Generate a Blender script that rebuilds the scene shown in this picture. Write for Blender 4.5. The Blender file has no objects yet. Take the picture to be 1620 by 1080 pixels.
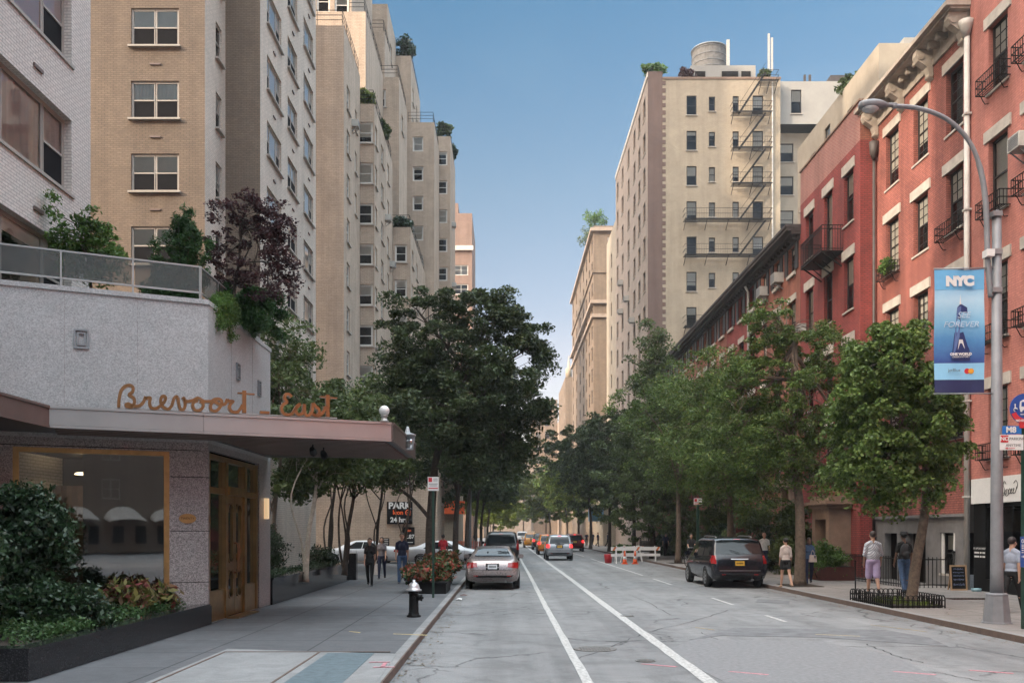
import bpy, bmesh, math, random
import numpy as np
from math import sin, cos, pi, sqrt, atan2, radians
from mathutils import Vector, Matrix
random.seed(7)
S = bpy.context.scene
COL = S.collection
F = 1432.0; H = 1.95
# ---------------- camera ----------------
cam_d = bpy.data.cameras.new("camera"); cam = bpy.data.objects.new("camera", cam_d); COL.objects.link(cam)
cam.location = (0, 0, H); cam.rotation_euler = (radians(90), 0, 0)
cam_d.sensor_width = 36; cam_d.lens = F / 1620 * 36
cam_d.shift_x = 10 / 1620; cam_d.shift_y = 300 / 1620
cam_d.clip_start = 0.1; cam_d.clip_end = 6000
S.camera = cam
# ---------------- light ----------------
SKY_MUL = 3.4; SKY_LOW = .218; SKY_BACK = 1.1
SUN_TRAVEL = Vector((0.80, 0.50, -0.43)).normalized()
to_sun = -SUN_TRAVEL
sun_elev = math.asin(to_sun.z)
world = bpy.data.worlds.new("World"); S.world = world; world.use_nodes = True
wn = world.node_tree.nodes; wl = world.node_tree.links
sky = wn.new("ShaderNodeTexSky"); sky.sky_type = 'NISHITA'; sky.sun_disc = False
sky.sun_elevation = sun_elev
sky.sun_rotation = math.atan2(to_sun.x, to_sun.y)
sky.air_density = 1.0; sky.dust_density = 1.6; sky.ozone_density = 1.0; sky.altitude = 0
bg = wn["Background"]; bg.inputs[1].default_value = 0.15
# sky dimmed low ahead; extra brightness added overhead and behind, unseen, lights the street
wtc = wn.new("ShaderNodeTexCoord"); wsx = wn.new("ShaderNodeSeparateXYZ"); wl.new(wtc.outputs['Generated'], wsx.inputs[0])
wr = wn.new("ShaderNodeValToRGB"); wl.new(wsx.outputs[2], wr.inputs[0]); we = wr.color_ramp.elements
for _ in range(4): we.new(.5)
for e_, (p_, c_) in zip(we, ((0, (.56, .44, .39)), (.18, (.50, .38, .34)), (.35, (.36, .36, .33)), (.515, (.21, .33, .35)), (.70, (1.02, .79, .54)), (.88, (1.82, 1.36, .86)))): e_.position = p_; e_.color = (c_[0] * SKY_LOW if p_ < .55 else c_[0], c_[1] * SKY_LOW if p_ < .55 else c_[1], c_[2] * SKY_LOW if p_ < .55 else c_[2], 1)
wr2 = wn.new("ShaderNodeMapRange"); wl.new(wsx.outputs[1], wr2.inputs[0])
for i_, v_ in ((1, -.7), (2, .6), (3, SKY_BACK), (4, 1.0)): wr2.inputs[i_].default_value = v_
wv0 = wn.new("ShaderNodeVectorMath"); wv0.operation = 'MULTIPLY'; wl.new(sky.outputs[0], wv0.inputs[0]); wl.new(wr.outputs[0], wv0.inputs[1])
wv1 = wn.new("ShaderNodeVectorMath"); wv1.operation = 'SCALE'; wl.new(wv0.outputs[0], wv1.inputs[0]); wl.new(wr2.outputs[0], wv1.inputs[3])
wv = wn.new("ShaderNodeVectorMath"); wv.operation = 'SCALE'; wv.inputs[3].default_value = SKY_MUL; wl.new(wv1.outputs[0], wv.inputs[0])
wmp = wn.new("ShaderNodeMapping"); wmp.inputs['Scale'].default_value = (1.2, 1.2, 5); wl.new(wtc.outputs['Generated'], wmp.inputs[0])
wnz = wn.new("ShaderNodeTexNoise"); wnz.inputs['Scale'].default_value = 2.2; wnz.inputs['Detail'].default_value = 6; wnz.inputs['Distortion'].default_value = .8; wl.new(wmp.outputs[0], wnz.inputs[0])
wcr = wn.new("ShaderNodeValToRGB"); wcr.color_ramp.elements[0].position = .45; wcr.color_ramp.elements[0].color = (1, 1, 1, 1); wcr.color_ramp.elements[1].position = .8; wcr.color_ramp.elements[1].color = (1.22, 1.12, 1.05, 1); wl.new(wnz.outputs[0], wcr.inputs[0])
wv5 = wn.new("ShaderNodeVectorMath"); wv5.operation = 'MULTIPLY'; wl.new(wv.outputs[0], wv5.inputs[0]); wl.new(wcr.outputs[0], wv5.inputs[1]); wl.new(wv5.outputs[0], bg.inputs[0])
sd = bpy.data.lights.new("sun", 'SUN'); sd.energy = 1.0; sd.angle = radians(0.8); sd.color = (1.0, 0.83, 0.64)
sun = bpy.data.objects.new("sun", sd); COL.objects.link(sun)
sun.rotation_euler = SUN_TRAVEL.to_track_quat('-Z', 'Y').to_euler(); sun.location = (-60, -40, 80)
S.view_settings.view_transform = 'Standard'; S.view_settings.look = 'None'
S.view_settings.gamma = 1; S.view_settings.exposure = 2.3
S.cycles.use_denoising = True
S.cycles.max_bounces = 7; S.cycles.diffuse_bounces = 3; S.cycles.glossy_bounces = 3
S.cycles.transparent_max_bounces = 12; S.cycles.transmission_bounces = 4
S.cycles.sample_clamp_indirect = 6; S.cycles.caustics_reflective = False; S.cycles.caustics_refractive = False

# ---------------- helpers ----------------
def px(x, y, D):
    return Vector(((x - 800) / F * D, D, H + (840 - y) / F * D))
def tag(o, label=None, cat=None, group=None, kind=None):
    if label: o['label'] = label
    if cat: o['category'] = cat
    if group: o['group'] = group
    if kind: o['kind'] = kind
    return o
def empty(name, loc=(0, 0, 0), rz=0, label=None, cat=None, group=None, kind=None):
    o = bpy.data.objects.new(name, None); COL.objects.link(o)
    o.location = loc; o.rotation_euler = (0, 0, rz); o.empty_display_size = .2
    return tag(o, label, cat, group, kind)
def link_mesh(name, me, parent=None, loc=(0, 0, 0), rz=0):
    o = bpy.data.objects.new(name, me); COL.objects.link(o)
    o.location = loc; o.rotation_euler = (0, 0, rz)
    if parent is not None: o.parent = parent
    return o
def copy_tree(o, parent=None):
    c = o.copy(); COL.objects.link(c); c.parent = parent
    for ch in list(o.children): copy_tree(ch, c)
    return c

class MB:
    def __init__(s): s.v = []; s.f = []; s.mi = []; s.sm = []; s.M = None
    def add(s, vs, fs, mi=0, smooth=False):
        b = len(s.v)
        if s.M is not None: vs = [s.M @ Vector(v) for v in vs]
        s.v += [tuple(v) for v in vs]
        s.f += [tuple(b + i for i in f) for f in fs]
        s.mi += [mi] * len(fs); s.sm += [smooth] * len(fs)
        return s
    def box(s, x0, x1, y0, y1, z0, z1, mi=0):
        if x0 > x1: x0, x1 = x1, x0
        if y0 > y1: y0, y1 = y1, y0
        if z0 > z1: z0, z1 = z1, z0
        v = [(x0, y0, z0), (x1, y0, z0), (x1, y1, z0), (x0, y1, z0), (x0, y0, z1), (x1, y0, z1), (x1, y1, z1), (x0, y1, z1)]
        return s.add(v, [(3, 2, 1, 0), (4, 5, 6, 7), (0, 1, 5, 4), (1, 2, 6, 5), (2, 3, 7, 6), (3, 0, 4, 7)], mi)
    def obox(s, P, u, w, d, z0, z1, mi=0):
        """box starting at P running w along unit u, depth d to the left of u"""
        u = Vector((u[0], u[1], 0)); n = Vector((-u.y, u.x, 0)); P = Vector((P[0], P[1], 0))
        q = [P, P + u * w, P + u * w + n * d, P + n * d]
        if d < 0: q = [q[3], q[2], q[1], q[0]]
        v = [(a.x, a.y, z0) for a in q] + [(a.x, a.y, z1) for a in q]
        return s.add(v, [(3, 2, 1, 0), (4, 5, 6, 7), (0, 1, 5, 4), (1, 2, 6, 5), (2, 3, 7, 6), (3, 0, 4, 7)], mi)
    def quad(s, a, b, c, d, mi=0): return s.add([a, b, c, d], [(0, 1, 2, 3)], mi)
    def prism(s, pts, z0, z1, mi=0):
        n = len(pts); ar = sum(pts[i][0] * pts[(i + 1) % n][1] - pts[(i + 1) % n][0] * pts[i][1] for i in range(n))
        if ar < 0: pts = pts[::-1]
        v = [(p[0], p[1], z0) for p in pts] + [(p[0], p[1], z1) for p in pts]
        f = [tuple(range(n - 1, -1, -1)), tuple(range(n, 2 * n))] + [(i, (i + 1) % n, n + (i + 1) % n, n + i) for i in range(n)]
        return s.add(v, f, mi)
    def tube(s, pts, r, n=8, mi=0, smooth=True, caps=True):
        pts = [Vector(p) for p in pts]; m = len(pts)
        rs = r if isinstance(r, (list, tuple)) else [r] * m
        vs = []; up = None
        for i, p in enumerate(pts):
            t = (pts[min(i + 1, m - 1)] - pts[max(i - 1, 0)])
            if t.length < 1e-9: t = Vector((0, 0, 1))
            t.normalize()
            if up is None:
                up = Vector((0, 0, 1)) if abs(t.z) < .9 else Vector((1, 0, 0))
            a = t.cross(up)
            if a.length < 1e-4: a = t.orthogonal()
            a.normalize(); b = t.cross(a).normalized(); up = -b if up.dot(-b) > 0 else b
            a = t.cross(up).normalized(); b = up
            for k in range(n):
                th = 2 * pi * k / n
                vs.append(p + (a * cos(th) + b * sin(th)) * rs[i])
        fs = []
        for i in range(m - 1):
            for k in range(n):
                k2 = (k + 1) % n
                fs.append((i * n + k, i * n + k2, (i + 1) * n + k2, (i + 1) * n + k))
        s.add(vs, fs, mi, smooth)
        if caps:
            b = len(s.v) - len(vs)
            s.f += [tuple(b + k for k in range(n - 1, -1, -1)), tuple(b + (m - 1) * n + k for k in range(n))]
            s.mi += [mi] * 2; s.sm += [False] * 2
        return s
    def bar(s, a, b, w, h=None, mi=0):
        """square bar a->b"""
        a = Vector(a); b = Vector(b); h = h or w; t = (b - a).normalized()
        up = Vector((0, 0, 1)) if abs(t.z) < .95 else Vector((1, 0, 0))
        x = t.cross(up).normalized() * w / 2; y = t.cross(x).normalized() * h / 2
        v = [a - x - y, a + x - y, a + x + y, a - x + y, b - x - y, b + x - y, b + x + y, b - x + y]
        return s.add(v, [(3, 2, 1, 0), (4, 5, 6, 7), (0, 1, 5, 4), (1, 2, 6, 5), (2, 3, 7, 6), (3, 0, 4, 7)], mi)
    def lathe(s, prof, n=20, c=(0, 0), mi=0, smooth=True, ax='z'):
        vs = []; m = len(prof)
        for r, z in prof:
            for k in range(n):
                t = 2 * pi * k / n
                if ax == 'z': vs.append((c[0] + r * cos(t), c[1] + r * sin(t), z))
                else: vs.append((z, c[0] + r * cos(t), c[1] + r * sin(t)))   # axis x
        fs = [(i * n + k, i * n + (k + 1) % n, (i + 1) * n + (k + 1) % n, (i + 1) * n + k) for i in range(m - 1) for k in range(n)]
        fs += [tuple(range(n - 1, -1, -1)), tuple((m - 1) * n + k for k in range(n))]
        return s.add(vs, fs, mi, smooth)
    def sphere(s, c, r, n=12, m=8, mi=0, sc=(1, 1, 1)):
        vs = [(c[0], c[1], c[2] - r * sc[2])]
        for i in range(1, m):
            ph = -pi / 2 + pi * i / m
            for k in range(n):
                t = 2 * pi * k / n
                vs.append((c[0] + r * sc[0] * cos(ph) * cos(t), c[1] + r * sc[1] * cos(ph) * sin(t), c[2] + r * sc[2] * sin(ph)))
        vs.append((c[0], c[1], c[2] + r * sc[2])); L = len(vs) - 1
        fs = [(0, 1 + (k + 1) % n, 1 + k) for k in range(n)]
        for i in range(m - 2):
            for k in range(n):
                a = 1 + i * n
                fs.append((a + k, a + (k + 1) % n, a + n + (k + 1) % n, a + n + k))
        a = 1 + (m - 2) * n
        fs += [(a + k, a + (k + 1) % n, L) for k in range(n)]
        return s.add(vs, fs, mi, True)
    def mesh(s, name, mats, off=(0, 0, 0)):
        me = bpy.data.meshes.new(name)
        V = np.array(s.v, dtype=np.float64).reshape(-1, 3) - np.array(off)
        me.from_pydata(V.tolist(), [], s.f)
        if not isinstance(mats, (list, tuple)): mats = [mats]
        for m in mats: me.materials.append(m)
        me.polygons.foreach_set('material_index', s.mi)
        me.polygons.foreach_set('use_smooth', s.sm)
        me.update()
        box_uv(me, off)
        return me
    def build(s, name, mats, parent=None, world=True, loc=(0, 0, 0), rz=0):
        """world=True: verts are world coordinates; else local to loc/parent"""
        if parent is not None and world: off = tuple(parent.location)
        else: off = (0, 0, 0)
        me = s.mesh(name, mats, off)
        return link_mesh(name, me, parent, loc, rz)
def box_uv(me, off=(0, 0, 0)):
    n = len(me.loops)
    if n == 0: return
    uv = me.uv_layers.new(name="uv")
    nv = len(me.vertices); co = np.empty(nv * 3); me.vertices.foreach_get('co', co); co = co.reshape(-1, 3) + np.array(off)
    li = np.empty(n, dtype=np.int32); me.loops.foreach_get('vertex_index', li)
    npo = len(me.polygons); nn = np.empty(npo * 3); me.polygons.foreach_get('normal', nn); nn = nn.reshape(-1, 3)
    lt = np.empty(npo, dtype=np.int32); me.polygons.foreach_get('loop_total', lt)
    fn = np.repeat(nn, lt, axis=0); P = co[li]
    out = np.empty((n, 2)); flat = np.abs(fn[:, 2]) > .75
    ln = np.hypot(fn[:, 0], fn[:, 1]) + 1e-9
    out[:, 0] = np.where(flat, P[:, 0], (-fn[:, 1] * P[:, 0] + fn[:, 0] * P[:, 1]) / ln)
    out[:, 1] = np.where(flat, P[:, 1], P[:, 2])
    uv.data.foreach_set('uv', out.ravel())

# ---------------- materials ----------------
def newmat(name):
    m = bpy.data.materials.new(name); m.use_nodes = True
    return m, m.node_tree.nodes, m.node_tree.links, m.node_tree.nodes["Principled BSDF"]
def rgb(c): return (c[0], c[1], c[2], 1)
def noise(nd, lk, scale, detail=4, rough=.6, vec=None, dist=0):
    t = nd.new("ShaderNodeTexNoise"); t.inputs['Scale'].default_value = scale
    t.inputs['Detail'].default_value = detail; t.inputs['Roughness'].default_value = rough
    t.inputs['Distortion'].default_value = dist
    if vec is not None: lk.new(vec, t.inputs['Vector'])
    return t.outputs['Fac']
def ramp(nd, lk, fac, stops):
    r = nd.new("ShaderNodeValToRGB"); el = r.color_ramp.elements
    while len(el) < len(stops): el.new(.5)
    for e, (p, c) in zip(el, stops): e.position = p; e.color = rgb(c) if len(c) == 3 else c
    lk.new(fac, r.inputs[0]); return r.outputs[0]
def mix(nd, lk, fac, a, b, mode='MIX'):
    m = nd.new("ShaderNodeMix"); m.data_type = 'RGBA'; m.blend_type = mode
    for s_, v in ((m.inputs[0], fac), (m.inputs[6], a), (m.inputs[7], b)):
        if hasattr(v, 'node'): lk.new(v, s_)
        elif isinstance(v, (int, float)): s_.default_value = v
        else: s_.default_value = rgb(v)
    return m.outputs[2]
def bump(nd, lk, bs, h, strength, dist=.02):
    b = nd.new("ShaderNodeBump"); b.inputs['Strength'].default_value = strength; b.inputs['Distance'].default_value = dist
    lk.new(h, b.inputs['Height']); lk.new(b.outputs[0], bs.inputs['Normal'])
def mapped(nd, lk, coord='Object', sc=(1, 1, 1)):
    t = nd.new("ShaderNodeTexCoord"); mp = nd.new("ShaderNodeMapping"); mp.inputs['Scale'].default_value = sc
    lk.new(t.outputs[coord], mp.inputs[0]); return mp.outputs[0]
def m_plain(name, col, rough=.6, metal=0, var=.18, scale=6, spec=None, coat=0, bumpy=0):
    m, nd, lk, bs = newmat(name)
    vec = mapped(nd, lk)
    n = noise(nd, lk, scale, 5, .65, vec)
    c = ramp(nd, lk, n, [(.3, tuple(x * (1 - var) for x in col)), (.7, tuple(min(1, x * (1 + var)) for x in col))])
    lk.new(c, bs.inputs['Base Color'])
    bs.inputs['Roughness'].default_value = rough; bs.inputs['Metallic'].default_value = metal
    if spec is not None: bs.inputs['Specular IOR Level'].default_value = spec
    if coat: bs.inputs['Coat Weight'].default_value = coat; bs.inputs['Coat Roughness'].default_value = .05
    if bumpy: bump(nd, lk, bs, noise(nd, lk, scale * 8, 3, .6, vec), bumpy)
    return m
def m_brick(name, c1, c2, mortar, bw=.21, bh=.07, mort=.012, rough=.85, stain=.25, bumpy=.3, big=None):
    m, nd, lk, bs = newmat(name)
    t = nd.new("ShaderNodeTexCoord"); uv = t.outputs['UV']
    b = nd.new("ShaderNodeTexBrick"); lk.new(uv, b.inputs['Vector'])
    b.inputs['Scale'].default_value = 1; b.inputs['Brick Width'].default_value = bw; b.inputs['Row Height'].default_value = bh
    b.inputs['Mortar Size'].default_value = mort; b.inputs['Mortar Smooth'].default_value = .3; b.inputs['Bias'].default_value = -.1
    b.inputs['Color1'].default_value = rgb(c1); b.inputs['Color2'].default_value = rgb(c2); b.inputs['Mortar'].default_value = rgb(mortar)
    n1 = noise(nd, lk, .35, 6, .7, uv, 1.0)
    st = ramp(nd, lk, n1, [(.3, (1 - stain,) * 3), (.72, (1 + stain * .25,) * 3)])
    c = mix(nd, lk, 1.0, b.outputs['Color'], st, 'MULTIPLY')
    n2 = noise(nd, lk, 14, 3, .6, uv)
    st2 = ramp(nd, lk, n2, [(.3, (.86,) * 3), (.7, (1.08,) * 3)])
    c = mix(nd, lk, 1.0, c, st2, 'MULTIPLY')
    mpv = nd.new("ShaderNodeMapping"); mpv.inputs['Scale'].default_value = (1.3, .09, 1); lk.new(uv, mpv.inputs[0])
    n3 = noise(nd, lk, 1.0, 5, .65, mpv.outputs[0])
    st3 = ramp(nd, lk, n3, [(.32, (1 - stain * .9,) * 3), (.6, (1.0,) * 3)])
    c = mix(nd, lk, 1.0, c, st3, 'MULTIPLY')
    lk.new(c, bs.inputs['Base Color']); bs.inputs['Roughness'].default_value = rough
    inv = nd.new("ShaderNodeMath"); inv.operation = 'SUBTRACT'; inv.inputs[0].default_value = 1; lk.new(b.outputs['Fac'], inv.inputs[1])
    bump(nd, lk, bs, inv.outputs[0], bumpy, .01)
    return m
def m_leaf(name, cols, trans=.25, rough=.55):
    m, nd, lk, bs = newmat(name)
    g = nd.new("ShaderNodeNewGeometry")
    k = len(cols)
    c = ramp(nd, lk, g.outputs['Random Per Island'], [(i / (k - 1) if k > 1 else 0, c_) for i, c_ in enumerate(cols)])
    vec = mapped(nd, lk)
    n = noise(nd, lk, .8, 3, .6, vec)
    st = ramp(nd, lk, n, [(.3, (.7, .7, .7)), (.7, (1.25, 1.25, 1.1))])
    c = mix(nd, lk, 1.0, c, st, 'MULTIPLY')
    lk.new(c, bs.inputs['Base Color']); bs.inputs['Roughness'].default_value = rough
    bs.inputs['Specular IOR Level'].default_value = .35
    tr = nd.new("ShaderNodeBsdfTranslucent"); lk.new(c, tr.inputs[0])
    ms = nd.new("ShaderNodeMixShader"); ms.inputs[0].default_value = trans
    lk.new(bs.outputs[0], ms.inputs[1]); lk.new(tr.outputs[0], ms.inputs[2])
    lk.new(ms.outputs[0], nd["Material Output"].inputs[0])
    return m
def m_glass(name, tint=(.95, .97, .97), trans=.95, rough=.02, ior=1.5):
    m, nd, lk, bs = newmat(name)
    nd.remove(bs)
    tb = nd.new("ShaderNodeBsdfTransparent"); tb.inputs[0].default_value = rgb(tuple(t * trans for t in tint))
    gl = nd.new("ShaderNodeBsdfGlossy"); gl.inputs['Roughness'].default_value = rough; gl.inputs[0].default_value = (.95, .97, 1, 1)
    fr = nd.new("ShaderNodeFresnel"); fr.inputs[0].default_value = ior
    ms = nd.new("ShaderNodeMixShader"); lk.new(fr.outputs[0], ms.inputs[0]); lk.new(tb.outputs[0], ms.inputs[1]); lk.new(gl.outputs[0], ms.inputs[2])
    vec = mapped(nd, lk); nz = noise(nd, lk, .7, 2, .5, vec)
    b = nd.new("ShaderNodeBump"); b.inputs['Strength'].default_value = .04; b.inputs['Distance'].default_value = .03
    lk.new(nz, b.inputs['Height']); lk.new(b.outputs[0], gl.inputs['Normal'])
    lk.new(ms.outputs[0], nd["Material Output"].inputs[0])
    return m
def m_emit(name, col, st):
    m, nd, lk, bs = newmat(name)
    bs.inputs['Base Color'].default_value = rgb(col)
    bs.inputs['Emission Color'].default_value = rgb(col); bs.inputs['Emission Strength'].default_value = st
    return m
def m_speckle(name, stops, scale=60, rough=.35, spec=.5, big=.12):
    m, nd, lk, bs = newmat(name)
    t = nd.new("ShaderNodeTexCoord"); uv = t.outputs['Object']
    v = nd.new("ShaderNodeTexVoronoi"); v.inputs['Scale'].default_value = scale; lk.new(uv, v.inputs['Vector'])
    sx = nd.new("ShaderNodeSeparateColor"); lk.new(v.outputs['Color'], sx.inputs[0])
    c = ramp(nd, lk, sx.outputs[0], stops)
    n1 = noise(nd, lk, .9, 5, .7, uv, .8)
    st = ramp(nd, lk, n1, [(.3, (1 - big,) * 3), (.7, (1 + big * .4,) * 3)])
    c = mix(nd, lk, 1.0, c, st, 'MULTIPLY')
    lk.new(c, bs.inputs['Base Color']); bs.inputs['Roughness'].default_value = rough; bs.inputs['Specular IOR Level'].default_value = spec
    return m
M = {}
M['tan_brick'] = m_brick('tan_brick', (.25, .185, .135), (.20, .15, .11), (.15, .113, .085), .22, .072, .013, stain=.22)
M['grey_brick'] = m_brick('pale_grey_brick', (.70, .60, .51), (.62, .53, .45), (.48, .41, .35), .28, .09, .014, stain=.18)
M['white_brick'] = m_brick('white_brick', (.72, .665, .61), (.65, .60, .55), (.44, .40, .37), .20, .066, .011, stain=.08)
M['tan_brick_far'] = m_brick('buff_brick', (.60, .47, .365), (.52, .41, .315), (.42, .335, .265), .3, .1, .014, stain=.24)
M['red_paint'] = m_brick('red_painted_brick', (.50, .165, .125), (.40, .125, .10), (.26, .095, .075), .21, .075, .016, stain=.48)
M['red_brick'] = m_brick('crimson_brick', (.39, .066, .056), (.29, .05, .044), (.17, .045, .04), .21, .075, .016, stain=.38)
M['pink_brick'] = m_brick('salmon_stucco_brick', (.62, .24, .19), (.55, .205, .165), (.46, .18, .145), .21, .075, .010, stain=.4)
M['old_brick'] = m_brick('weathered_parapet_brick', (.36, .12, .10), (.28, .09, .08), (.42, .27, .23), .21, .07, .016, stain=.25)
M['orange_brick'] = m_brick('orange_brick', (.45, .15, .09), (.33, .10, .065), (.24, .11, .085), .21, .075, .017, stain=.4)
M['cream_brick'] = m_brick('cream_brick', (.48, .395, .29), (.425, .35, .26), (.35, .295, .225), .3, .1, .016, stain=.18)
M['pink_stone'] = m_brick('pinkish_limestone', (.47, .375, .305), (.41, .32, .26), (.34, .27, .22), .3, .1, .016, stain=.16)
M['quoin_brick'] = m_brick('red_brown_brick', (.15, .075, .06), (.11, .06, .05), (.22, .16, .135), .21, .07, .02, stain=.2)
M['brown_brick'] = m_brick('brown_far_brick', (.27, .20, .145), (.23, .17, .12), (.22, .17, .13), .4, .14, .02, stain=.25)
M['rust_brick'] = m_brick('rust_far_brick', (.32, .21, .16), (.28, .18, .14), (.28, .20, .17), .4, .14, .02, stain=.2)
M['stucco'] = m_plain('beige_stucco', (.33, .285, .225), .9, var=.18, scale=.5)
M['lintel'] = m_plain('weathered_stone_lintel', (.44, .40, .355), .85, var=.2, scale=3)
M['white_stucco'] = m_plain('off_white_stucco', (.31, .30, .28), .9, var=.08, scale=.8)
M['grey_stucco'] = m_plain('grey_basement_stucco', (.17, .165, .165), .9, var=.25, scale=1.2, bumpy=.3)
M['limestone'] = m_plain('white_stone_trim', (.62, .58, .52), .8, var=.12, scale=2.5)
M['brownstone'] = m_plain('brownstone_trim', (.22, .15, .11), .85, var=.2, scale=2, bumpy=.3)
M['ac_white'] = m_plain('weathered_casing', (.42, .41, .385), .6, var=.15, scale=5)
M['cornice'] = m_plain('weathered_cornice_paint', (.34, .295, .25), .7, var=.3, scale=2.5)
M['dark_cornice'] = m_plain('dark_tin_cornice', (.055, .045, .042), .6, var=.3, scale=2.5)
M['roof'] = m_plain('roof_membrane', (.16, .15, .14), .95)
M['dark_frame'] = m_plain('black_window_paint', (.022, .02, .02), .45, var=.1)
M['white_frame'] = m_plain('white_window_paint', (.62, .60, .56), .5, var=.08)
M['grey_frame'] = m_plain('taupe_window_metal', (.38, .34, .30), .45, var=.08)
M['glass'] = m_glass('window_glass')
M['glass_b'] = m_glass('window_glass_reflective', trans=.6, ior=2.6)
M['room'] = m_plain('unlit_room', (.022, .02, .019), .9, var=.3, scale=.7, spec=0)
M['blind'] = m_plain('pale_window_blind', (.70, .66, .58), .8, var=.1, scale=1)
M['blind2'] = m_plain('bright_window_blind', (.86, .84, .80), .8, var=.05, scale=1)
M['screen'] = m_plain('insect_screen', (.016, .015, .016), .8, var=.1, spec=.05)
M['iron'] = m_plain('black_wrought_iron', (.010, .009, .009), .55, var=.2, spec=.25)
M['steel'] = m_plain('galvanised_steel', (.30, .31, .32), .5, .6, var=.12, scale=4)
M['pole_paint'] = m_plain('grey_lamp_post_paint', (.23, .235, .25), .55, .2, var=.15, scale=3)
M['green_paint'] = m_plain('dark_green_post_paint', (.012, .045, .03), .45, var=.2)
M['white_pipe'] = m_plain('white_pipe_paint', (.48, .455, .42), .55, var=.15, scale=2)
M['granite'] = m_speckle('grey_granite', [(.0, (.33, .335, .335)), (.35, (.42, .425, .425)), (.7, (.48, .485, .485)), (1, (.56, .565, .56))], 55, .38)
M['granite_pol'] = m_speckle('polished_pink_granite', [(.0, (.13, .12, .12)), (.3, (.27, .25, .245)), (.7, (.40, .37, .36)), (1, (.55, .52, .50))], 75, .3)
M['black_granite'] = m_speckle('polished_black_granite', [(.0, (.008, .008, .009)), (.8, (.02, .02, .022)), (1, (.06, .06, .065))], 90, .09, .3, .2)
M['bronze'] = m_plain('brushed_bronze', (.40, .25, .105), .3, .85, var=.2, scale=5)
M['bronze_letter'] = m_plain('letter_bronze', (.36, .19, .085), .3, .75, var=.2, scale=5)
M['alu'] = m_plain('satin_aluminium_fascia', (.50, .50, .49), .32, .75, var=.06, scale=1.5)
M['alu_dark'] = m_plain('anodised_brown_aluminium', (.20, .15, .135), .4, .6, var=.12, scale=2)
M['alu_rail'] = m_plain('railing_aluminium', (.42, .41, .39), .4, .5, var=.08)
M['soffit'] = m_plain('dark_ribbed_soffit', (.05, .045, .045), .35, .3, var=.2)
M['soil'] = m_plain('planter_soil', (.035, .025, .018), .95, var=.4, scale=20, bumpy=.6)
M['bark'] = m_plain('tree_bark', (.055, .043, .034), .95, var=.4, scale=9, bumpy=.8)
M['bark_pale'] = m_plain('pale_birch_bark', (.42, .36, .29), .85, var=.3, scale=9, bumpy=.4)
M['bark_mid'] = m_plain('brown_bark', (.13, .095, .07), .95, var=.4, scale=9, bumpy=.8)
M['paint_white'] = m_plain('road_white_paint', (.44, .435, .42), .8, var=.55, scale=18)
M['black'] = m_plain('matt_black', (.007, .007, .0075), .6, var=.1, spec=.2)
M['white'] = m_plain('white_enamel', (.72, .71, .69), .5, var=.05)
M['red'] = m_plain('sign_red', (.55, .03, .04), .5, var=.05)
M['orange'] = m_plain('cone_orange', (.75, .12, .03), .5, var=.08)
M['wood_grey'] = m_plain('weathered_tank_wood', (.15, .145, .14), .9, var=.3, scale=3)
M['wood'] = m_plain('pale_wood', (.36, .23, .13), .6, var=.2, scale=4)
M['brown_door'] = m_plain('door_paint_brown', (.07, .035, .025), .5)
M['terracotta'] = m_plain('dark_red_planter', (.10, .028, .02), .7)
LG = {
 'oak': m_leaf('oak_leaves', [(.030, .050, .020), (.042, .066, .026), (.058, .088, .034), (.03, .046, .02), (.10, .12, .045)]),
 'locust': m_leaf('locust_leaves', [(.05, .095, .022), (.085, .145, .032), (.13, .20, .045), (.03, .058, .017), (.19, .23, .055)], .22),
 'ginkgo': m_leaf('ginkgo_leaves', [(.08, .14, .034), (.12, .19, .048), (.17, .24, .065), (.05, .09, .025)], .25),
 'court': m_leaf('courtyard_leaves', [(.065, .095, .035), (.09, .125, .045), (.115, .15, .055), (.045, .07, .028)], .3),
 'shrub': m_leaf('glossy_shrub_leaves', [(.018, .04, .018), (.03, .062, .028), (.045, .085, .04), (.014, .03, .014)], .15, .3),
 'cover': m_leaf('ground_cover_leaves', [(.035, .08, .025), (.05, .11, .035), (.075, .14, .05), (.03, .06, .02)], .25, .5),
 'hedge': m_leaf('hedge_leaves', [(.014, .030, .014), (.024, .048, .02), (.034, .062, .026)], .15, .4),
 'juniper': m_leaf('juniper_needles', [(.025, .075, .02), (.04, .105, .028), (.06, .13, .035)], .2),
 'plum': m_leaf('purple_plum_leaves', [(.05, .022, .028), (.075, .034, .042), (.10, .05, .05), (.04, .018, .022)], .25),
 'lime': m_leaf('fresh_leaves', [(.07, .14, .03), (.10, .19, .04), (.14, .23, .06), (.05, .10, .03)], .35),
 'sunny': m_leaf('yellow_green_leaves', [(.10, .16, .02), (.16, .21, .03), (.07, .11, .02), (.20, .22, .05)], .4),  # sunlit tone of the far trees put into the leaf colour; also yellowish plants
 'flower': m_leaf('flower_bed_leaves', [(.03, .07, .02), (.05, .10, .03), (.04, .085, .025), (.40, .07, .06), (.05, .10, .03), (.45, .13, .10)], .2),
 'croton': m_leaf('variegated_leaves', [(.05, .10, .02), (.22, .20, .06), (.30, .28, .12), (.05, .08, .03), (.35, .09, .10), (.1, .15, .04)], .3),
}
def pixelise(name, fn): pass
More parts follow.
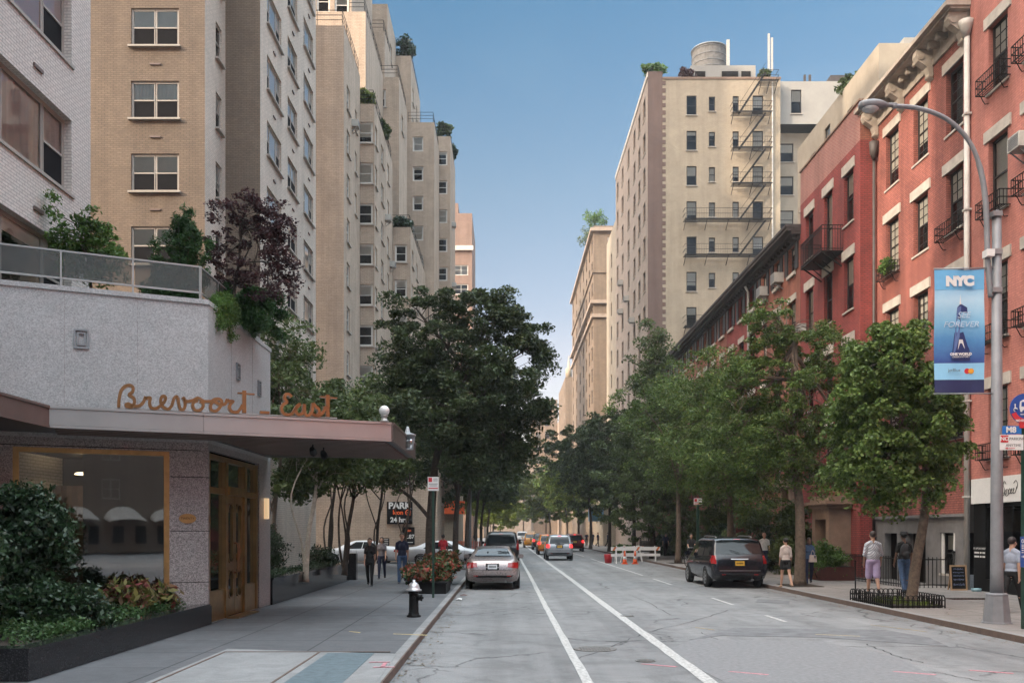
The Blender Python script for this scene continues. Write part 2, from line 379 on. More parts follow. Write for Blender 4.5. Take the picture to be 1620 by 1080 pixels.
# ---------------- windows and walls ----------------
WC = {}
def win_meshes(w, h, style, fk):
    key = (round(w, 2), round(h, 2), style, fk)
    if key in WC: return WC[key]
    fm = M[fk]; f = MB(); T_ = .10 if fk == 'white_frame' else .05; W = w / 2
    def fr(x0, x1, z0, z1, t=.055, y0=0, y1=.06):
        f.box(x0, x0 + t, y0, y1, z0, z1); f.box(x1 - t, x1, y0, y1, z0, z1)
        f.box(x0 + t, x1 - t, y0, y1, z0, z0 + t); f.box(x0 + t, x1 - t, y0, y1, z1 - t, z1)
    secs = []
    if style in ('dh', 'dh66'): secs = [(-W, W, 'dh')]
    elif style == 'pair': secs = [(-W, 0, 'dh'), (0, W, 'dh')]
    elif style == 'wide3': secs = [(-W, -W + w * .27, 'dh'), (-W + w * .27, W - w * .27, 'pic'), (W - w * .27, W, 'dh')]
    elif style == 'shop': secs = [(-W, W, 'pic')]
    elif style == 'door': secs = [(-W, 0, 'pic'), (0, W, 'pic')]
    fr(-W, W, 0, h, T_)
    p = MB(); scl = []
    for (a, b, k) in secs:
        a2 = a + (T_ if a == -W else .02); b2 = b - (T_ if b == W else .02)
        fr(a2, b2, T_, h - T_, .035, .008, .05)
        if k == 'dh': f.box(a2 + .03, b2 - .03, -.002, .046, h * .5 - .025, h * .5 + .025)
        if style == 'dh66':
            for q in (1, 2): 
                xx = a2 + (b2 - a2) * q / 3; f.box(xx - .012, xx + .012, .014, .036, .08, h - .08)
            for q in (1, 2, 4, 5):
                zz = .05 + (h - .1) * q / 6; f.box(a2 + .03, b2 - .03, .012, .038, zz - .011, zz + .011)
        p.quad((a2, .028, .05), (b2, .028, .05), (b2, .028, h - .05), (a2, .028, h - .05))
        if k == 'dh' and style in ('pair', 'wide3'):
            q = MB(); q.quad((a2, .018, .07), (b2, .018, .07), (b2, .018, h * .5 - .03), (a2, .018, h * .5 - .03)); scl.append(q.mesh('insect_screen', M['screen']))
    s = MB(); s.box(-W - .08, W + .08, -.20, .05, -.07, -.003)
    fm_ = f.mesh('window', fm); pm = p.mesh('pane', M['glass']); sm = s.mesh('sill', M['lintel'] if fk != 'grey_frame' else M['grey_frame'])
    scm = scl
    bms = {}
    WC[key] = (fm_, pm, sm, scm, bms, w, h)
    return WC[key]
def blind_mesh(W, drop, kind):
    fm_, pm, sm, scm, bms, w, h = W
    k = (round(drop, 1), kind)
    if k not in bms:
        b = MB()
        if kind == 'curtain' and drop < .99: drop = 1.0
        if kind == 'curtain':
            n = 14; pts = []
            for side in (-1, 1):
                x0, x1 = (-w / 2 + .05, -w / 2 + w * .5 * drop) if side < 0 else (w / 2 - w * .5 * drop, w / 2 - .05)
                for i in range(n):
                    xa = x0 + (x1 - x0) * i / n; xb = x0 + (x1 - x0) * (i + 1) / n
                    ya = .06 + .02 * (i % 2); yb = .06 + .02 * ((i + 1) % 2)
                    b.quad((xa, ya, .05), (xb, yb, .05), (xb, yb, h - .05), (xa, ya, h - .05))
            bms[k] = b.mesh('curtain', M['blind'])
        else:
            b.box(-w / 2 + .06, w / 2 - .06, .034, .04, h - .06 - (h - .12) * drop, h - .06)
            bms[k] = b.mesh('blind', M['blind2'] if kind == 'bright' else M['blind'])
    return bms[k]
rw = random.Random(11)
def add_window(root, P, ang, w, h, style='dh', fk='dark_frame', reveal=.15, cover=None, sill=True, lod=0):
    """P: point on the wall face at the window's bottom centre"""
    W = win_meshes(w, h, style, fk)
    n_in = Vector((-sin(ang), cos(ang), 0))
    o = bpy.data.objects.new('window', W[0]); COL.objects.link(o); o.parent = root
    o.location = Vector(P) + n_in * (reveal - .06) - root.location; o.rotation_euler = (0, 0, ang)
    a = bpy.data.objects.new('pane', W[1]); COL.objects.link(a); a.parent = o
    if sill and lod < 2:
        a = bpy.data.objects.new('sill', W[2]); COL.objects.link(a); a.parent = o
    if lod < 2:
        for sm__ in W[3]: a = bpy.data.objects.new('insect_screen', sm__); COL.objects.link(a); a.parent = o
    if cover is None:
        r = rw.random()
        cover = ('shade', rw.choice([.2, .4, .5, .5, .7, 1.0])) if r < .62 else (('curtain', rw.choice([.5, .8])) if r < .75 else None)
    if cover:
        a = bpy.data.objects.new('curtain' if cover[0] == 'curtain' else 'blind', blind_mesh(W, cover[1], cover[0])); COL.objects.link(a); a.parent = o
    return o
def wall(mb, P0, P1, z0, z1, ops=(), reveal=.15, room=.4, mi=0, mr=1):
    P0 = Vector((P0[0], P0[1], 0)); P1 = Vector((P1[0], P1[1], 0)); L = (P1 - P0).length; u = (P1 - P0) / L; inn = Vector((-u.y, u.x, 0))
    us = sorted({0, L} | {o[0] for o in ops} | {o[1] for o in ops}); zs = sorted({z0, z1} | {o[2] for o in ops} | {o[3] for o in ops})
    us = [a for a in us if -1e-6 <= a <= L + 1e-6]; zs = [a for a in zs if z0 - 1e-6 <= a <= z1 + 1e-6]
    def pt(a, z, d=0): q = P0 + u * a + inn * d; return (q.x, q.y, z)
    for i in range(len(zs) - 1):
        zm = (zs[i] + zs[i + 1]) / 2; run = None
        for j in range(len(us) - 1):
            um = (us[j] + us[j + 1]) / 2
            hole = any(o[0] < um < o[1] and o[2] < zm < o[3] for o in ops)
            if hole:
                if run is not None: mb.quad(pt(run, zs[i]), pt(us[j], zs[i]), pt(us[j], zs[i + 1]), pt(run, zs[i + 1]), mi); run = None
            elif run is None: run = us[j]
        if run is not None: mb.quad(pt(run, zs[i]), pt(L, zs[i]), pt(L, zs[i + 1]), pt(run, zs[i + 1]), mi)
    for (a, b, c, d) in ops:
        for (d0, d1, m_) in ((0, reveal, mi), (reveal, reveal + room, mr)):
            mb.quad(pt(a, c, d0), pt(a, c, d1), pt(a, d, d1), pt(a, d, d0), m_)
            mb.quad(pt(b, c, d1), pt(b, c, d0), pt(b, d, d0), pt(b, d, d1), m_)
            mb.quad(pt(a, c, d0), pt(b, c, d0), pt(b, c, d1), pt(a, c, d1), m_)
            mb.quad(pt(a, d, d1), pt(b, d, d1), pt(b, d, d0), pt(a, d, d0), m_)
        e = reveal + room
        mb.quad(pt(a, c, e), pt(b, c, e), pt(b, d, e), pt(a, d, e), mr)
    return u
class Bldg:
    def __init__(s, name, loc, label, cat='building', group=None):
        s.root = empty(name, loc, 0, label, cat, group); s.lod = 0
    def face(s, mb, P0, P1, z0, z1, wins=(), reveal=.15, mi=0, mr=1):
        """wins: (a_center, z_sill, w, h, style, frame, cover, sill)"""
        ops = [(w[0] - w[2] / 2, w[0] + w[2] / 2, w[1], w[1] + w[3]) for w in wins]
        u = wall(mb, P0, P1, z0, z1, ops, reveal, .4, mi, mr); ang = atan2(u.y, u.x)
        for w in wins:
            if len(w) > 4 and w[4] is None: continue
            P = Vector((P0[0], P0[1], 0)) + u * w[0]; P.z = w[1]
            add_window(s.root, P, ang, w[2], w[3], w[4] if len(w) > 4 else 'dh', w[5] if len(w) > 5 else 'dark_frame', reveal,
                       w[6] if len(w) > 6 else None, w[7] if len(w) > 7 else True, s.lod)
    def vol(s, mb, x0, x1, y0, y1, z0, z1, front=(), east=(), west=(), roof=2, mi=0, par=.0, reveal=.15):
        """front wins by world x, east/west wins by world y"""
        s.face(mb, (x0, y0), (x1, y0), z0, z1, [(w[0] - x0,) + tuple(w[1:]) for w in front], reveal, mi)
        s.face(mb, (x1, y0), (x1, y1), z0, z1, [(w[0] - y0,) + tuple(w[1:]) for w in east], reveal, mi)
        s.face(mb, (x1, y1), (x0, y1), z0, z1, (), reveal, mi)
        s.face(mb, (x0, y1), (x0, y0), z0, z1, [(y1 - w[0],) + tuple(w[1:]) for w in west], reveal, mi)
        if par:
            zr = z1 - par; t = .25
            for (a, b, c, d) in ((x0, x1, y0, y0 + t), (x0, x1, y1 - t, y1)): mb.box(a, b, c, d, z1 + .002, z1 + .08, mi)
            mb.box(x0, x0 + t, y0 + t, y1 - t, z1 + .002, z1 + .08, mi); mb.box(x1 - t, x1, y0 + t, y1 - t, z1 + .002, z1 + .08, mi)
        mb.quad((x0, y0, z1), (x1, y0, z1), (x1, y1, z1), (x0, y1, z1), roof)
def railing(parent, name, pts, z, h=1.0, mat='iron', n_rails=3, spacing=1.2, balus=0, r=.018, world=True):
    mb = MB()
    for i in range(len(pts) - 1):
        a = Vector((pts[i][0], pts[i][1], z)); b = Vector((pts[i + 1][0], pts[i + 1][1], z)); L = (b - a).length
        for k in range(n_rails):
            zz = h * (1 - k / max(1, n_rails - 0.0) * .92) if n_rails > 1 else h
            mb.bar(a + Vector((0, 0, zz)), b + Vector((0, 0, zz)), r * 2)
        m = max(1, int(round(L / spacing)))
        for k in range(m + 1):
            p = a.lerp(b, k / m); mb.bar(p, p + Vector((0, 0, h)), r * 2)
        if balus:
            m = int(L / balus)
            for k in range(m):
                p = a.lerp(b, (k + .5) / m); mb.bar(p + Vector((0, 0, .05)), p + Vector((0, 0, h)), .018)
    return mb.build(name, M[mat], parent, world)
def ac_unit(P, ang, label, group='window air conditioners', s=1.0):
    """box sticking out of a wall; local -y is outward"""
    o = empty('air_conditioner', P, ang, label, 'air conditioner', group)
    m = MB(); m.box(-.3 * s, .3 * s, -.42 * s, 0, 0, .42 * s); m.build('casing', M['ac_white'], o, False)
    g = MB()
    for k in range(7): g.box(-.25 * s, .25 * s, -.43 * s, -.421 * s, (.05 + .05 * k) * s, (.075 + .05 * k) * s)
    g.build('grille', M['steel'], o, False)
    g = MB(); g.bar((-.2 * s, -.38 * s, -.01), (-.2 * s, 0, -.3 * s), .03); g.bar((.2 * s, -.38 * s, -.01), (.2 * s, 0, -.3 * s), .03); g.build('bracket', M['steel'], o, False)
    return o

# ---------------- ground ----------------
def ground_mats():
    m, nd, lk, bs = newmat('asphalt')
    t = nd.new("ShaderNodeTexCoord"); uv = t.outputs['Object']
    n1 = noise(nd, lk, .25, 6, .65, uv, .6); c = ramp(nd, lk, n1, [(.25, (.16, .162, .166)), (.75, (.27, .27, .27))])
    n2 = noise(nd, lk, 55, 3, .7, uv); st = ramp(nd, lk, n2, [(.25, (.62,) * 3), (.5, (1,) * 3), (.78, (1.35,) * 3)])
    c = mix(nd, lk, 1.0, c, st, 'MULTIPLY')
    mp = nd.new("ShaderNodeMapping"); mp.inputs['Scale'].default_value = (.9, .03, 1); lk.new(uv, mp.inputs[0])
    n3 = noise(nd, lk, 1.0, 5, .6, mp.outputs[0]); st = ramp(nd, lk, n3, [(.35, (.76,) * 3), (.62, (1.08,) * 3)])
    c = mix(nd, lk, 1.0, c, st, 'MULTIPLY')
    n4 = noise(nd, lk, 1.1, 5, .7, uv, 1.5); c = mix(nd, lk, 1.0, c, ramp(nd, lk, n4, [(.36, (.80,) * 3), (.5, (1,) * 3), (.66, (1.10,) * 3)]), 'MULTIPLY')
    # cracks: thin lines of a distorted cell texture
    nz = nd.new("ShaderNodeTexNoise"); nz.inputs['Scale'].default_value = .8; nz.inputs['Detail'].default_value = 5; lk.new(uv, nz.inputs[0])
    ad = nd.new("ShaderNodeVectorMath"); ad.operation = 'MULTIPLY_ADD'; lk.new(nz.outputs['Color'], ad.inputs[0]); ad.inputs[1].default_value = (1.6, 1.6, 0); lk.new(uv, ad.inputs[2])
    vo = nd.new("ShaderNodeTexVoronoi"); vo.feature = 'DISTANCE_TO_EDGE'; vo.inputs['Scale'].default_value = .22; lk.new(ad.outputs[0], vo.inputs['Vector'])
    ck = ramp(nd, lk, vo.outputs['Distance'], [(.0, (.35,) * 3), (.008, (1,) * 3)])
    msk = noise(nd, lk, .35, 2, .5, uv); mk = ramp(nd, lk, msk, [(.44, (0,) * 3), (.5, (1,) * 3)])
    c = mix(nd, lk, mk, c, mix(nd, lk, 1.0, c, ck, 'MULTIPLY'))
    # small oil spots
    v2 = nd.new("ShaderNodeTexVoronoi"); v2.inputs['Scale'].default_value = 1.1; lk.new(uv, v2.inputs['Vector'])
    sp = ramp(nd, lk, v2.outputs['Distance'], [(.05, (.72,) * 3), (.16, (1,) * 3)]); c = mix(nd, lk, .6, c, sp, 'MULTIPLY')
    lk.new(c, bs.inputs['Base Color']); bs.inputs['Roughness'].default_value = .82; bs.inputs['Specular IOR Level'].default_value = .35
    bump(nd, lk, bs, n2, .25, .01); M['asphalt'] = m
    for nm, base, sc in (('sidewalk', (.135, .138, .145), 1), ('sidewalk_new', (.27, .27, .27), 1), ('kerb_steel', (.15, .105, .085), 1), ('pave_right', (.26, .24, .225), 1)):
        m, nd, lk, bs = newmat(nm + '_concrete')
        t = nd.new("ShaderNodeTexCoord"); uv = t.outputs['Object']
        n1 = noise(nd, lk, .5, 6, .7, uv, .8); c = ramp(nd, lk, n1, [(.3, tuple(x * .82 for x in base)), (.7, tuple(x * 1.12 for x in base))])
        n2 = noise(nd, lk, 40, 3, .7, uv); st = ramp(nd, lk, n2, [(.3, (.82,) * 3), (.7, (1.12,) * 3)]); c = mix(nd, lk, 1.0, c, st, 'MULTIPLY')
        if nm in ('sidewalk', 'pave_right'):
            b = nd.new("ShaderNodeTexBrick"); b.offset = 0; lk.new(uv, b.inputs['Vector']); b.inputs['Scale'].default_value = 1
            b.inputs['Brick Width'].default_value = 1.52; b.inputs['Row Height'].default_value = 1.52; b.inputs['Mortar Size'].default_value = .016
            b.inputs['Color1'].default_value = (1, 1, 1, 1); b.inputs['Color2'].default_value = (.86, .86, .87, 1); b.inputs['Mortar'].default_value = (.32, .32, .32, 1)
            c = mix(nd, lk, 1.0, c, b.outputs['Color'], 'MULTIPLY')
        v2 = nd.new("ShaderNodeTexVoronoi"); v2.inputs['Scale'].default_value = 1.7; lk.new(uv, v2.inputs['Vector'])
        sp = ramp(nd, lk, v2.outputs['Distance'], [(.04, (.6,) * 3), (.09, (1,) * 3)]); c = mix(nd, lk, .5, c, sp, 'MULTIPLY')
        n5 = noise(nd, lk, 2.2, 5, .7, uv, 1.2); c = mix(nd, lk, 1.0, c, ramp(nd, lk, n5, [(.36, (.84,) * 3), (.62, (1.06,) * 3)]), 'MULTIPLY')
        lk.new(c, bs.inputs['Base Color']); bs.inputs['Roughness'].default_value = .75; bump(nd, lk, bs, n2, .15, .01); M[nm] = m
ground_mats()
M['patch'] = m_plain('newer_asphalt_patch', (.15, .152, .158), .85, var=.3, scale=3, bumpy=.3)
M['patch_lt'] = m_plain('pale_asphalt_patch', (.20, .20, .205), .85, var=.2, scale=12, bumpy=.3)
M['grate'] = m_plain('blue_grey_vault_plate', (.13, .17, .19), .6, .2, var=.25, scale=9, bumpy=.4)
M['iron_cover'] = m_plain('worn_iron_cover', (.22, .21, .20), .5, .5, var=.4, scale=30, bumpy=.4)
M['pink_paint'] = m_plain('faded_pink_spray', (.50, .22, .25), .85, var=.4, scale=20)
M['yellow_paint'] = m_plain('faded_yellow_spray', (.42, .33, .17), .85, var=.4, scale=20)
gp = MB(); gp.quad((-1500, -300, 0), (1500, -300, 0), (1500, 4000, 0), (-1500, 4000, 0)); gp.build('road', M['asphalt']).__setitem__('kind', 'structure')
KL, KR = -1.5, 9.0
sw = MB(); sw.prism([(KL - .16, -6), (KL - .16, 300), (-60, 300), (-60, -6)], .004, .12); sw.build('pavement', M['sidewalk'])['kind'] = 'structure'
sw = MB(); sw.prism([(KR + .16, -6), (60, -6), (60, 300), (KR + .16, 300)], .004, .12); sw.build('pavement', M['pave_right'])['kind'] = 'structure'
for xa, xb, xc, xd in ((KL - .16, KL - .022, KL - .022, KL), (KR + .022, KR + .16, KR, KR + .022)):
    k = MB(); k.box(xa + .001, xb, -6, 300, .002, .121); k.build('kerb', M['sidewalk_new'])['kind'] = 'structure'
    k = MB(); k.box(xc, xd, -6, 300, .002, .118); k.build('kerb_edge', M['kerb_steel'])['kind'] = 'structure'
def flat(name, pts, z, mat, kind='structure'):
    m = MB(); m.prism(pts, z - .003, z); o = m.build(name, mat); o['kind'] = kind; return o
def wob_line(name, x, y0, y1, w, z=.006):
    r = random.Random(int(x * 100)); m = MB(); y = y0; L = []
    while y < y1: L.append((x + r.uniform(-.006, .006) + .012 * sin(y * .2), y, w / 2 * r.uniform(.9, 1.04))); y += .35 + .02 * y
    for a, b in zip(L, L[1:]): m.quad((a[0] - a[2], a[1], z), (a[0] + a[2], a[1], z), (b[0] + b[2], b[1], z), (b[0] - b[2], b[1], z))
    o = m.build(name, M['paint_white']); o['kind'] = 'structure'
wob_line('lane_marking', 1.05, 2, 180, .14); wob_line('lane_marking', 2.64, 2, 180, .19)
for a, b in ((19.5, 21.6), (24, 27), (33, 38), (40, 66), (70, 120)): wob_line('parking_lane_marking', 6.05, a, b, .10)
def gpt(x, y, z=0.0):
    D = (H - z) * F / (y - 840); return ((x - 800) / F * D, D)
flat('asphalt_patch', [gpt(*p) for p in ((1090, 1012), (1160, 993), (1400, 996), (1470, 1008), (1500, 1022), (1300, 1008), (1140, 1005))], .006, M['patch'])
flat('asphalt_patch', [gpt(*p) for p in ((1150, 1080), (1050, 1030), (1100, 1010), (1300, 1014), (1420, 1040), (1500, 1080))], .004, M['patch_lt'])
flat('asphalt_patch', [gpt(*p) for p in ((1200, 947), (1250, 950), (1248, 955), (1195, 952))], .006, M['patch'])
for (xs) in (((900, 1046), (958, 1026), (1020, 1000), (1094, 983), (1160, 962)), ((1110, 1000), (1150, 1018), (1190, 1034), (1215, 1060), (1225, 1082)), ((1150, 1042), (1200, 1056), (1236, 1080)), ((1400, 1043), (1440, 1058), (1500, 1066), (1560, 1080)), ((1370, 1018), (1420, 1038), (1470, 1050)), ((995, 940), (1030, 955), (1064, 975))):
    m = MB(); r = random.Random(xs[0][0]); P = [Vector((*gpt(*p), .0035)) for p in xs]; Q = []
    for a, b in zip(P, P[1:]):
        for k in range(8): Q.append(a.lerp(b, k / 8) + Vector((r.uniform(-.04, .04), r.uniform(-.04, .04), 0)))
    for a, b in zip(Q, Q[1:]):
        t = (b - a).normalized(); n = Vector((-t.y, t.x, 0)) * r.uniform(.004, .013); m.quad(a - n, a + n, b + n, b - n)
    m.build('road_crack', M['black'])['kind'] = 'structure'
def cover(x, y, r, lab, z=.0, sq=False):
    c = gpt(x, y, z); o = empty('manhole_cover', (c[0], c[1], z), 0, lab, 'manhole cover')
    m = MB(); m.lathe([(r, .001), (r, .012), (r * .9, .012), (r * .88, .007), (.01, .007)], 28); m.build('rim', M['iron_cover'], o, False)
    m = MB()
    for i in range(-6, 7):
        for j in range(-6, 7):
            if (i * i + j * j) < 36: m.box(i * r * .13 - .012, i * r * .13 + .012, j * r * .13 - .012, j * r * .13 + .012, .007, .013)
    m.build('lid_studs', M['iron_cover'], o, False)['kind'] = 'stuff'
cover(941, 1026, .36, 'large round iron manhole cover between the two white lane lines')
cover(1021, 1045, .15, 'small round iron valve cover just right of the larger manhole')
cover(992, 974, .16, 'little iron valve cover touching the wider white lane line')
for pts in (((1290, 1003), (1360, 1006)), ((1378, 988), (1466, 999)), ((1100, 992), (1130, 996))):
    a, b = gpt(*pts[0]), gpt(*pts[1]); flat('spray_mark', [(a[0], a[1] - .03), (b[0], b[1] - .03), (b[0], b[1] + .03), (a[0], a[1] + .03)], .0065, M['yellow_paint'])
for (x, y) in ((1180, 1062), (1040, 1050), (1560, 1060), (1440, 1062)):
    a = gpt(x, y); flat('spray_mark', [(a[0] - .25, a[1]), (a[0] - .2, a[1] + .03), (a[0] + .25, a[1] - .25), (a[0] + .2, a[1] - .3)], .0065, M['pink_paint'])
# pavement slab and vault plate near the camera
def sq(*pts): return [gpt(x, y, .12) for x, y in pts]
flat('pavement_slab', sq((205, 1090), (360, 1026), (628, 1034), (585, 1095)), .126, M['sidewalk_new'])
c = [gpt(250, 1080, .12), gpt(355, 1031, .12), gpt(605, 1038, .12)]
V0, V1, V2 = [Vector((p[0], p[1], 0)) for p in (gpt(355, 1031, .12), gpt(500, 1034, .12), gpt(612, 1037, .12))]
mm = MB(); vs = Vector((0, -1, 0))
mm.box(V0.x, V2.x, V0.y - .03, V0.y, .124, .134); mm.box(V0.x, V0.x + .03, 5, V0.y - .03, .124, .134); mm.box(V1.x, V1.x + .03, 5, V0.y - .03, .124, .134)
o = mm.build('vault_hatch_frame', M['kerb_steel']); o['kind'] = 'structure'
flat('vault_plate', [(V1.x + .16, 5), (V1.x + .16, V0.y - .14), (V2.x - .22, V0.y - .14), (V2.x - .22, 5)], .131, M['grate'])
for (x, y) in ((607, 1056), (600, 1048)):
    a = gpt(x, y, .12); flat('spray_mark', [(a[0] - .14, a[1] - .02), (a[0] - .14, a[1] + .03), (a[0] + .14, a[1] + .05), (a[0] + .15, a[1] + .01)], .1335, M['pink_paint'])
a = gpt(608, 1052, .12); flat('spray_mark', [(a[0] - .03, a[1] - .16), (a[0] + .03, a[1] - .16), (a[0] + .02, a[1] + .18), (a[0] - .03, a[1] + .18)], .1365, M['pink_paint'])
for x0, x1, y in ((622, 676, 1002), (552, 570, 998)):
    a = gpt(x0, y, .12); b = gpt(x1, y + 2, .12); flat('spray_mark', [(a[0], a[1] - .02), (b[0], b[1] - .05), (b[0], b[1] + .05), (a[0], a[1] + .04)], .1225, M['yellow_paint'])
# ---------------- left: wing with the oblique wide windows ----------------
bA = Bldg('apartment_building', (-9.4, 20.5, 0), 'white brick apartment wing behind the granite podium, cut off by the picture edge')
mb = MB(); rows = [6.45 - .0, 9.23, 12.03, 14.85]
bA.vol(mb, -25, -9.4, 8.5, 20.5, .13, 22.5, east=[(17.9, z, 3.4, 1.6, 'wide3', 'grey_frame', c) for z, c in zip(rows, (('shade', .2), ('curtain', .5), ('bright', .9), ('shade', .5)))]
       + [(12.0, z, 3.4, 1.6, 'wide3', 'grey_frame') for z in rows], front=[], reveal=.22)
bA.vol(mb, -14, -12, 8.6, 13.1, 22.5, 46)  # unseen tower added on the wing to shade part of the right facade
mb.build('wall', [M['white_brick'], M['room'], M['roof']], bA.root)
bBlocker = Bldg('apartment_building', (-35, 22, 0), 'unseen thin grey slab added behind the white brick wing to block the sun'); mb = MB(); bBlocker.vol(mb, -28, -26.5, 10.6, 23, .13, 52); mb.build('wall', [M['grey_brick'], M['room'], M['roof']], bBlocker.root)  # sun blocker out of view, bounds the sunlit patch on the right houses
bBlocker = Bldg('apartment_building', (-30, 75, 0), 'unseen very tall slab added behind the stepped tower to shade the cream tower'); mb = MB(); bBlocker.vol(mb, -42, -20.5, 60, 92, .13, 70); mb.build('wall', [M['tan_brick_far'], M['room'], M['roof']], bBlocker.root)  # hidden blocker added to keep direct sun off the cream tower
for z in (8.35, 11.2, 13.95):
    m = MB(); m.box(-9.41, -9.36, 18.0, 18.35, z, z + .07); m.build('vent_slot', M['alu_dark'], bA.root)
# unseen taller block added behind the wing to keep sun off street and facade
bShade = Bldg('apartment_building', (-12, -10, 0), 'unseen tall pale brick block added behind the white brick wing to block the sun')
mb = MB(); bShade.vol(mb, -40, -12, -26, 8.2, .13, 27); mb.build('wall', [M['white_brick'], M['room'], M['roof']], bShade.root)
# ---------------- left: main tan / grey brick tower ----------------
bM = Bldg('apartment_tower', (-11, 40, 0), 'tan and grey brick apartment tower rising behind the terrace trees')
mb = MB()
fr = [20.16 - 2.73 * k for k in range(-2, 6)]
front = [(-13.17, z, 1.8, 1.42, 'pair', 'grey_frame', c) for z, c in zip(fr, (('shade', .5), ('shade', .5), ('shade', .5), ('curtain', 1.0), ('shade', .5), None, ('shade', .4), None))]
front += [(-20, z, 1.8, 1.42, 'pair', 'grey_frame') for z in fr]
bM.face(mb, (-26, 34), (-11.3, 34), .13, 50, [(w[0] + 26,) + w[1:] for w in front], .12)
bM.face(mb, (-11.3, 34), (-11.3, 36.5), .13, 50, [(1.65, z + .25, .75, 1.42, 'dh', 'grey_frame') for z in fr], .12, mi=3)
bM.face(mb, (-11.3, 36.5), (-9.9, 36.5), .13, 50, (), .12)
er = [20.3 + 2.73 * k for k in range(-5, 4)]
ew = []
for z in er:
    ew += [(2.25, z, 2.4, 1.45, 'wide3', 'grey_frame', ('bright', 1.0) if rw.random() < .85 else ('shade', .4)), (5.55, z, 1.9, 1.45, 'pair', 'grey_frame', rw.choice([('bright', 1.0), ('bright', .5), ('shade', .5)])),
           (8.95, z, 2.2, 1.45, 'wide3', 'grey_frame', ('bright', 1.0) if rw.random() < .8 else ('shade', .5))]
bM.face(mb, (-9.9, 36.5), (-9.9, 47.2), .13, 50, ew, .14, mi=3)
bM.face(mb, (-9.9, 47.2), (-26, 47.2), .13, 50, mi=3); bM.face(mb, (-26, 47.2), (-26, 34), .13, 50)
mb.prism([(-26, 34), (-11.3, 34), (-11.3, 36.5), (-9.9, 36.5), (-9.9, 47.2), (-26, 47.2)], 49.9, 50.01, 2)
mb.build('wall', [M['tan_brick'], M['room'], M['roof'], M['grey_brick']], bM.root)
for z in fr[:7]:
    m = MB(); m.box(-13.35, -12.95, 33.95, 33.998, z - .72, z - .66); m.build('vent_slot', M['alu_dark'], bM.root)
for z in er:
    for y in (38.7, 42.1, 45.5):
        m = MB(); m.box(-9.898, -9.85, y - .18, y + .18, z - .72, z - .66); m.build('vent_slot', M['alu_dark'], bM.root)
# ---------------- left: stepped tower ----------------
bB = Bldg('stepped_tower', (-9, 70, 0), 'stepped beige apartment tower with planted setback terraces beyond the tan and grey tower')
mb = MB(); W_ = 'white_frame'; bB.lod = 0
def rws(z, pitch, n): return [z - pitch * k for k in range(n)]
bB.vol(mb, -14.5, -9.75, 54.5, 60.6, .13, 32.3, east=[(56.1, z, 1.1, 1.5, 'dh', W_) for z in rws(27.9, 2.72, 7)] + [(58.9, z, .8, 1.4, 'dh', W_) for z in rws(27.9, 2.72, 3)], par=.1)
bB.vol(mb, -14, -8.8, 60.7, 70.3, .13, 30.5, front=[(-9.45, z, 1.1, 1.42, 'dh', W_) for z in rws(27.95, 2.72, 8)],
       east=[(61.5, z, 1.0, 1.42, 'dh', W_) for z in rws(27.95, 2.72, 7)] + [(64.6, z, 1.3, 1.42, 'dh', W_) for z in rws(27.95, 2.72, 6)] + [(67.8, z, 1.0, 1.42, 'dh', W_) for z in rws(27.95, 2.72, 4)], par=.1)
bB.vol(mb, -12, -7.4, 70.4, 83.5, .13, 25.5, front=[(-8.15, z, .95, 1.38, 'dh', W_) for z in rws(22.84, 2.72, 6)], east=[(72.0, z, 1.2, 1.38, 'dh', W_) for z in rws(22.84, 2.72, 4)] + [(75.5, z, 1.2, 1.38, 'dh', W_) for z in rws(22.84, 2.72, 3)], par=.1)
bB.vol(mb, -19, -9.75, 63, 72, 30.5, 38.0, par=.1, front=[(-12.6, 35.2, 1.2, 1.45, 'dh', W_)])
bB.vol(mb, -19, -10.9, 64, 73.9, 38.0, 51, front=[(-12.9, 38.6, .95, 1.6, 'dh', W_), (-11.6, 38.2, 1.0, 1.9, 'dh', W_)])
bB.vol(mb, -16, -8.5, 72.1, 77.9, 25.5, 38.0, front=[(-10.0, 35.7, .9, 1.4, 'pair', W_), (-10.95, 35.7, .9, 1.4, 'dh', W_)], east=[(74.5, 34.6, 1.2, 1.5, 'dh', W_)], par=.1)
bB.vol(mb, -16, -9.9, 74, 78, 38.0, 42.7, par=.1)
bB.vol(mb, -18, -10.2, 78.1, 84.0, 38.0, 47.4, east=[(80.5, 43.5, 1.2, 1.6, 'dh', W_)])
bB.vol(mb, -16, -8.8, 84.1, 93, 25.5, 46.0, front=[(-10.3, 40.6, .9, 1.5, 'dh', W_)], east=[(y, z, 1.1, 1.5, 'dh', W_) for y in (86, 89.5) for z in (42.4, 39.6, 36.9)], par=.1)
bB.vol(mb, -14, -6.6, 83.6, 89.9, .13, 39.6, front=[(-8.1, z, .98, 1.36, 'dh', W_, None, False) for z in rws(37.0, 2.74, 9)], par=.1)
bB.vol(mb, -14, -5.5, 90, 98.5, .13, 41.1, front=[(-6.3, z, 1.0, 1.36, 'dh', W_, None, False) for z in rws(38.3, 2.87, 9)], par=.1)
mb.build('wall', [M['tan_brick_far'], M['room'], M['roof']], bB.root)
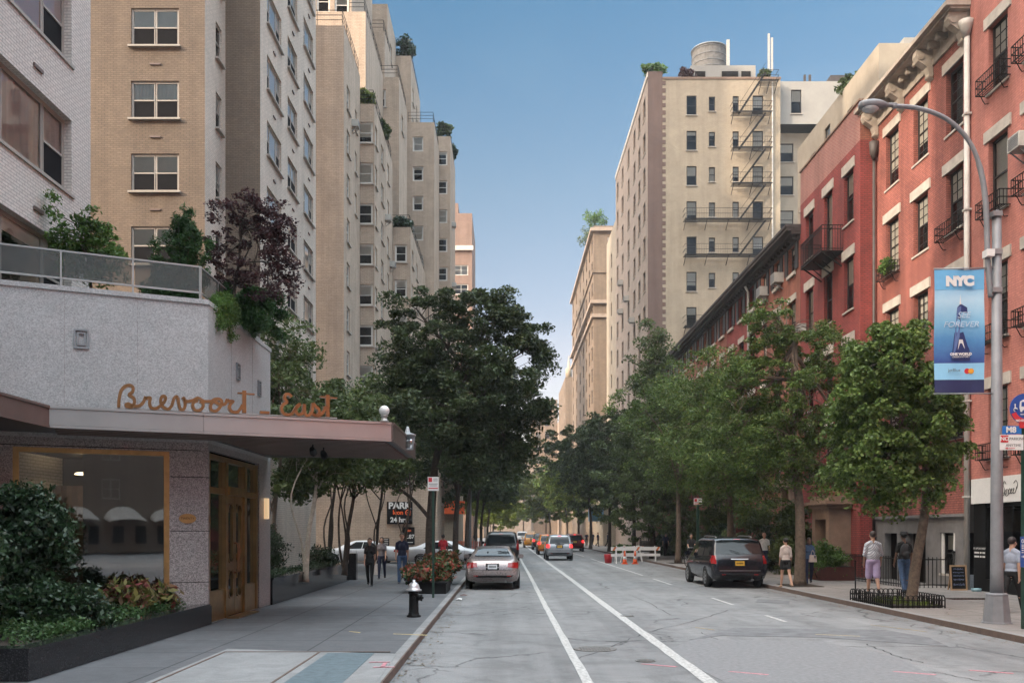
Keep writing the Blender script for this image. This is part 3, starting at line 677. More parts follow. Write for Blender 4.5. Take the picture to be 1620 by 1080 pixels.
for pts, z in (([(-14.4, 54.6), (-9.85, 54.6), (-9.85, 60.5)], 32.4), ([(-10.9, 60.8), (-8.9, 60.8), (-8.9, 70.2)], 30.6), ([(-9.0, 70.5), (-7.5, 70.5), (-7.5, 83)], 25.6),
               ([(-12, 72.2), (-8.6, 72.2), (-8.6, 77.8)], 38.1), ([(-10.9, 63.1), (-9.85, 63.1), (-9.85, 71.8)], 38.1), ([(-12, 74.1), (-10, 74.1), (-10, 78)], 42.8), ([(-9, 83.7), (-6.7, 83.7), (-6.7, 89.8)], 39.7), ([(-7, 90.1), (-5.6, 90.1), (-5.6, 98)], 41.2), ([(-11, 84.2), (-8.9, 84.2), (-8.9, 92.8)], 46.1)):
    railing(bB.root, 'terrace_railing', pts, z, .95, 'iron', 3, 1.5, r=.014)
for i, (x, y, z, a, lab) in enumerate(((-8.8, 66.2, 24.6, pi / 2, 'white air conditioner high on the side of the stepped tower, below the second terrace'), (-9.75, 57.6, 27.6, pi / 2, 'white air conditioner near the top corner of the stepped tower'),
                          (-8.8, 68.9, 22.0, pi / 2, 'white air conditioner on the stepped tower just above the lowest planted terrace'), (-5.5, 92.5, 33.0, pi / 2, 'small white air conditioner on the far edge of the stepped tower, upper one'), (-5.5, 93, 27.0, pi / 2, 'small white air conditioner on the far edge of the stepped tower, lower one'))):
    ac_unit((x, y, z), a, lab)
# garage wall low building
bG = Bldg('garage_building', (-5, 56, 0), 'low beige brick garage building with black parking signs behind the white cars')
mb = MB(); bG.vol(mb, -16, -4.1, 54.3, 54.48, .13, 6.6, front=[(-6.3, 4.75, 1.1, 1.4, 'dh', W_), (-12, 4.2, 1.3, 1.5, 'dh', W_)], reveal=.06)
bG.vol(mb, -9.7, -4.1, 54.6, 60.5, .13, 6.6)
mb.build('wall', [M['tan_brick_far'], M['room'], M['roof']], bG.root)
m = MB(); m.box(-4.75, -4.35, 54.22, 54.29, .3, 2.3); m.build('door', M['dark_frame'], bG.root)
# low building with orange awning further on
bO = Bldg('storefront_building', (-5, 75, 0), 'cream storefront building with an orange awning past the garage on the far side')
mb = MB(); bO.vol(mb, -8.6, -3.9, 71, 83, .13, 9, front=[], east=[(y, 4.6, 1.3, 1.7, 'dh', W_) for y in (73, 76.5, 80)])
mb.build('wall', [M['cream_brick'], M['room'], M['roof']], bO.root)
m = MB(); m.box(-6, -3.2, 70.3, 70.99, 3.3, 4.3); m.build('awning', M['orange'], bO.root)
bC = Bldg('far_tower', (-8, 147, 0), 'reddish brown brick tower farthest down the left row')
mb = MB(); bC.lod = 2
bC.vol(mb, -12, -5.2, 140, 155, .13, 51, front=[(x, z, 2.2, 1.6, 'pair', W_, None, False) for x in (-6.9,) for z in rws(41.5, 2.95, 5)], east=[(y, z, 1.5, 1.6, 'dh', W_, None, False) for y in (144, 150) for z in rws(43.5, 2.95, 5)], par=.1)
bC.vol(mb, -12, -7.4, 141, 154, 51, 53)
mb.build('wall', [M['rust_brick'], M['room'], M['roof']], bC.root)
m = MB(); m.box(-12, -5.0, 139.6, 139.95, 45.3, 46.0); m.build('cornice', M['limestone'], bC.root)

# ---------------- granite podium with entrance ----------------
pod = Bldg('entrance_pavilion', (-7, 19, 0), 'speckled grey granite entrance pavilion with a bronze door and a big shop window')
A = Vector((-9.13, 16.35)); Bp = Vector((-5.85, 17.8)); us = (Bp - A).normalized()
A0 = A - us * 9
mb = MB(); L0 = 9.0
pod.face(mb, A0, Bp, 3.68, 6.4, (), .2)
mb2 = MB(); L = (Bp - A0).length
wall(mb2, A0, Bp, .13, 3.68, [(L0 + .197, L0 + 2.87, .55, 3.49)], .12, 2.6, 0, 1)
pod.face(mb, Bp, (-5.85, 22.5), 3.68, 6.4, ()); pod.face(mb, (-5.85, 22.5), (-9.3, 22.5), .13, 6.4, ())
wall(mb2, Bp, (-5.85, 22.5), .13, 3.68, [(.08, 3.68, .13, 3.55)], .10, 2.4, 0, 1)
mb.quad((-5.85, 17.8, 6.4), (-5.85, 22.5, 6.4), (-9.3, 22.5, 6.4), (-9.13, 16.35, 6.4), 1)
mb.quad((A0.x, A0.y, 6.4), (-9.13, 16.35, 6.4), (-9.3, 22.5, 6.4), (A0.x, 22.5, 6.4), 1)
mb.build('upper_wall', [M['granite'], M['room']], pod.root)
mb2.build('lower_wall', [M['granite_pol'], M['room']], pod.root)
cp = MB(); k1 = Vector((us.y, -us.x)) * .02   # coping outward offset
cA = A0 + k1; cB = Vector((-5.83, 17.77)); 
cp.prism([tuple(cA), tuple(cB), (-5.83, 22.53), (-6.1, 22.55), (-6.1, 18.0), tuple(A0 - k1 * 4)], 6.4, 6.49); cp.build('coping', M['granite'], pod.root)
for t in (.29, .64):   # panel joints
    q = A.lerp(Bp, t); jm = MB(); jm.obox(q, us, .008, -.004, 3.7, 6.4); jm.build('panel_joint', M['granite_pol'], pod.root)
jm = MB(); jm.box(-5.852, -5.846, 19.3, 19.308, 4.2, 6.4); jm.box(-5.852, -5.846, 20.9, 20.908, 4.2, 6.4); jm.build('panel_joint', M['granite_pol'], pod.root)
# pillar course joints
q = A.lerp(Bp, .805)
for z in (.95, 1.95, 3.0):
    jm = MB(); jm.obox(q, us, (Bp - q).length, -.003, z, z + .014); jm.box(-5.851, -5.846, 17.8, 17.88, z, z + .014); jm.build('panel_joint', M['black'], pod.root)
jm = MB(); jm.obox(A.lerp(Bp, -.6), us, 5.6, -.003, 3.52, 3.535); jm.build('panel_joint', M['black'], pod.root)
# window frame bronze
def along(t, d=0): p = A + us * t; return Vector((p.x + us.y * d, p.y - us.x * d))
fm = MB(); a0, a1 = .197, 2.87
fm.obox(along(a0), us, .10, .10, .55, 3.49); fm.obox(along(a1 - .10), us, .10, .10, .55, 3.49)
fm.obox(along(a0 + .10), us, a1 - a0 - .2, .10, 3.40, 3.49); fm.obox(along(a0 + .10), us, a1 - a0 - .2, .10, .55, .63)
w1 = fm.build('shop_window_frame', M['bronze'], pod.root)
g = MB(); p0, p1 = along(a0 + .1, -.06), along(a1 - .1, -.06)
g.quad((p0.x, p0.y, .63), (p1.x, p1.y, .63), (p1.x, p1.y, 3.4), (p0.x, p0.y, 3.4)); g.build('shop_window_pane', M['glass_b'], pod.root)
# interior: lit fixture, curtain wall and counter seen through the glass
fx = MB(); q = along(1.5, -1.6); fx.lathe([(.02, 3.15), (.32, 3.13), (.34, 3.10), (.02, 3.09)], 20, (q.x, q.y)); fx.build('ceiling_lamp', m_emit('warm_lamp_glow', (1, .75, .42), 2.2), pod.root)
fx = MB()
for i in range(24):
    t0 = .4 + i * .1; pa = along(t0, -2.3 - .05 * (i % 2)); pb = along(t0 + .1, -2.3 - .05 * ((i + 1) % 2)); fx.quad((pa.x, pa.y, .6), (pb.x, pb.y, .6), (pb.x, pb.y, 2.9), (pa.x, pa.y, 2.9))
fx.build('interior_drapes', m_plain('brown_drapes', (.10, .065, .05), .9), pod.root)
# vents on the granite
def pvent(P, ang):
    o = empty('wall_light', P, ang); o.parent = None
    return o
for P, ang in (((*along(1.33 + .0, .0), 5.35), atan2(us.y, us.x)), ((-5.85, 19.75, 5.25), pi / 2), ((-5.85, 21.45, 5.15), pi / 2)):
    v = empty('wall_vent', Vector(P) - pod.root.location, ang); v.parent = pod.root
    m = MB(); w, h = .26, .36
    for (x0, x1, z0, z1) in ((-w/2, -w/2+.03, 0, h), (w/2-.03, w/2, 0, h), (-w/2+.03, w/2-.03, 0, .03), (-w/2+.03, w/2-.03, h-.03, h), (-.07, -.045, .06, h-.06), (.045, .07, .06, h-.06), (-.045, .045, .06, .085), (-.045, .045, h-.085, h-.06)): m.box(x0, x1, -.035, -.001, z0, z1)
    m.box(-w/2+.03, w/2-.03, -.012, -.001, .03, .05); o_ = m.mesh('vent_frame', M['steel']); link_mesh('vent_frame', o_, v)
# bronze entrance
D0, D1 = 17.9, 21.45; X = -5.95
dm = MB()
for y0, y1 in ((D0, D0 + .10), (19.0, 19.16), (20.38, 20.54), (D1 - .12, D1)): dm.box(X - .06, X + .08, y0, y1, .13, 3.5)
dm.box(X - .05, X + .07, D0 + .1, 19.0, 2.72, 2.84); dm.box(X - .05, X + .12, 19.16, 20.38, 2.72, 2.90); dm.box(X - .05, X + .07, 20.54, D1 - .12, 2.72, 2.84)
dm.box(X - .05, X + .08, D0 + .1, 19.0, 3.40, 3.498); dm.box(X - .05, X + .08, 19.16, 20.38, 3.40, 3.498); dm.box(X - .05, X + .08, 20.54, D1 - .12, 3.4, 3.498)
dm.box(X - .04, X + .05, D0 + .1, 19.0, .13, .75); dm.box(X - .04, X + .05, 20.54, D1 - .12, .13, .75)
dm.build('entrance_frame', M['bronze'], pod.root)
for y0 in (19.17, 19.78):
    d = MB(); y1 = y0 + .59
    d.box(X - .03, X + .03, y0, y0 + .10, .15, 2.71); d.box(X - .03, X + .03, y1 - .10, y1, .15, 2.71)
    for z0, z1 in ((.15, .52), (1.12, 1.28), (2.55, 2.71)): d.box(X - .028, X + .028, y0 + .10, y1 - .10, z0, z1)
    leaf = d.build('door', M['bronze'], pod.root)
    for (yy) in ((y0 + .10, y1 - .10),):
        g = MB(); g.quad((X, yy[0], .52), (X, yy[1], .52), (X, yy[1], 2.55), (X, yy[0], 2.55)); q = link_mesh('door_pane', g.mesh('door_pane', M['glass_b'], pod.root.location), leaf)
    # curved glazing trim (rounded panel ends) and scrolled pull
    cy = (y0 + y1) / 2; r = .19
    for zc, sg in ((2.36, 1), (1.47, -1), (.93, 1), (.71, -1)):
        t = MB()
        for a0_ in range(8):
            th = pi * a0_ / 8; th2 = pi * (a0_ + 1) / 8
            t.bar((X + .035, cy + r * cos(th), zc + sg * r * sin(th)), (X + .035, cy + r * cos(th2), zc + sg * r * sin(th2)), .03)
        q = link_mesh('glazing_trim', t.mesh('glazing_trim', M['bronze'], pod.root.location), leaf)
    t = MB(); hy = y1 - .05 if y0 < 19.5 else y0 + .05
    t.tube([(X + .03, hy, 1.05), (X + .11, hy, 1.08), (X + .12, hy, 1.3), (X + .12, hy, 1.55), (X + .11, hy, 1.68), (X + .03, hy, 1.7)], .018, 8); q = link_mesh('door_pull', t.mesh('door_pull', M['bronze_letter'], pod.root.location), leaf)
g = MB()
for y0, y1, z0, z1 in ((D0 + .1, 19.0, .75, 2.72), (20.54, D1 - .12, .75, 2.72), (D0 + .1, 19.0, 2.84, 3.4), (19.16, 20.38, 2.9, 3.4), (20.54, D1 - .12, 2.84, 3.4)): g.quad((X, y0, z0), (X, y1, z0), (X, y1, z1), (X, y0, z1))
g.build('entrance_glazing', M['glass_b'], pod.root)
g = MB(); g.box(-5.85, -5.6, 19.0, 20.54, .122, .15); g.build('threshold', M['bronze'], pod.root)
# wall lamp on the far jamb
g = MB(); g.box(-5.848, -5.76, 21.9, 22.05, 2.25, 2.75); g.build('wall_lamp', m_emit('warm_glass', (1, .7, .4), .12), pod.root)
# plaque
q = along(3.2, .004); pl = empty('oval_plaque', (q.x, q.y, 2.2), atan2(us.y, us.x), 'small oval bronze plaque reading TWENTY on the granite pillar beside the entrance', 'plaque')
m = MB(); m.add([(0.16 * cos(t * pi / 16), -.012, .095 * sin(t * pi / 16)) for t in range(32)] + [(0.16 * cos(t * pi / 16), 0, .095 * sin(t * pi / 16)) for t in range(32)], [tuple(range(32))] + [(i, 32 + i, 32 + (i + 1) % 32, (i + 1) % 32) for i in range(32)])
m.build('plate', M['bronze'], pl, False)
def text_obj(name, body, size, mat, parent, loc, rot=(pi / 2, 0, 0), ext=.002, shear=0, align='CENTER', sx=1, bold=0, space=1):
    cu = bpy.data.curves.new(name, 'FONT'); cu.body = body; cu.size = size; cu.extrude = ext; cu.shear = shear; cu.align_x = align; cu.align_y = 'CENTER'; cu.offset = bold; cu.space_character = space
    ob = bpy.data.objects.new(name + '_tmp', cu); COL.objects.link(ob)
    me = bpy.data.meshes.new_from_object(ob.evaluated_get(bpy.context.evaluated_depsgraph_get())); me.name = name
    bpy.data.objects.remove(ob); bpy.data.curves.remove(cu)
    me.materials.clear(); me.materials.append(mat)
    o = link_mesh(name, me, parent, loc); o.rotation_euler = rot; o.scale = (sx, 1, 1)
    return o
text_obj('lettering', 'TWENTY', .06, M['black'], pl, (0, -.014, 0))
m = MB(); m.add([(-5.842, 17.84 + .03 * cos(t * pi / 8), 2.2 + .07 * sin(t * pi / 8)) for t in range(16)], [tuple(range(16))]); m.build('side_plaque', M['bronze_letter'], pod.root)

# ---------------- canopy ----------------
ca = empty('entrance_canopy', (-5, 18, 0), 0, 'long satin aluminium entrance canopy carrying the bronze script letters', 'canopy')
c1, c2 = Vector((-7.9, 15.6)), Vector((-2.29, 18.0)); uc = (c2 - c1).normalized(); zt, zb = 4.11, 3.73
poly = [tuple(c1), tuple(c2), (-2.27, 22.3), (-5.84, 22.3), (-5.84, 17.79), (-9.3, 16.26), (-11.5, 15.2), (-11.5, 10.5), (-7.9, 10.5)]
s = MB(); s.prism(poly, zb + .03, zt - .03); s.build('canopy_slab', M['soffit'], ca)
def fascia(p, q, mat, name='fascia'):
    p = Vector(p); q = Vector(q); u = (q - p).normalized(); L = (q - p).length; f = MB()
    f.obox(p, u, L, -.05, zb + .05, zt - .05); f.obox(p, u, L, -.065, zb, zb + .045); f.obox(p, u, L, -.075, zt - .045, zt)
    f.build(name, M[mat], ca)
fascia(c1, c1.lerp(c2, .42) - uc * .003, 'alu'); fascia(c1.lerp(c2, .42) + uc * .003, c2, 'alu')
fascia(c2, (-2.27, 22.3), 'alu_dark'); fascia((-7.9, 10.5), tuple(c1), 'alu_dark')
tp = MB(); tp.prism([(p[0], p[1]) for p in poly], zt - .028, zt - .01); tp.build('canopy_roof', M['alu'], ca)
rb = MB()
for i in range(15):      # soffit ribs parallel to the fascia
    o_ = .12 + i * .27; a = c1 + Vector((-uc.y, uc.x)) * o_ + uc * (.1); b = c2 + Vector((-uc.y, uc.x)) * o_
    if a.x < -5.6 and i > 3: a = a + uc * ((-5.6 - a.x) / uc.x)
    b = a + uc * max(.1, ((-2.4 - a.x) / uc.x))
    if b.y > 22.2: continue
    rb.obox(a, uc, (b - a).length, .09, zb - .015, zb + .029)
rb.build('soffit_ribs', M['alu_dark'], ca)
pp = MB(); a = along(-.2, .12); b = along(2.6, .14); pp.tube([(a.x, a.y, 4.22), (b.x, b.y, 4.2)], .02, 8); pp.build('roof_conduit', M['alu_rail'], ca)
# track lights below
for (t, dd) in ((.78, 1.0), (.84, 1.7)):
    q = c1.lerp(c2, t) + Vector((-uc.y, uc.x)) * dd
    o = empty('spotlight', (q.x, q.y, zb), 0, 'black spotlight under the canopy, ' + ('nearer the front edge' if dd < 1.5 else 'set further back'), 'spotlight')
    m = MB(); m.tube([(0, 0, -.005), (0, 0, -.10)], .015); m.build('stem', M['black'], o, False)
    m = MB(); m.tube([(0, -.09, -.11), (0, 0, -.15), (0, .08, -.19)], [.05, .07, .075], 12); m.build('lamp_head', M['black'], o, False)
# letters
def smooth(P, n=7):
    P = [Vector(p) for p in P]; Q = []
    for i in range(len(P) - 1):
        p0 = P[max(0, i - 1)]; p1 = P[i]; p2 = P[i + 1]; p3 = P[min(len(P) - 1, i + 2)]
        for k in range(n):
            t = k / n
            Q.append(.5 * ((2 * p1) + (-p0 + p2) * t + (2 * p0 - 5 * p1 + 4 * p2 - p3) * t * t + (-p0 + 3 * p1 - 3 * p2 + p3) * t ** 3))
    Q.append(P[-1]); return Q
strokes = {   # in photo-crop units (x, y down)
 'B': [[(76, 222), (78, 170), (92, 110), (120, 80), (152, 74), (172, 90), (168, 120), (146, 138), (176, 160), (182, 190), (165, 218), (135, 216), (124, 205), (140, 198), (170, 212), (210, 214), (240, 190), (258, 150)]],
 'r': [[(258, 150), (262, 160), (288, 160), (284, 190), (292, 222), (322, 232), (356, 214), (385, 185)]],
 'e': [[(385, 185), (392, 160), (378, 148), (362, 160), (360, 190), (376, 222), (408, 236), (432, 214), (446, 170), (462, 152), (474, 160)]],
 'v': [[(474, 160), (480, 200), (492, 236), (514, 236), (524, 200), (512, 158)]],
 'ooo': [[(506, 156), (530, 184), (572, 180), (610, 164), (650, 186), (700, 186)], [(610, 180), (584, 190), (574, 215), (590, 244), (618, 246), (642, 226), (642, 198), (622, 184)], [(700, 188), (720, 174), (752, 172), (770, 190), (758, 226), (730, 252), (700, 244), (694, 215), (712, 192), (738, 196), (750, 206), (790, 206), (808, 172)]],
 'r2': [[(808, 172), (816, 186), (846, 188), (826, 210), (822, 236), (842, 258), (876, 258), (900, 232), (910, 210)]],
 'E': [[(1240, 162), (1222, 144), (1200, 146), (1192, 170), (1208, 196), (1182, 214), (1172, 240), (1184, 270), (1212, 282), (1244, 272), (1268, 240), (1300, 210)]],
 'a': [[(1300, 210), (1282, 218), (1268, 240), (1272, 268), (1292, 282), (1318, 262), (1326, 212), (1326, 240), (1332, 278), (1352, 288), (1376, 262), (1384, 204)]],
 's': [[(1384, 204), (1400, 226), (1422, 246), (1424, 274), (1404, 290), (1384, 280), (1410, 290), (1440, 280), (1462, 250), (1466, 226)]],
}
def letpt(x, y):
    X_ = 170 + x / 4.263; t = (c1.y * (X_ - 800) / F - c1.x) / ((c2 - c1).x - (c2 - c1).y * (X_ - 800) / F)
    p = c1.lerp(c2, t); base = 218 + (x - 76) * (300 - 218) / (1490 - 76)
    z = zt + .03 + (base + 4 - y) / 4.263 * p.y / F
    n = Vector((uc.y, -uc.x)) * -.02
    return Vector((p.x + n.x, p.y + n.y, z))
sg = empty('script_sign', (-5, 17, zt), 0, 'bronze script letters spelling Brevoort - East standing along the canopy edge', 'sign')
nrm = Vector((uc.y, -uc.x, 0))
def ribbon(mb_, P, w, d=.055):
    """flat stroke: w wide in the letter plane, d deep"""
    m = len(P); vs = []
    for i, p in enumerate(P):
        t = (P[min(i + 1, m - 1)] - P[max(i - 1, 0)]).normalized(); s_ = t.cross(nrm).normalized() * w / 2
        vs += [p - s_ + nrm * d, p + s_ + nrm * d, p + s_ - nrm * d, p - s_ - nrm * d]
    fs = [(3, 2, 1, 0), (4 * m - 4, 4 * m - 3, 4 * m - 2, 4 * m - 1)]
    for i in range(m - 1):
        for k in range(4): fs.append((4 * i + k, 4 * i + (k + 1) % 4, 4 * i + 4 + (k + 1) % 4, 4 * i + 4 + k))
    mb_.add(vs, fs)
for nm, ss in strokes.items():
    lm = MB()
    for st in ss:
        P = smooth([letpt(*p) for p in st], 6); ribbon(lm, P, .054, .07)
    o = lm.build('script_letter', M['bronze_letter'], sg)
for bx, y0, y1, xa, xb, yc in ((922, 116, 266, 878, 992, 136), (1484, 150, 296, 1432, 1548, 166)):
    lm = MB(); ribbon(lm, [letpt(bx, y0), letpt(bx, y1)], .07); ribbon(lm, [letpt(xa, yc - 6), letpt(xb, yc + 6)], .025, .05); lm.build('script_letter', M['bronze_letter'], sg)
lm = MB(); ribbon(lm, [letpt(1028, 262), letpt(1092, 266)], .05); lm.build('script_dash', M['bronze_letter'], sg)
lm = MB(); ribbon(lm, [letpt(60, 226), letpt(1548, 306)], .02, .04); lm.build('letter_rail', M['alu_rail'], sg)
# globe lamp on the canopy, lantern at its end
q = px(608, 668, 17.9)
gl = empty('globe_lamp', (q.x, q.y, zt), 0, 'white glass globe lamp on a small fluted base standing on the end of the canopy', 'lamp')
m = MB(); m.lathe([(.085, 0), (.085, .03), (.06, .04), (.055, .10), (.075, .11), (.075, .13)], 16); m.build('base', M['alu_rail'], gl, False)
m = MB(); m.sphere((0, 0, .22), .105, 20, 14); m.build('globe', m_plain('opal_globe_glass', (.75, .74, .72), .2, var=.03, coat=1), gl, False)
q = Vector((-2.19, 19.6, 3.83))
ln = empty('lantern', (-2.2, 20.3, 3.80), 0, 'small glass lantern fixed to the street end of the canopy', 'lantern')
m = MB(); m.lathe([(.12, .0), (.17, .28), (.172, .285), (.12, .0)], 6); m.build('glass_body', M['glass'], ln, False)
m = MB(); m.lathe([(.19, .285), (.19, .32), (.06, .36), (.05, .44), (.02, .50)], 6); m.lathe([(.13, -.03), (.13, 0), (.03, 0)], 6)
for k in range(6): m.bar((.12 * cos(k * pi / 3), .12 * sin(k * pi / 3), 0), (.17 * cos(k * pi / 3), .17 * sin(k * pi / 3), .29), .012)
m.build('lantern_frame', M['steel'], ln, False)
m = MB(); m.bar((0, 0, .1), (-.02, 0, .1), .05); m.lathe([(.02, .02), (.035, .10), (.01, .2)], 8); m.build('bulb', M['white'], ln, False)
# frosted glass railing on the podium
gr = empty('terrace_balustrade', (-7, 18, 6.4), 0, 'frosted glass and aluminium balustrade along the podium roof terrace', 'railing')
pr = [A0 - k1 * 2.2 + us * .0, Vector((-6.05, 17.98)), Vector((-6.05, 22.3))]
M['frost'] = m_plain('frosted_glass', (.26, .27, .26), .25, var=.1, scale=1); 
mfr, nd_, lk_, bs_ = newmat('frosted_panel'); bs_.inputs['Base Color'].default_value = (.20, .21, .20, 1); bs_.inputs['Roughness'].default_value = .2
tb_ = nd_.new("ShaderNodeBsdfTransparent"); tb_.inputs[0].default_value = (.75, .75, .74, 1); mx_ = nd_.new("ShaderNodeMixShader"); mx_.inputs[0].default_value = .68
lk_.new(bs_.outputs[0], mx_.inputs[1]); lk_.new(tb_.outputs[0], mx_.inputs[2]); lk_.new(mx_.outputs[0], nd_["Material Output"].inputs[0])
zr0, zr1 = 6.70, 7.18
for (a, b) in ((pr[0], pr[1]), (pr[1], pr[2])):
    u = (b - a).normalized(); L_ = (b - a).length; n_ = int(round(L_ / 1.22)); st = L_ / n_
    f = MB(); f.obox(a, u, L_, .05, zr1, zr1 + .03); f.obox(a + u * .0, u, L_, .03, zr0 - .035, zr0)
    f.build('handrail', M['alu_rail'], gr)
    for k in range(n_ + 1):
        p = a + u * (k * st - .022); f = MB(); f.obox(p, u, .035, .035, 6.49, zr1 - .001); f.build('post', M['alu_rail'], gr)
        if k < n_:
            f = MB(); f.obox(a + u * (k * st + .03), u, st - .06, .012, zr0 + .001, zr1 - .001); f.build('glass_panel', mfr, gr)
# ---------------- planters ----------------
pl1 = empty('granite_planter', (-6, 14, .12), 0, 'polished black granite planter box along the pavement in front of the shop window', 'planter')
pts_o = [(-5.8, 11.0), (-5.8, 17.86)]
m = MB(); m.box(-5.83, -5.80, 11.0, 17.86, .125, .49); m.box(-11, -5.831, 11.0, 11.03, .125, .49); m.build('side_slab', M['black_granite'], pl1)
m = MB(); m.box(-6.05, -5.785, 10.985, 17.75, .491, .53); m.box(-11, -6.051, 10.985, 11.25, .491, .53); m.build('coping', M['black_granite'], pl1)
m = MB(); m.prism([(-11, 11.25), (-6.05, 11.25), (-6.05, 17.55), (-9.13, 16.2), (-11, 15.4)], .3, .46); m.build('soil', M['soil'], pl1)
pl2 = empty('granite_wall', (-6, 28, .12), 0, 'low polished black granite planter wall running from the entrance towards the driveway', 'planter')
m = MB(); m.box(-6.1, -5.8, 22.52, 33.6, .125, .74); m.build('wall_body', M['black_granite'], pl2)
m = MB(); m.box(-6.15, -5.77, 22.52, 33.6, .741, .79); m.build('coping', M['black_granite'], pl2)
m = MB(); m.box(-5.9, -5.62, 34.0, 34.35, .125, 1.12); m.build('end_pier', M['black_granite'], pl2)
m = MB(); m.box(-9.4, -6.1, 22.6, 33.9, .13, .55); o = m.build('planting_bed', M['soil']); o['kind'] = 'structure'
# signs on the garage wall
def sign_box(name, x0, x1, z0, z1, y, label, mat='black'):
    o = empty(name, ((x0 + x1) / 2, y, (z0 + z1) / 2), 0, label, 'sign')
    m = MB(); m.box(-(x1 - x0) / 2, (x1 - x0) / 2, 0, .12, -(z1 - z0) / 2, (z1 - z0) / 2); m.build('panel', M[mat], o, False); return o
s1 = sign_box('parking_sign', -7.1, -5.58, 2.38, 3.72, 54.1, 'large black sign reading PARK 24 hrs. on the garage wall')
text_obj('lettering', 'PARK', .52, M['white'], s1, (0, -.01, .42), bold=.02, sx=1.05)
text_obj('lettering', 'Icon', .36, M['orange'], s1, (-.1, -.01, .02), bold=.015)
text_obj('lettering', '24 hrs.', .40, M['white'], s1, (0, -.01, -.42), bold=.015)
m = MB(); m.lathe([(.0, 0), (.19, 0), (.19, .01)], 20)
g = MB(); g.tube([(.52 + .16 * cos(t), -.01, .02 + .16 * sin(t)) for t in [i * pi / 8 + .5 for i in range(14)]], .03, 6); g.bar((.42, -.01, .02), (.68, -.01, .02), .05); g.build('round_logo', M['orange'], s1, False)
s2 = sign_box('price_sign', -6.2, -5.45, 1.15, 2.2, 54.1, 'smaller black price sign reading 12.87 hung below the PARK sign')
text_obj('lettering', '12.87', .33, M['white'], s2, (0, -.01, -.05), bold=.01); text_obj('lettering', 'Icon', .2, M['orange'], s2, (0, -.01, .33), bold=.01); m = MB(); m.box(-.28, -.1, -.012, -.001, -.42, -.34); m.box(-.04, .28, -.012, -.001, -.40, -.36); m.build('price_bar', M['white'], s2, False)
s3 = sign_box('rate_board', -7.35, -6.9, .95, 1.55, 53.6, 'low black rate board standing by the garage entrance')
for k in range(5):
    m = MB(); m.box(-.17, .17, -.012, -.001, .2 - k * .1, .23 - k * .1); m.build('text_line', M['white'], s3, False)
m = MB(); m.bar((-.15, .05, -.3), (-.15, .05, -.83), .04); m.bar((.15, .05, -.3), (.15, .05, -.83), .04); m.build('leg', M['steel'], s3, False)
# ---------------- right: row houses ----------------
def lintel(mb, x, y, z, w, h=.34, d=.05): mb.box(x - d, x + .02, y - w / 2, y + w / 2, z, z + h)
def guard(root, x, y, z, w, name='window_guard', d=.32, h=.45, box=True):
    m = MB(); a, b = y - w / 2, y + w / 2
    for zz in (0, h * .5, h): 
        m.bar((x - d, a, z + zz), (x - d, b, z + zz), .025); m.bar((x, a, z + zz), (x - d, a, z + zz), .025); m.bar((x, b, z + zz), (x - d, b, z + zz), .025)
    n = int(w / .11)
    for i in range(n + 1): yy = a + (b - a) * i / n; m.bar((x - d, yy, z), (x - d, yy, z + h), .016)
    for yy in (a, b):
        for q in (.33, .66): m.bar((x - d * q, yy, z), (x - d * q, yy, z + h), .016)
    for i in range(int(d / .08)): m.bar((x - .06 - i * .08, a, z), (x - .06 - i * .08, b, z), .02)
    for yy in (a + .15, b - .15):
        P_ = [(x, yy, z - .28), (x - .10, yy, z - .30), (x - .16, yy, z - .22), (x - .22, yy, z - .10), (x - d + .04, yy, z - .01)]; m.tube(P_, .014, 5)
    return m.build(name, M['iron'], root)
def townhouse_wins(ys, zs, w, h, style='dh66', cov=None, fk='dark_frame'):
    return [(y, z, w, hh, style, fk, cov) for y in ys for z, hh in zip(zs, h)]
# building 0: salmon painted, with the shop
X0 = 14.6
b0 = Bldg('townhouse', (X0, 25, 0), 'salmon painted brick town house with a white shop fascia at the extreme right')
mb = MB(); w0 = townhouse_wins((26.85, 24.9, 22.6), (15.15, 11.45, 7.7, 4.15), 1.05, (2.0, 2.25, 2.2, 2.1), 'dh')
w0 = [(y, z, w, h, 'dh66' if i % 4 != 1 else 'dh', f, c) for i, (y, z, w, h, s_, f, c) in enumerate(w0)]
b0.face(mb, (X0, 28.45), (X0, 19), 3.55, 20.5, [(28.45 - w[0],) + w[1:] for w in w0], .2)
mb.build('wall', [M['pink_brick'], M['room'], M['roof']], b0.root)
mb = MB(); mb.box(X0 + .01, 28, 19, 28.44, 20.3, 20.5); mb.quad((X0, 19, .1), (28, 19, .1), (28, 19, 20.5), (X0, 19, 20.5)); mb.build('roof', [M['roof']], b0.root)
lm = MB()
for w in w0: lintel(lm, X0, w[0], w[1] + w[3], 1.45)
lm.build('lintels', M['lintel'], b0.root)['kind'] = 'stuff'
for y, z in ((26.85, 15.15), (24.9, 15.15), (26.85, 11.4), (24.9, 11.4), (24.9, 7.7), (26.85, 7.6), (26.85, 4.1), (24.9, 4.1)): guard(b0.root, X0, y, z, 1.35)
m = MB(); m.box(X0 - .10, X0 - .002, 19, 28.2, 2.80, 3.56); fas = m.build('shop_fascia', M['white'], b0.root)
m = MB(); m.box(X0 - .02, X0 + .3, 27.5, 28.2, .13, 2.80); m.box(X0 - .02, X0 + .3, 24.0, 24.2, .13, 2.8); m.box(X0 + .0, X0 + .3, 19, 28.2, 2.7, 2.795); m.box(X0 - .02, X0 + .3, 24.2, 27.5, .13, .5); m.build('shop_front', M['black'], b0.root)
m = MB(); m.box(X0 + .3, X0 + .34, 26.6, 28.2, .13, 2.7); m.build('shop_door', M['black'], b0.root)
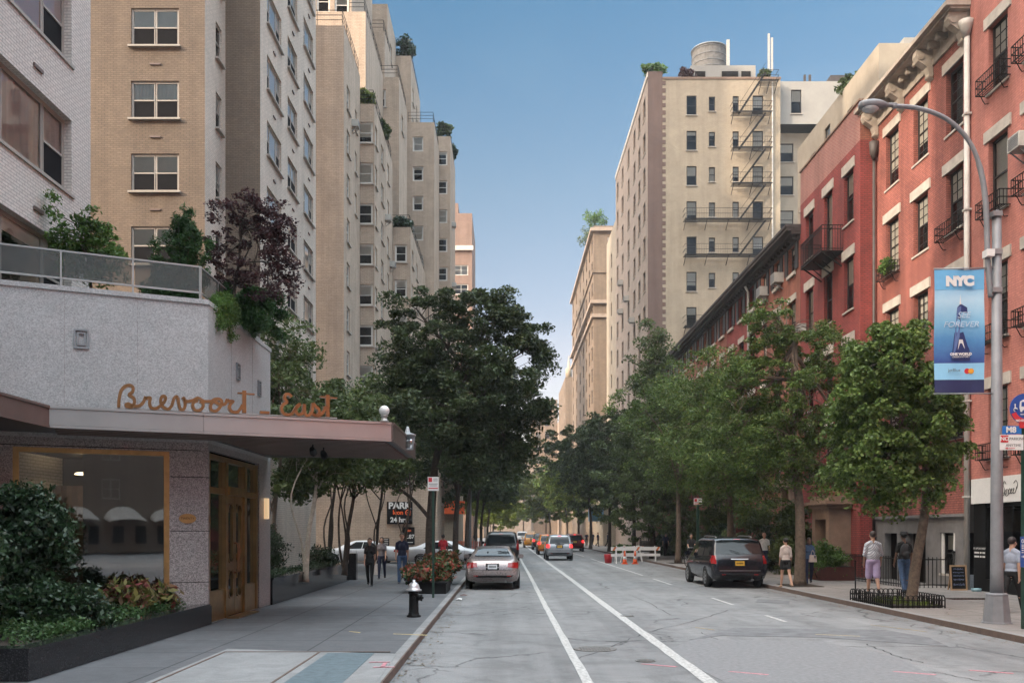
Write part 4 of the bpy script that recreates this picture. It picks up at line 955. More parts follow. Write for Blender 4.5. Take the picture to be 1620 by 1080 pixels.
m = MB(); m.box(X0 + 3, X0 + 3.1, 19, 28.2, .13, 2.7); m.box(X0 + .35, X0 + 3, 28.22, 28.26, .13, 2.7); m.box(X0 + .35, X0 + 3, 19, 28.2, 2.66, 2.7); m.build('shop_interior', M['room'], b0.root)
for k in range(5): m = MB(); m.box(X0 + 1.2, X0 + 1.3, 20.5 + k * 1.25, 20.62 + k * 1.25, .13, 2.5); m.build('shelf_upright', M['wood'], b0.root)
m = MB(); m.quad((X0 + .05, 26.6, .5), (X0 + .05, 24.2, .5), (X0 + .05, 24.2, 2.7), (X0 + .05, 26.6, 2.7)); m.build('shop_pane', M['glass'], b0.root)
def side_text(name, body, size, mat, parent, x, y, z, **k):   # on a wall facing -x
    return text_obj(name, body, size, mat, parent, Vector((x, y, z)) - parent.location, (pi / 2, 0, -pi / 2), **k)
M['letter_grey'] = m_plain('dark_grey_lettering', (.09, .09, .09), .6)
def script_strokes(parent, name, P, mat, r, fn):
    m = MB(); 
    for st in P: m.tube([fn(*p) for p in smooth3(st)], r, 5)
    return m.build(name, mat, parent)
def smooth3(P, n=6):
    return [tuple(v) for v in smooth([(p[0], p[1], 0) for p in P], n)]
Lz = lambda x, y, _=0: Vector((X0 - .108, 26.45 - (x * .0105), 3.40 - y * .0125))
script_strokes(b0.root, 'shop_lettering', [[(22, 6), (14, 0), (8, 8), (14, 18), (12, 30), (4, 34), (2, 28), (12, 27), (24, 34), (40, 28)], [(22, 20), (17, 26), (22, 30), (26, 24), (22, 19), (32, 20), (33, 29), (38, 18), (43, 20), (42, 29), (48, 24), (52, 18), (47, 20), (49, 29), (58, 24), (62, 18), (57, 19), (58, 29), (68, 26), (74, 14)], [(60, 6), (70, 0), (78, 8), (74, 20)]], M['letter_grey'], .010, Lz)
side_text('door_lettering', 'BY APPOINTMENT', .085, M['white'], b0.root, X0 - .024, 27.85, 1.42, ext=.001)
for k in (1, 2):
    for i, (a_, b_) in enumerate(((-.30, -.02), (.03, .12), (.17, .32))): m = MB(); m.box(X0 - .0245, X0 - .0205, 27.85 - b_, 27.85 - a_, 1.39 - k * .12, 1.44 - k * .12); m.build('door_text_bar', M['white'], b0.root)
# white rain pipe between
pp = MB(); pp.tube([(X0 - .12, 28.42, .13), (X0 - .12, 28.42, 17.7)], .085, 10); pp.lathe([(.09, 17.45), (.2, 17.8), (.24, 17.95), (.2, 17.96)], 8, (X0 - .14, 28.42))
o = empty('rain_pipe', (X0 - .12, 28.42, .12), 0, 'white painted rain pipe running down between the two nearest red town houses', 'rain pipe'); pp.build('pipe', M['white_pipe'], o)
for z in (3, 6, 9, 12, 15): m = MB(); m.box(X0 - .22, X0 - .02, 28.31, 28.53, z, z + .06); m.build('bracket', M['white_pipe'], o)
# building 1: red brick with bracketed cornice
b1 = Bldg('townhouse', (X0, 32, 0), 'red brick town house with a bracketed cornice, second from the shop end of the row')
mb = MB(); ys = (29.45, 31.85, 34.2); zs = (15.0, 11.75, 8.35, 5.0); hs = (2.1, 2.0, 2.0, 2.2)
w1_ = townhouse_wins(ys, zs, 1.12, hs)
b1.face(mb, (X0, 35.75), (X0, 28.5), 2.4, 17.8, [(35.75 - w[0],) + w[1:] for w in w1_], .22)
mb.box(X0 + .3, 28, 28.5, 35.7, 18.2, 18.4, 2); mb.build('wall', [M['red_paint'], M['room'], M['roof']], b1.root)
mb = MB(); b1.face(mb, (X0 - .03, 35.75), (X0 - .03, 28.5), .13, 2.42, [(1.5, .13, 1.1, 1.75, None), (3.6, .13, 1.5, 1.75, None), (5.9, .55, 1.0, 1.35, 'dh', 'dark_frame')], .25)
mb.box(X0 - .12, X0 - .032, 28.5, 35.75, 2.42, 2.52)
mb.build('basement_wall', [M['grey_stucco'], M['room'], M['roof']], b1.root)
m = MB(); m.box(X0 - .01, X0 + .05, 29.35, 29.5, .13, 1.9); m.box(X0 - .01, X0 + .05, 30.2, 30.3, .13, 1.9); m.build('basement_door_casing', M['white'], b1.root)
lm = MB()
for w in w1_: lintel(lm, X0, w[0], w[1] + w[3], 1.5)
lm.build('lintels', M['lintel'], b1.root)['kind'] = 'stuff'
for y, z in ((34.2, 11.6), (29.45, 11.6), (34.2, 5.0), (31.85, 5.0), (29.45, 5.0)): guard(b1.root, X0, y, z - .05, 1.4)
cn = MB(); cx = X0
cn.box(cx - .07, cx, 28.6, 35.75, 17.8, 18.0); cn.box(cx - .04, cx + .3, 28.6, 35.75, 18.0, 18.38)
cn.box(cx - .62, cx, 28.45, 35.9, 18.38, 18.46); cn.box(cx - .78, cx + .3, 28.4, 35.95, 18.46, 18.60); cn.box(cx - .72, cx + .3, 28.4, 35.95, 18.61, 18.68)
cnr = cn.build('cornice', M['cornice'], b1.root)
for i, y in enumerate((28.75, 31.0, 33.25, 35.55)):
    m = MB(); pr_ = [(0, 17.35), (-.10, 17.42), (-.16, 17.6), (-.22, 17.78), (-.34, 17.86), (-.52, 17.98), (-.60, 18.15), (-.56, 18.36), (0, 18.36)]
    if i: 
        m.M = Matrix(); 
    vs = [(cx + a - .02, y - .14, z) for a, z in pr_] + [(cx + a - .02, y + .14, z) for a, z in pr_]; n = len(pr_)
    m.add(vs, [tuple(range(n)), tuple(range(2 * n - 1, n - 1, -1))] + [(j, n + j, n + (j + 1) % n, (j + 1) % n) for j in range(n)])
    m.tube([(cx - .45, y - .17, 18.12), (cx - .45, y + .17, 18.12)], .12, 12); m.tube([(cx - .1, y - .17, 17.5), (cx - .1, y + .17, 17.5)], .08, 10)
    link_mesh('cornice_bracket', m.mesh('cornice_bracket', M['cornice'], b1.root.location), cnr)
for i in range(3):
    for q in (.56, 1.12, 1.68):
        y = (28.75, 31.0, 33.25)[i] + q; m = MB(); m.box(cx - .40, cx - .04, y - .07, y + .07, 18.18, 18.37); m.tube([(cx - .34, y - .09, 18.2), (cx - .34, y + .09, 18.2)], .07, 8)
        link_mesh('modillion', m.mesh('modillion', M['cornice'], b1.root.location), cnr)
o = empty('rain_pipe', (X0 - .1, 35.55, .12), 0, 'dark rain pipe in the corner where the crimson house steps forward', 'rain pipe')
pp = MB(); pp.tube([(X0 - .13, 35.56, .13), (X0 - .13, 35.56, 16.6)], .06, 8); pp.lathe([(.07, 16.5), (.17, 16.8), (.19, 17.2), (.05, 17.22)], 8, (X0 - .16, 35.5)); pp.build('pipe', M['dark_cornice'], o)
# building 2: crimson
X2 = 14.0
b2 = Bldg('townhouse', (X2, 39, 0), 'crimson painted brick town house with an iron balcony and plain weathered parapet')
mb = MB(); ys2 = (36.95, 39.3, 41.7)
w2 = [(y, z, 1.02, h, 'dh', 'dark_frame') for y in ys2 for z, h in ((14.5, 2.1), (10.95, 2.15), (7.5, 2.1), (4.3, 2.2)) if not (y == 39.3 and z == 14.5)] + [(39.3, 13.62, 1.0, 3.0, 'dh', 'dark_frame', ('curtain', .5), False), (40.6, .6, 1.0, 1.5, 'dh', 'dark_frame')]
b2.face(mb, (X2, 43.0), (X2, 35.76), .13, 17.4, [(43.0 - w[0],) + tuple(w[1:]) for w in w2], .2)
b2.face(mb, (X2, 43.0), (X2, 35.76), 17.4, 18.95, (), mi=3)
b2.face(mb, (X2, 35.76), (X2 + .6, 35.76), .13, 17.4); b2.face(mb, (X2, 35.76), (X2 + .6, 35.76), 17.4, 18.95, mi=4)
mb.quad((X2, 35.76, 18.95), (26, 35.76, 18.95), (26, 43, 18.95), (X2, 43, 18.95), 2); mb.quad((X2 + .6, 35.76, 17.9), (26, 35.76, 17.9), (26, 35.76, 18.95), (X2 + .6, 35.76, 18.95), 4)
mb.quad((X2, 43, 15), (26, 43, 15), (26, 43, 18.95), (X2, 43, 18.95), 3)
mb.build('wall', [M['red_brick'], M['room'], M['roof'], M['old_brick'], M['orange_brick']], b2.root)
m = MB(); m.box(X2 - .05, X2 + .35, 35.72, 43.03, 18.952, 19.03); m.build('parapet_cap', M['brownstone'], b2.root)
lm = MB()
for w in w2: 
    if w[1] > 3: lintel(lm, X2, w[0], w[1] + w[3], 1.35, .4)
lm.build('lintels', M['lintel'], b2.root)['kind'] = 'stuff'
bal = empty('balcony', (0, 0, 0)); bal.parent = b2.root; bal.location = Vector((X2, 39.0, 13.6)) - b2.root.location
m = MB(); m.box(-.9, 0, -1.45, 1.25, -.06, 0); link_mesh('floor', m.mesh('floor', M['iron']), bal)
m = MB()
def balus(m, a, b, h, sp=.1):
    a = Vector(a); b = Vector(b); L_ = (b - a).length; n = int(L_ / sp)
    for zz in (.08, h - .15, h): m.bar(a + Vector((0, 0, zz)), b + Vector((0, 0, zz)), .03)
    for i in range(n + 1): p = a.lerp(b, i / n); m.bar(p, p + Vector((0, 0, h)), .018)
balus(m, (-.88, -1.43, 0), (-.88, 1.23, 0), 1.05); balus(m, (0, -1.43, 0), (-.88, -1.43, 0), 1.05); balus(m, (0, 1.23, 0), (-.88, 1.23, 0), 1.05)
link_mesh('railing', m.mesh('railing', M['iron']), bal)
m = MB()
for y in (-1.3, -.1, 1.1): m.bar((-.8, y, -.06), (0, y, -.62), .05); m.bar((-.4, y, -.06), (0, y, -.4), .03)
link_mesh('strut', m.mesh('strut', M['iron']), bal)
# portico of the crimson house
m = MB(); xx = X2 - .9
m.box(xx, X2, 36.7, 37.05, .13, 2.9); m.box(xx, X2, 38.35, 38.7, .13, 2.9); m.box(xx, X2, 37.05, 38.35, 2.45, 2.9)
m.box(xx - .12, X2, 36.55, 38.85, 2.9, 3.05); m.box(xx - .25, X2, 36.42, 38.98, 3.05, 3.18); m.box(xx - .06, X2, 36.6, 38.8, 3.18, 3.4)
m.build('portico', M['brownstone'], b2.root)
m = MB(); m.box(X2 - .2, X2 - .01, 37.05, 38.35, .13, 2.45); m.build('door', M['brown_door'], b2.root)
# row of houses 3..8
cols = ['orange_brick', 'red_brick', 'orange_brick', 'red_paint', 'orange_brick', 'red_brick']
labs = ['orange brick town house with a dark tin cornice directly beyond the crimson house', 'second dark-corniced brick town house beyond the crimson one', 'third dark-corniced brick town house, half way along the row', 'fourth dark-corniced brick town house behind the street trees', 'fifth dark-corniced brick town house, next to last before the tall cream tower', 'last brick town house of the row, touching the tall cream tower']
for i in range(6):
    y0 = 43.02 + i * 7.15; y1 = y0 + 7.15
    b = Bldg('townhouse', (X2, y0 + 3.5, 0), labs[i])
    ysr = (y0 + 1.2, y0 + 3.6, y0 + 6.0); b.lod = 0 if i < 3 else 2
    mb = MB(); ww = [(y, z, 1.02, h, 'dh', 'dark_frame') for y in ysr for z, h in ((14.55, 1.25), (11.2, 1.95), (7.7, 2.0), (4.3, 2.2))] + [(ysr[1], .5, 1.0, 1.5, 'dh', 'dark_frame')]
    b.face(mb, (X2, y1), (X2, y0), .13, 16.05, [(y1 - w[0],) + tuple(w[1:]) for w in ww], .2)
    mb.quad((X2, y0, 16.2), (26, y0, 16.2), (26, y1, 16.2), (X2, y1, 16.2), 2)
    mb.quad((26, y1, 0), (26, y0, 0), (26, y0, 16.2), (26, y1, 16.2), 0)
    mb.build('wall', [M[cols[i]], M['room'], M['roof']], b.root)
    sm_ = MB()
    for w in ww:
        if w[1] > 12: sm_.box(X2 - .12, X2 - .002, w[0] - .6, w[0] + .6, w[1] - .22, w[1] - .08)
        elif w[1] > 4.2: lintel(sm_, X2, w[0], w[1] + w[3], 1.3, .3)
    sm_.build('lintels', M['lintel'], b.root)['kind'] = 'stuff'
    for y in ysr:      # open shutters of the attic windows
        for s_ in (-1, 1):
            m = MB(); m.box(X2 - .07, X2 - .02, y + s_ * .56, y + s_ * 1.0, 14.55, 15.8); m.build('shutter', M['dark_frame'], b.root)
    cn = MB(); e = .02 if i else .0
    cn.box(X2 - .12, X2, y0 + .02, y1 - .02, 15.85, 16.05); cn.box(X2 - .45, X2 + .4, y0 + (.0 if i else -.08), y1, 16.052, 16.2); cn.box(X2 - .68, X2 + .4, y0 - (.0 if i else .1), y1 - .01, 16.202, 16.36); cn.box(X2 - .74, X2 + .4, y0 - (.0 if i else .12), y1 - .01, 16.362, 16.50)
    for k in range(14): yy = y0 + .25 + k * .51; cn.box(X2 - .30, X2 - .002, yy - .06, yy + .06, 15.9, 16.05)
    cn.build('cornice', M['dark_cornice'], b.root)
    # doorway
    dy = ysr[2] - .3 if i % 2 else ysr[0]
    m = MB(); m.box(X2 - .35, X2, dy - .85, dy - .55, 1.2, 4.1); m.box(X2 - .35, X2, dy + .55, dy + .85, 1.2, 4.1); m.box(X2 - .45, X2, dy - 1.0, dy + 1.0, 4.1, 4.4); m.box(X2 - .05, X2 - .002, dy - .55, dy + .55, 1.2, 4.1); m.build('door_surround', M['brownstone'], b.root)
    m = MB()
    for k in range(6): m.box(X2 - 1.9 + k * .28, X2 - .002, dy - .75, dy + .75, .13 + k * .18, .13 + (k + 1) * .18)
    m.build('stoop', M['brownstone'], b.root)
    for s_ in (-1, 1):
        m = MB(); balus(m, (X2 - 1.9, dy + s_ * .78, .13), (X2 - 1.9, dy + s_ * .78, .14), .9) if False else None
        a_, b_ = Vector((X2 - 1.85, dy + s_ * .72, .3)), Vector((X2 - .1, dy + s_ * .72, 1.4))
        for k in range(9): p = a_.lerp(b_, k / 8); m.bar(p, p + Vector((0, 0, .85)), .022)
        m.bar(a_ + Vector((0, 0, .85)), b_ + Vector((0, 0, .85)), .04); m.build('stoop_railing', M['iron'], b.root)
for (y, z, lab) in ((45.9, 14.5, 'white air conditioner under the dark cornice, nearest the crimson house'), (48.5, 14.5, 'white air conditioner under the dark cornice, second from the crimson house')):
    ac_unit((X2, y, z), -pi / 2, lab, s=1.15)
ac_unit((X2, 42.4, 11.3), -pi / 2, 'small white air conditioner on the crimson house beside the balcony', s=.8)
ac_unit((X0, 25.3, 12.6), -pi / 2, 'white air conditioner on the salmon house at the picture edge')
for y, lab in ((51.8, 'pale rain pipe on the orange brick house among the tree tops'), (62, 'dark rain pipe further down the orange brick row')):
    o = empty('rain_pipe', (X2 - .1, y, .12), 0, lab, 'rain pipe'); pp = MB(); pp.tube([(X2 - .12, y, .13), (X2 - .12, y, 15.6), (X2 - .3, y, 15.95)], .07, 8); pp.build('pipe', M['white_pipe'] if y < 60 else M['dark_cornice'], o)
for y in (56, 64, 72):
    o = empty('chimney', (X2 + 2.2, y, 16.2), 0, 'roof chimney on the dark-corniced brick row, ' + {56: 'closest to the camera', 64: 'middle one of three', 72: 'farthest one'}[y], 'chimney')
    m = MB(); m.box(-.5, .5, -.4, .4, 0, 1.1); m.build('stack', M['old_brick'], o, False)
    m = MB(); m.lathe([(.13, 1.1), (.13, 1.5), (.2, 1.52), (.2, 1.62), (.02, 1.7)], 10); m.build('pot', M['dark_cornice'], o, False)
# rear buildings over the roofs
bS = Bldg('rear_building', (20, 55, 0), 'plain beige stucco rear building rising above the crimson house roof')
mb = MB(); bS.vol(mb, 20, 34, 48.5, 62, .13, 28.0, west=[(56.3, 25.4, 1.0, 1.7, 'dh'), (59.0, 24.6, 1.0, 1.9, 'dh'), (61.0, 23.6, .8, 1.7, 'dh'), (52.6, 25.0, .9, 1.5, 'dh')], par=.1); mb.build('wall', [M['stucco'], M['room'], M['roof']], bS.root)
m = MB(); m.box(22, 33, 50, 60, 28.1, 29.2); m.build('roof_shed', M['white_stucco'], bS.root)
# cream tower with water tank
bT = Bldg('cream_tower', (20, 96, 0), 'tall cream brick apartment tower with a fire escape and a rooftop water tank')
zs_ = [41.45 - 3.345 * k for k in range(8)]
mb = MB()
fw = []
for z in zs_:
    fw += [(17.66, z, .95, 1.85, 'dh', 'dark_frame', None, True), (19.6, z + .35, .6, 1.4, 'dh', 'dark_frame', None, True), (21.86, z + .35, .6, 1.45, 'dh', 'dark_frame', None, True), (23.96, z, 1.0, 1.85, 'dh', 'dark_frame', ('bright', .6) if rw.random() < .5 else None, True)]
bT.face(mb, (14.9, 86), (26.1, 86), .13, 45.0, [(w[0] - 14.9,) + tuple(w[1:]) for w in fw], .15)
bT.face(mb, (13.5, 86), (14.9, 86), .13, 45.6, mi=4)
zw = [41.9 - 3.345 * k for k in range(10)]
ww = [(y, z, 1.15, 1.9, 'dh', 'dark_frame', None, True) for y in (88.2, 91.5, 95.0, 99.5, 104.5, 109.2) for z in zw]
ww = [(q[0], q[1], 1.5, 2.0, 'dh', 'dark_frame', None if rw.random() < .2 else False, True) for q in ww]
bT.face(mb, (13.5, 111), (13.5, 86), .13, 45.6, [(111 - w[0],) + tuple(w[1:]) for w in ww], .2, mi=3)
bT.face(mb, (26.1, 86), (26.1, 111), .13, 45); bT.face(mb, (26.1, 111), (13.5, 111), .13, 45.3)
mb.quad((13.5, 86, 44.99), (26.1, 86, 44.99), (26.1, 111, 44.99), (13.5, 111, 44.99), 2)
mb.build('wall', [M['cream_brick'], M['room'], M['roof'], M['pink_stone'], M['quoin_brick']], bT.root)
m = MB(); m.box(14.91, 26.15, 85.93, 85.995, 44.85, 45.05); m.build('roof_coping', M['brownstone'], bT.root)
qn = MB()
for k in range(60): z = 3 + k * .7; qn.box(14.9 - .02, 14.9 + .3, 85.96, 85.999, z, z + .38)
qn.build('quoins', M['quoin_brick'], bT.root)['kind'] = 'stuff'
qn = MB(); qn.box(13.42, 13.499, 85.9, 111.1, 45.0, 45.5); qn.build('side_cornice', M['limestone'], bT.root)
m = MB(); m.box(18.0, 24.3, 88, 98, 45.0, 47.2); m.build('penthouse', M['white_stucco'], bT.root)
for x0_, w_ in ((18.4, 1.0), (21.0, 1.6), (22.9, .9)): m = MB(); m.box(x0_, x0_ + w_, 87.93, 87.99, 45.8, 46.6); m.build('penthouse_window', M['room'], bT.root)
# fire escape
fe = MB(); stp = MB(); fz = []
def plat(x0, x1, z):
    m = MB()
    for q in range(5): m.box(x0, x1, 84.75 + q * .25, 84.83 + q * .25, z - .04, z)
    m.box(x0, x1, 84.74, 84.78, z - .09, z)
    for zz in (.45, .95): m.bar((x0, 84.78, z + zz), (x1, 84.78, z + zz), .028); m.bar((x0 + .02, 84.78, z + zz), (x0 + .02, 85.95, z + zz), .035); m.bar((x1 - .02, 84.78, z + zz), (x1 - .02, 85.95, z + zz), .035)
    n = int((x1 - x0) / .22)
    for i in range(n + 1): x = x0 + .02 + (x1 - x0 - .04) * i / n; m.bar((x, 84.78, z), (x, 84.78, z + .95), .010)
    k = max(2, int((x1 - x0) / 1.8))
    for i in range(k + 1): x = x0 + .1 + (x1 - x0 - .2) * i / k; m.bar((x, 84.9, z - .05), (x, 85.95, z - .75), .05)
    m.build('fire_escape_platform', M['iron'], bT.root)
for k in range(6):
    z = zs_[k] - .15
    plat(21.3 if k < 3 else 16.8, 25.0, z) if k not in (5,) else plat(16.8, 18.6, zs_[6] - .15)
for k in range(5):
    za = zs_[k] - .15 + 3.2 if k else 45.0; zb_ = zs_[k] - .15
    m = MB(); 
    for yy in (84.95, 85.5): m.bar((24.4, yy, za), (22.0, yy, zb_), .07, .16)
    m.bar((24.4, 84.95, za + .85), (22.0, 84.95, zb_ + .85), .035)
    for i in range(11): t = (i + .5) / 11; p = Vector((24.4, 84.95, za)).lerp(Vector((22.0, 84.95, zb_)), t); m.box(p.x - .1, p.x + .1, 84.97, 85.48, p.z - .01, p.z + .015)
    m.build('fire_escape_stair', M['iron'], bT.root)
plat(23.9, 25.6, 44.2)
m = MB(); m.tube([(25.3, 85.85, 5), (25.3, 85.85, 44.5)], .07, 6); m.build('drain_pipe', M['white_pipe'], bT.root)
# west side air conditioners
for i, (y, z) in enumerate(((99.5, 27.2), (104.5, 30.3), (104.5, 27.0), (95, 23.8))):
    ac_unit((13.5, y, z), -pi / 2, 'air conditioner hanging out of the shaded flank of the cream tower, number %s from the top' % ('one', 'two', 'three', 'four')[i] if 0 else ['air conditioner on the cream tower flank, highest one', 'air conditioner on the cream tower flank, upper middle one', 'air conditioner on the cream tower flank, lower middle one', 'air conditioner on the cream tower flank, lowest one'][[1, 0, 2, 3][i]], s=1.3)
# tank
wt = empty('water_tank', (20.9, 93, 47.2), 0, 'cylindrical wooden water tank with a conical metal roof on top of the cream tower', 'water tank')
m = MB(); n = 44; prof = []
for k in range(n):
    a0_, a1_ = 2 * pi * k / n, 2 * pi * (k + .93) / n; r = 1.78 
    m.add([(r * cos(a0_), r * sin(a0_), .5), (r * cos(a1_), r * sin(a1_), .5), (r * .97 * cos(a1_), r * .97 * sin(a1_), 4.0), (r * .97 * cos(a0_), r * .97 * sin(a0_), 4.0)], [(0, 1, 2, 3)])
m.lathe([(1.74, .5), (1.69, 4.0), (.02, 4.0)], n); m.build('barrel', M['wood_grey'], wt, False)
m = MB(); m.lathe([(1.86, 3.98), (1.84, 4.06), (.9, 4.4), (.12, 4.65), (.1, 4.8), (.02, 4.85)], 32); m.build('roof', M['steel'], wt, False)
for z in (.8, 1.3, 1.8, 2.4, 3.1, 3.8): m = MB(); m.tube([(1.80 * cos(t * pi / 16), 1.80 * sin(t * pi / 16), z) for t in range(33)], .025, 4); m.build('hoop', M['steel'], wt, False)
m = MB(); m.box(-1.6, 1.6, -.1, .1, .2, .5); m.box(-.1, .1, -1.6, 1.6, .2, .5)
for x in (-1.3, 1.3):
    for y in (-1.3, 1.3): m.bar((x, y, 0), (x, y, .5), .2)
m.build('support', M['steel'], wt, False)
m = MB(); m.box(1.35, 1.65, -1.9, -1.7, -.1, 4.2); m.build('antenna_panel', M['ac_white'], wt, False)
an = empty('antenna_mast', (25.6, 88, 45), 0, 'slim white antenna panels on a lattice mast at the corner of the cream tower roof', 'antenna')
m = MB(); m.bar((0, 0, 0), (0, 0, 3), .1); m.bar((-.4, 0, 0), (0, 0, 2), .06); m.bar((.4, 0, 0), (0, 0, 2), .06); m.build('mast', M['steel'], an, False)
m = MB(); m.box(-.15, .03, -.2, -.06, 1.6, 5.2); m.build('panel', M['ac_white'], an, False); m = MB(); m.box(.14, .34, -.2, -.06, 1.6, 4.8); m.build('panel', M['ac_white'], an, False)
# setback block right of tower
bW = Bldg('setback_block', (30, 90, 0), 'off-white penthouse block over a beige wing to the right of the cream tower')
mb = MB(); bW.vol(mb, 26.15, 31.2, 88, 100, .13, 40.6, front=[(27.3, z, 1.35, 1.8, 'dh') for z in (34.6, 31.3, 28.0, 37.8)], west=[])
mb.build('wall', [M['stucco'], M['room'], M['roof']], bW.root)
mb = MB(); bW.vol(mb, 26.15, 33.5, 86.9, 100, 41.0, 45.1, front=[(27.9, 42.0, 1.0, 2.3, 'dh')], mi=0); mb.build('penthouse', [M['white_stucco'], M['room'], M['roof']], bW.root)
m = MB(); m.box(31.4, 33.4, 87.5, 90, 45.2, 46.0); m.box(29.0, 29.2, 88, 88.2, 45.1, 46.3); m.box(29.5, 29.7, 88, 88.2, 45.1, 46.3); m.build('roof_vents', M['dark_cornice'], bW.root)
# further right-hand towers
bU = Bldg('brown_tower', (15, 160, 0), 'older brown brick apartment tower with stone bands behind the cream tower')
bU.lod = 2; mb = MB()
bU.vol(mb, 13.4, 24, 138, 182, .13, 48.4, front=[(16.05, z, 1.0, 1.9, 'dh', 'white_frame', None, False) for z in rws(44.8, 3.3, 9)], west=[(y, z, 1.9, 2.1, 'dh', 'dark_frame', False, False) for y in (140.5, 145, 150, 156, 163, 171, 179) for z in rws(44.8, 3.3, 9)], par=.1)
mb.build('wall', [M['brown_brick'], M['room'], M['roof']], bU.root)
for z, d in ((36.6, .5), (34.5, .35), (41.3, .2), (47.6, .5)): m = MB(); m.box(13.4 - d, 24, 138 - d, 182.2, z, z + .5); m.build('stone_band', M['brown_brick'] if d < .3 else M['pink_stone'], bU.root)
bV = Bldg('pale_sliver_block', (18, 120, 0), 'thin sunlit slice of a beige block between the cream and the brown towers')
mb = MB(); bV.lod = 2; bV.vol(mb, 14.5, 24, 113, 130, .13, 43.0, west=[(y, z, 1.2, 1.9, 'dh', 'dark_frame', None, False) for y in (117, 124) for z in rws(38, 3.3, 6)]); mb.build('wall', [M['stucco'], M['room'], M['roof']], bV.root)
bX = Bldg('spire_block', (14, 205, 0), 'distant beige block with a small pointed pinnacle past the brown tower')
mb = MB(); bX.lod = 2; bX.vol(mb, 13.2, 24, 200, 225, .13, 36, west=[(y, z, 1.4, 1.9, 'dh', 'dark_frame', None, False) for y in (204, 212, 220) for z in rws(32, 3.4, 4)]); mb.build('wall', [M['brown_brick'], M['room'], M['roof']], bX.root)
m = MB(); m.lathe([(.7, 36), (.7, 38), (.35, 38.3), (.02, 41)], 8, (14.0, 201)); m.build('pinnacle', M['cream_brick'], bX.root)
for (x0_, x1_, y_, z_, mt, lab) in ((8.0, 15, 262, 40, 'brown_brick', 'hazy brown tower closing the street in the far distance'), (15.0, 24, 250, 33, 'pink_stone', 'hazy pale block beside the far brown tower at the street end'), (-14, -6, 250, 24, 'brown_brick', 'hazy low brown block at the far end of the left row'), (-30, 40, 400, 34, 'brown_brick', 'faint wide block at the very end of the street')):
    b = Bldg('distant_block', ((x0_ + x1_) / 2, y_, 0), lab); b.lod = 2; mb = MB()
    b.vol(mb, x0_, x1_, y_, y_ + 25, .01, z_, front=[(x0_ + 1.4 + 2.6 * k, z, 1.3, 1.8, 'dh', 'dark_frame', None, False) for k in range(int(min(8, (x1_ - x0_) / 2.6))) for z in rws(z_ - 4, 3.6, 5)]); mb.build('wall', [M[mt], M['room'], M['roof']], b.root)
b = Bldg('pale_shopfront_building', (13, 120, 0), 'pale stone building with a blue awning down the right pavement behind the trees')
mb = MB(); b.lod = 2; b.vol(mb, 12.2, 14.4, 113, 126, .13, 8, west=[(116, 3, 1.5, 2, 'dh', 'dark_frame', None, False), (121, 3, 1.5, 2, 'dh', 'dark_frame', None, False)]); mb.build('wall', [M['cream_brick'], M['room'], M['roof']], b.root)
m = MB(); m.box(10.4, 12.19, 112.6, 114, 3.2, 5.0); m.build('awning', m_plain('blue_awning', (.12, .26, .38), .7), b.root)

# ---------------- the corner behind the camera (seen only as reflections) ----------------
bK = Bldg('corner_shop_building', (17, 5, 0), 'salmon brick corner building with a red shop front, continuing the row of town houses')
mb = MB(); bK.vol(mb, 14.7, 28, -14, 18.9, .13, 20, west=[(y, z, 1.1, 2.0, 'dh') for y in (17, 14.5, 12, 6, 2) for z in (4.8, 8.3, 11.8)], front=[]); mb.build('wall', [M['pink_brick'], M['room'], M['roof']], bK.root)
m = MB(); m.box(14.55, 14.69, -10, 8, .5, 2.6); m.build('shop_glazing', M['black'], bK.root); m = MB(); m.box(14.4, 14.69, -10, 8, 2.61, 3.6); m.build('shop_fascia', M['red'], bK.root)
bL = Bldg('cross_street_block', (0, -42, 0), 'tan brick block across the side street behind the photographer')
mb = MB(); bL.lod = 2; bL.vol(mb, -46, 45, -60, -42, .13, 19); bL.face(mb, (45, -41.9), (-46, -41.9), .13, 19, [(a, z, 1.6, 1.8, 'pair', 'grey_frame') for a in (8, 14, 20, 26, 32, 38, 44, 50, 60) for z in (4.6, 8.0, 11.4, 14.8)]); mb.build('wall', [M['tan_brick'], M['room'], M['roof']], bL.root)
m = MB()
for k in range(9):
    x = 0 + k * 4.0
    for i in range(8): a, b = pi * i / 8, pi * (i + 1) / 8; m.add([(x + 1.6 * cos(a), -41.85, 3.0 + 1.0 * sin(a)), (x + 1.6 * cos(b), -41.85, 3.0 + 1.0 * sin(b)), (x + 1.7 * cos(b), -40.6, 2.7 + .3 * sin(b)), (x + 1.7 * cos(a), -40.6, 2.7 + .3 * sin(a))], [(0, 1, 2, 3)])
m.build('awnings', M['lintel'], bL.root)
m = MB()
for k in range(18): m.box(-.9 + k * 2.0, .0 + k * 2.0, -41.88, -41.8, .9, 2.4)
m.build('shop_glazing', M['black'], bL.root)
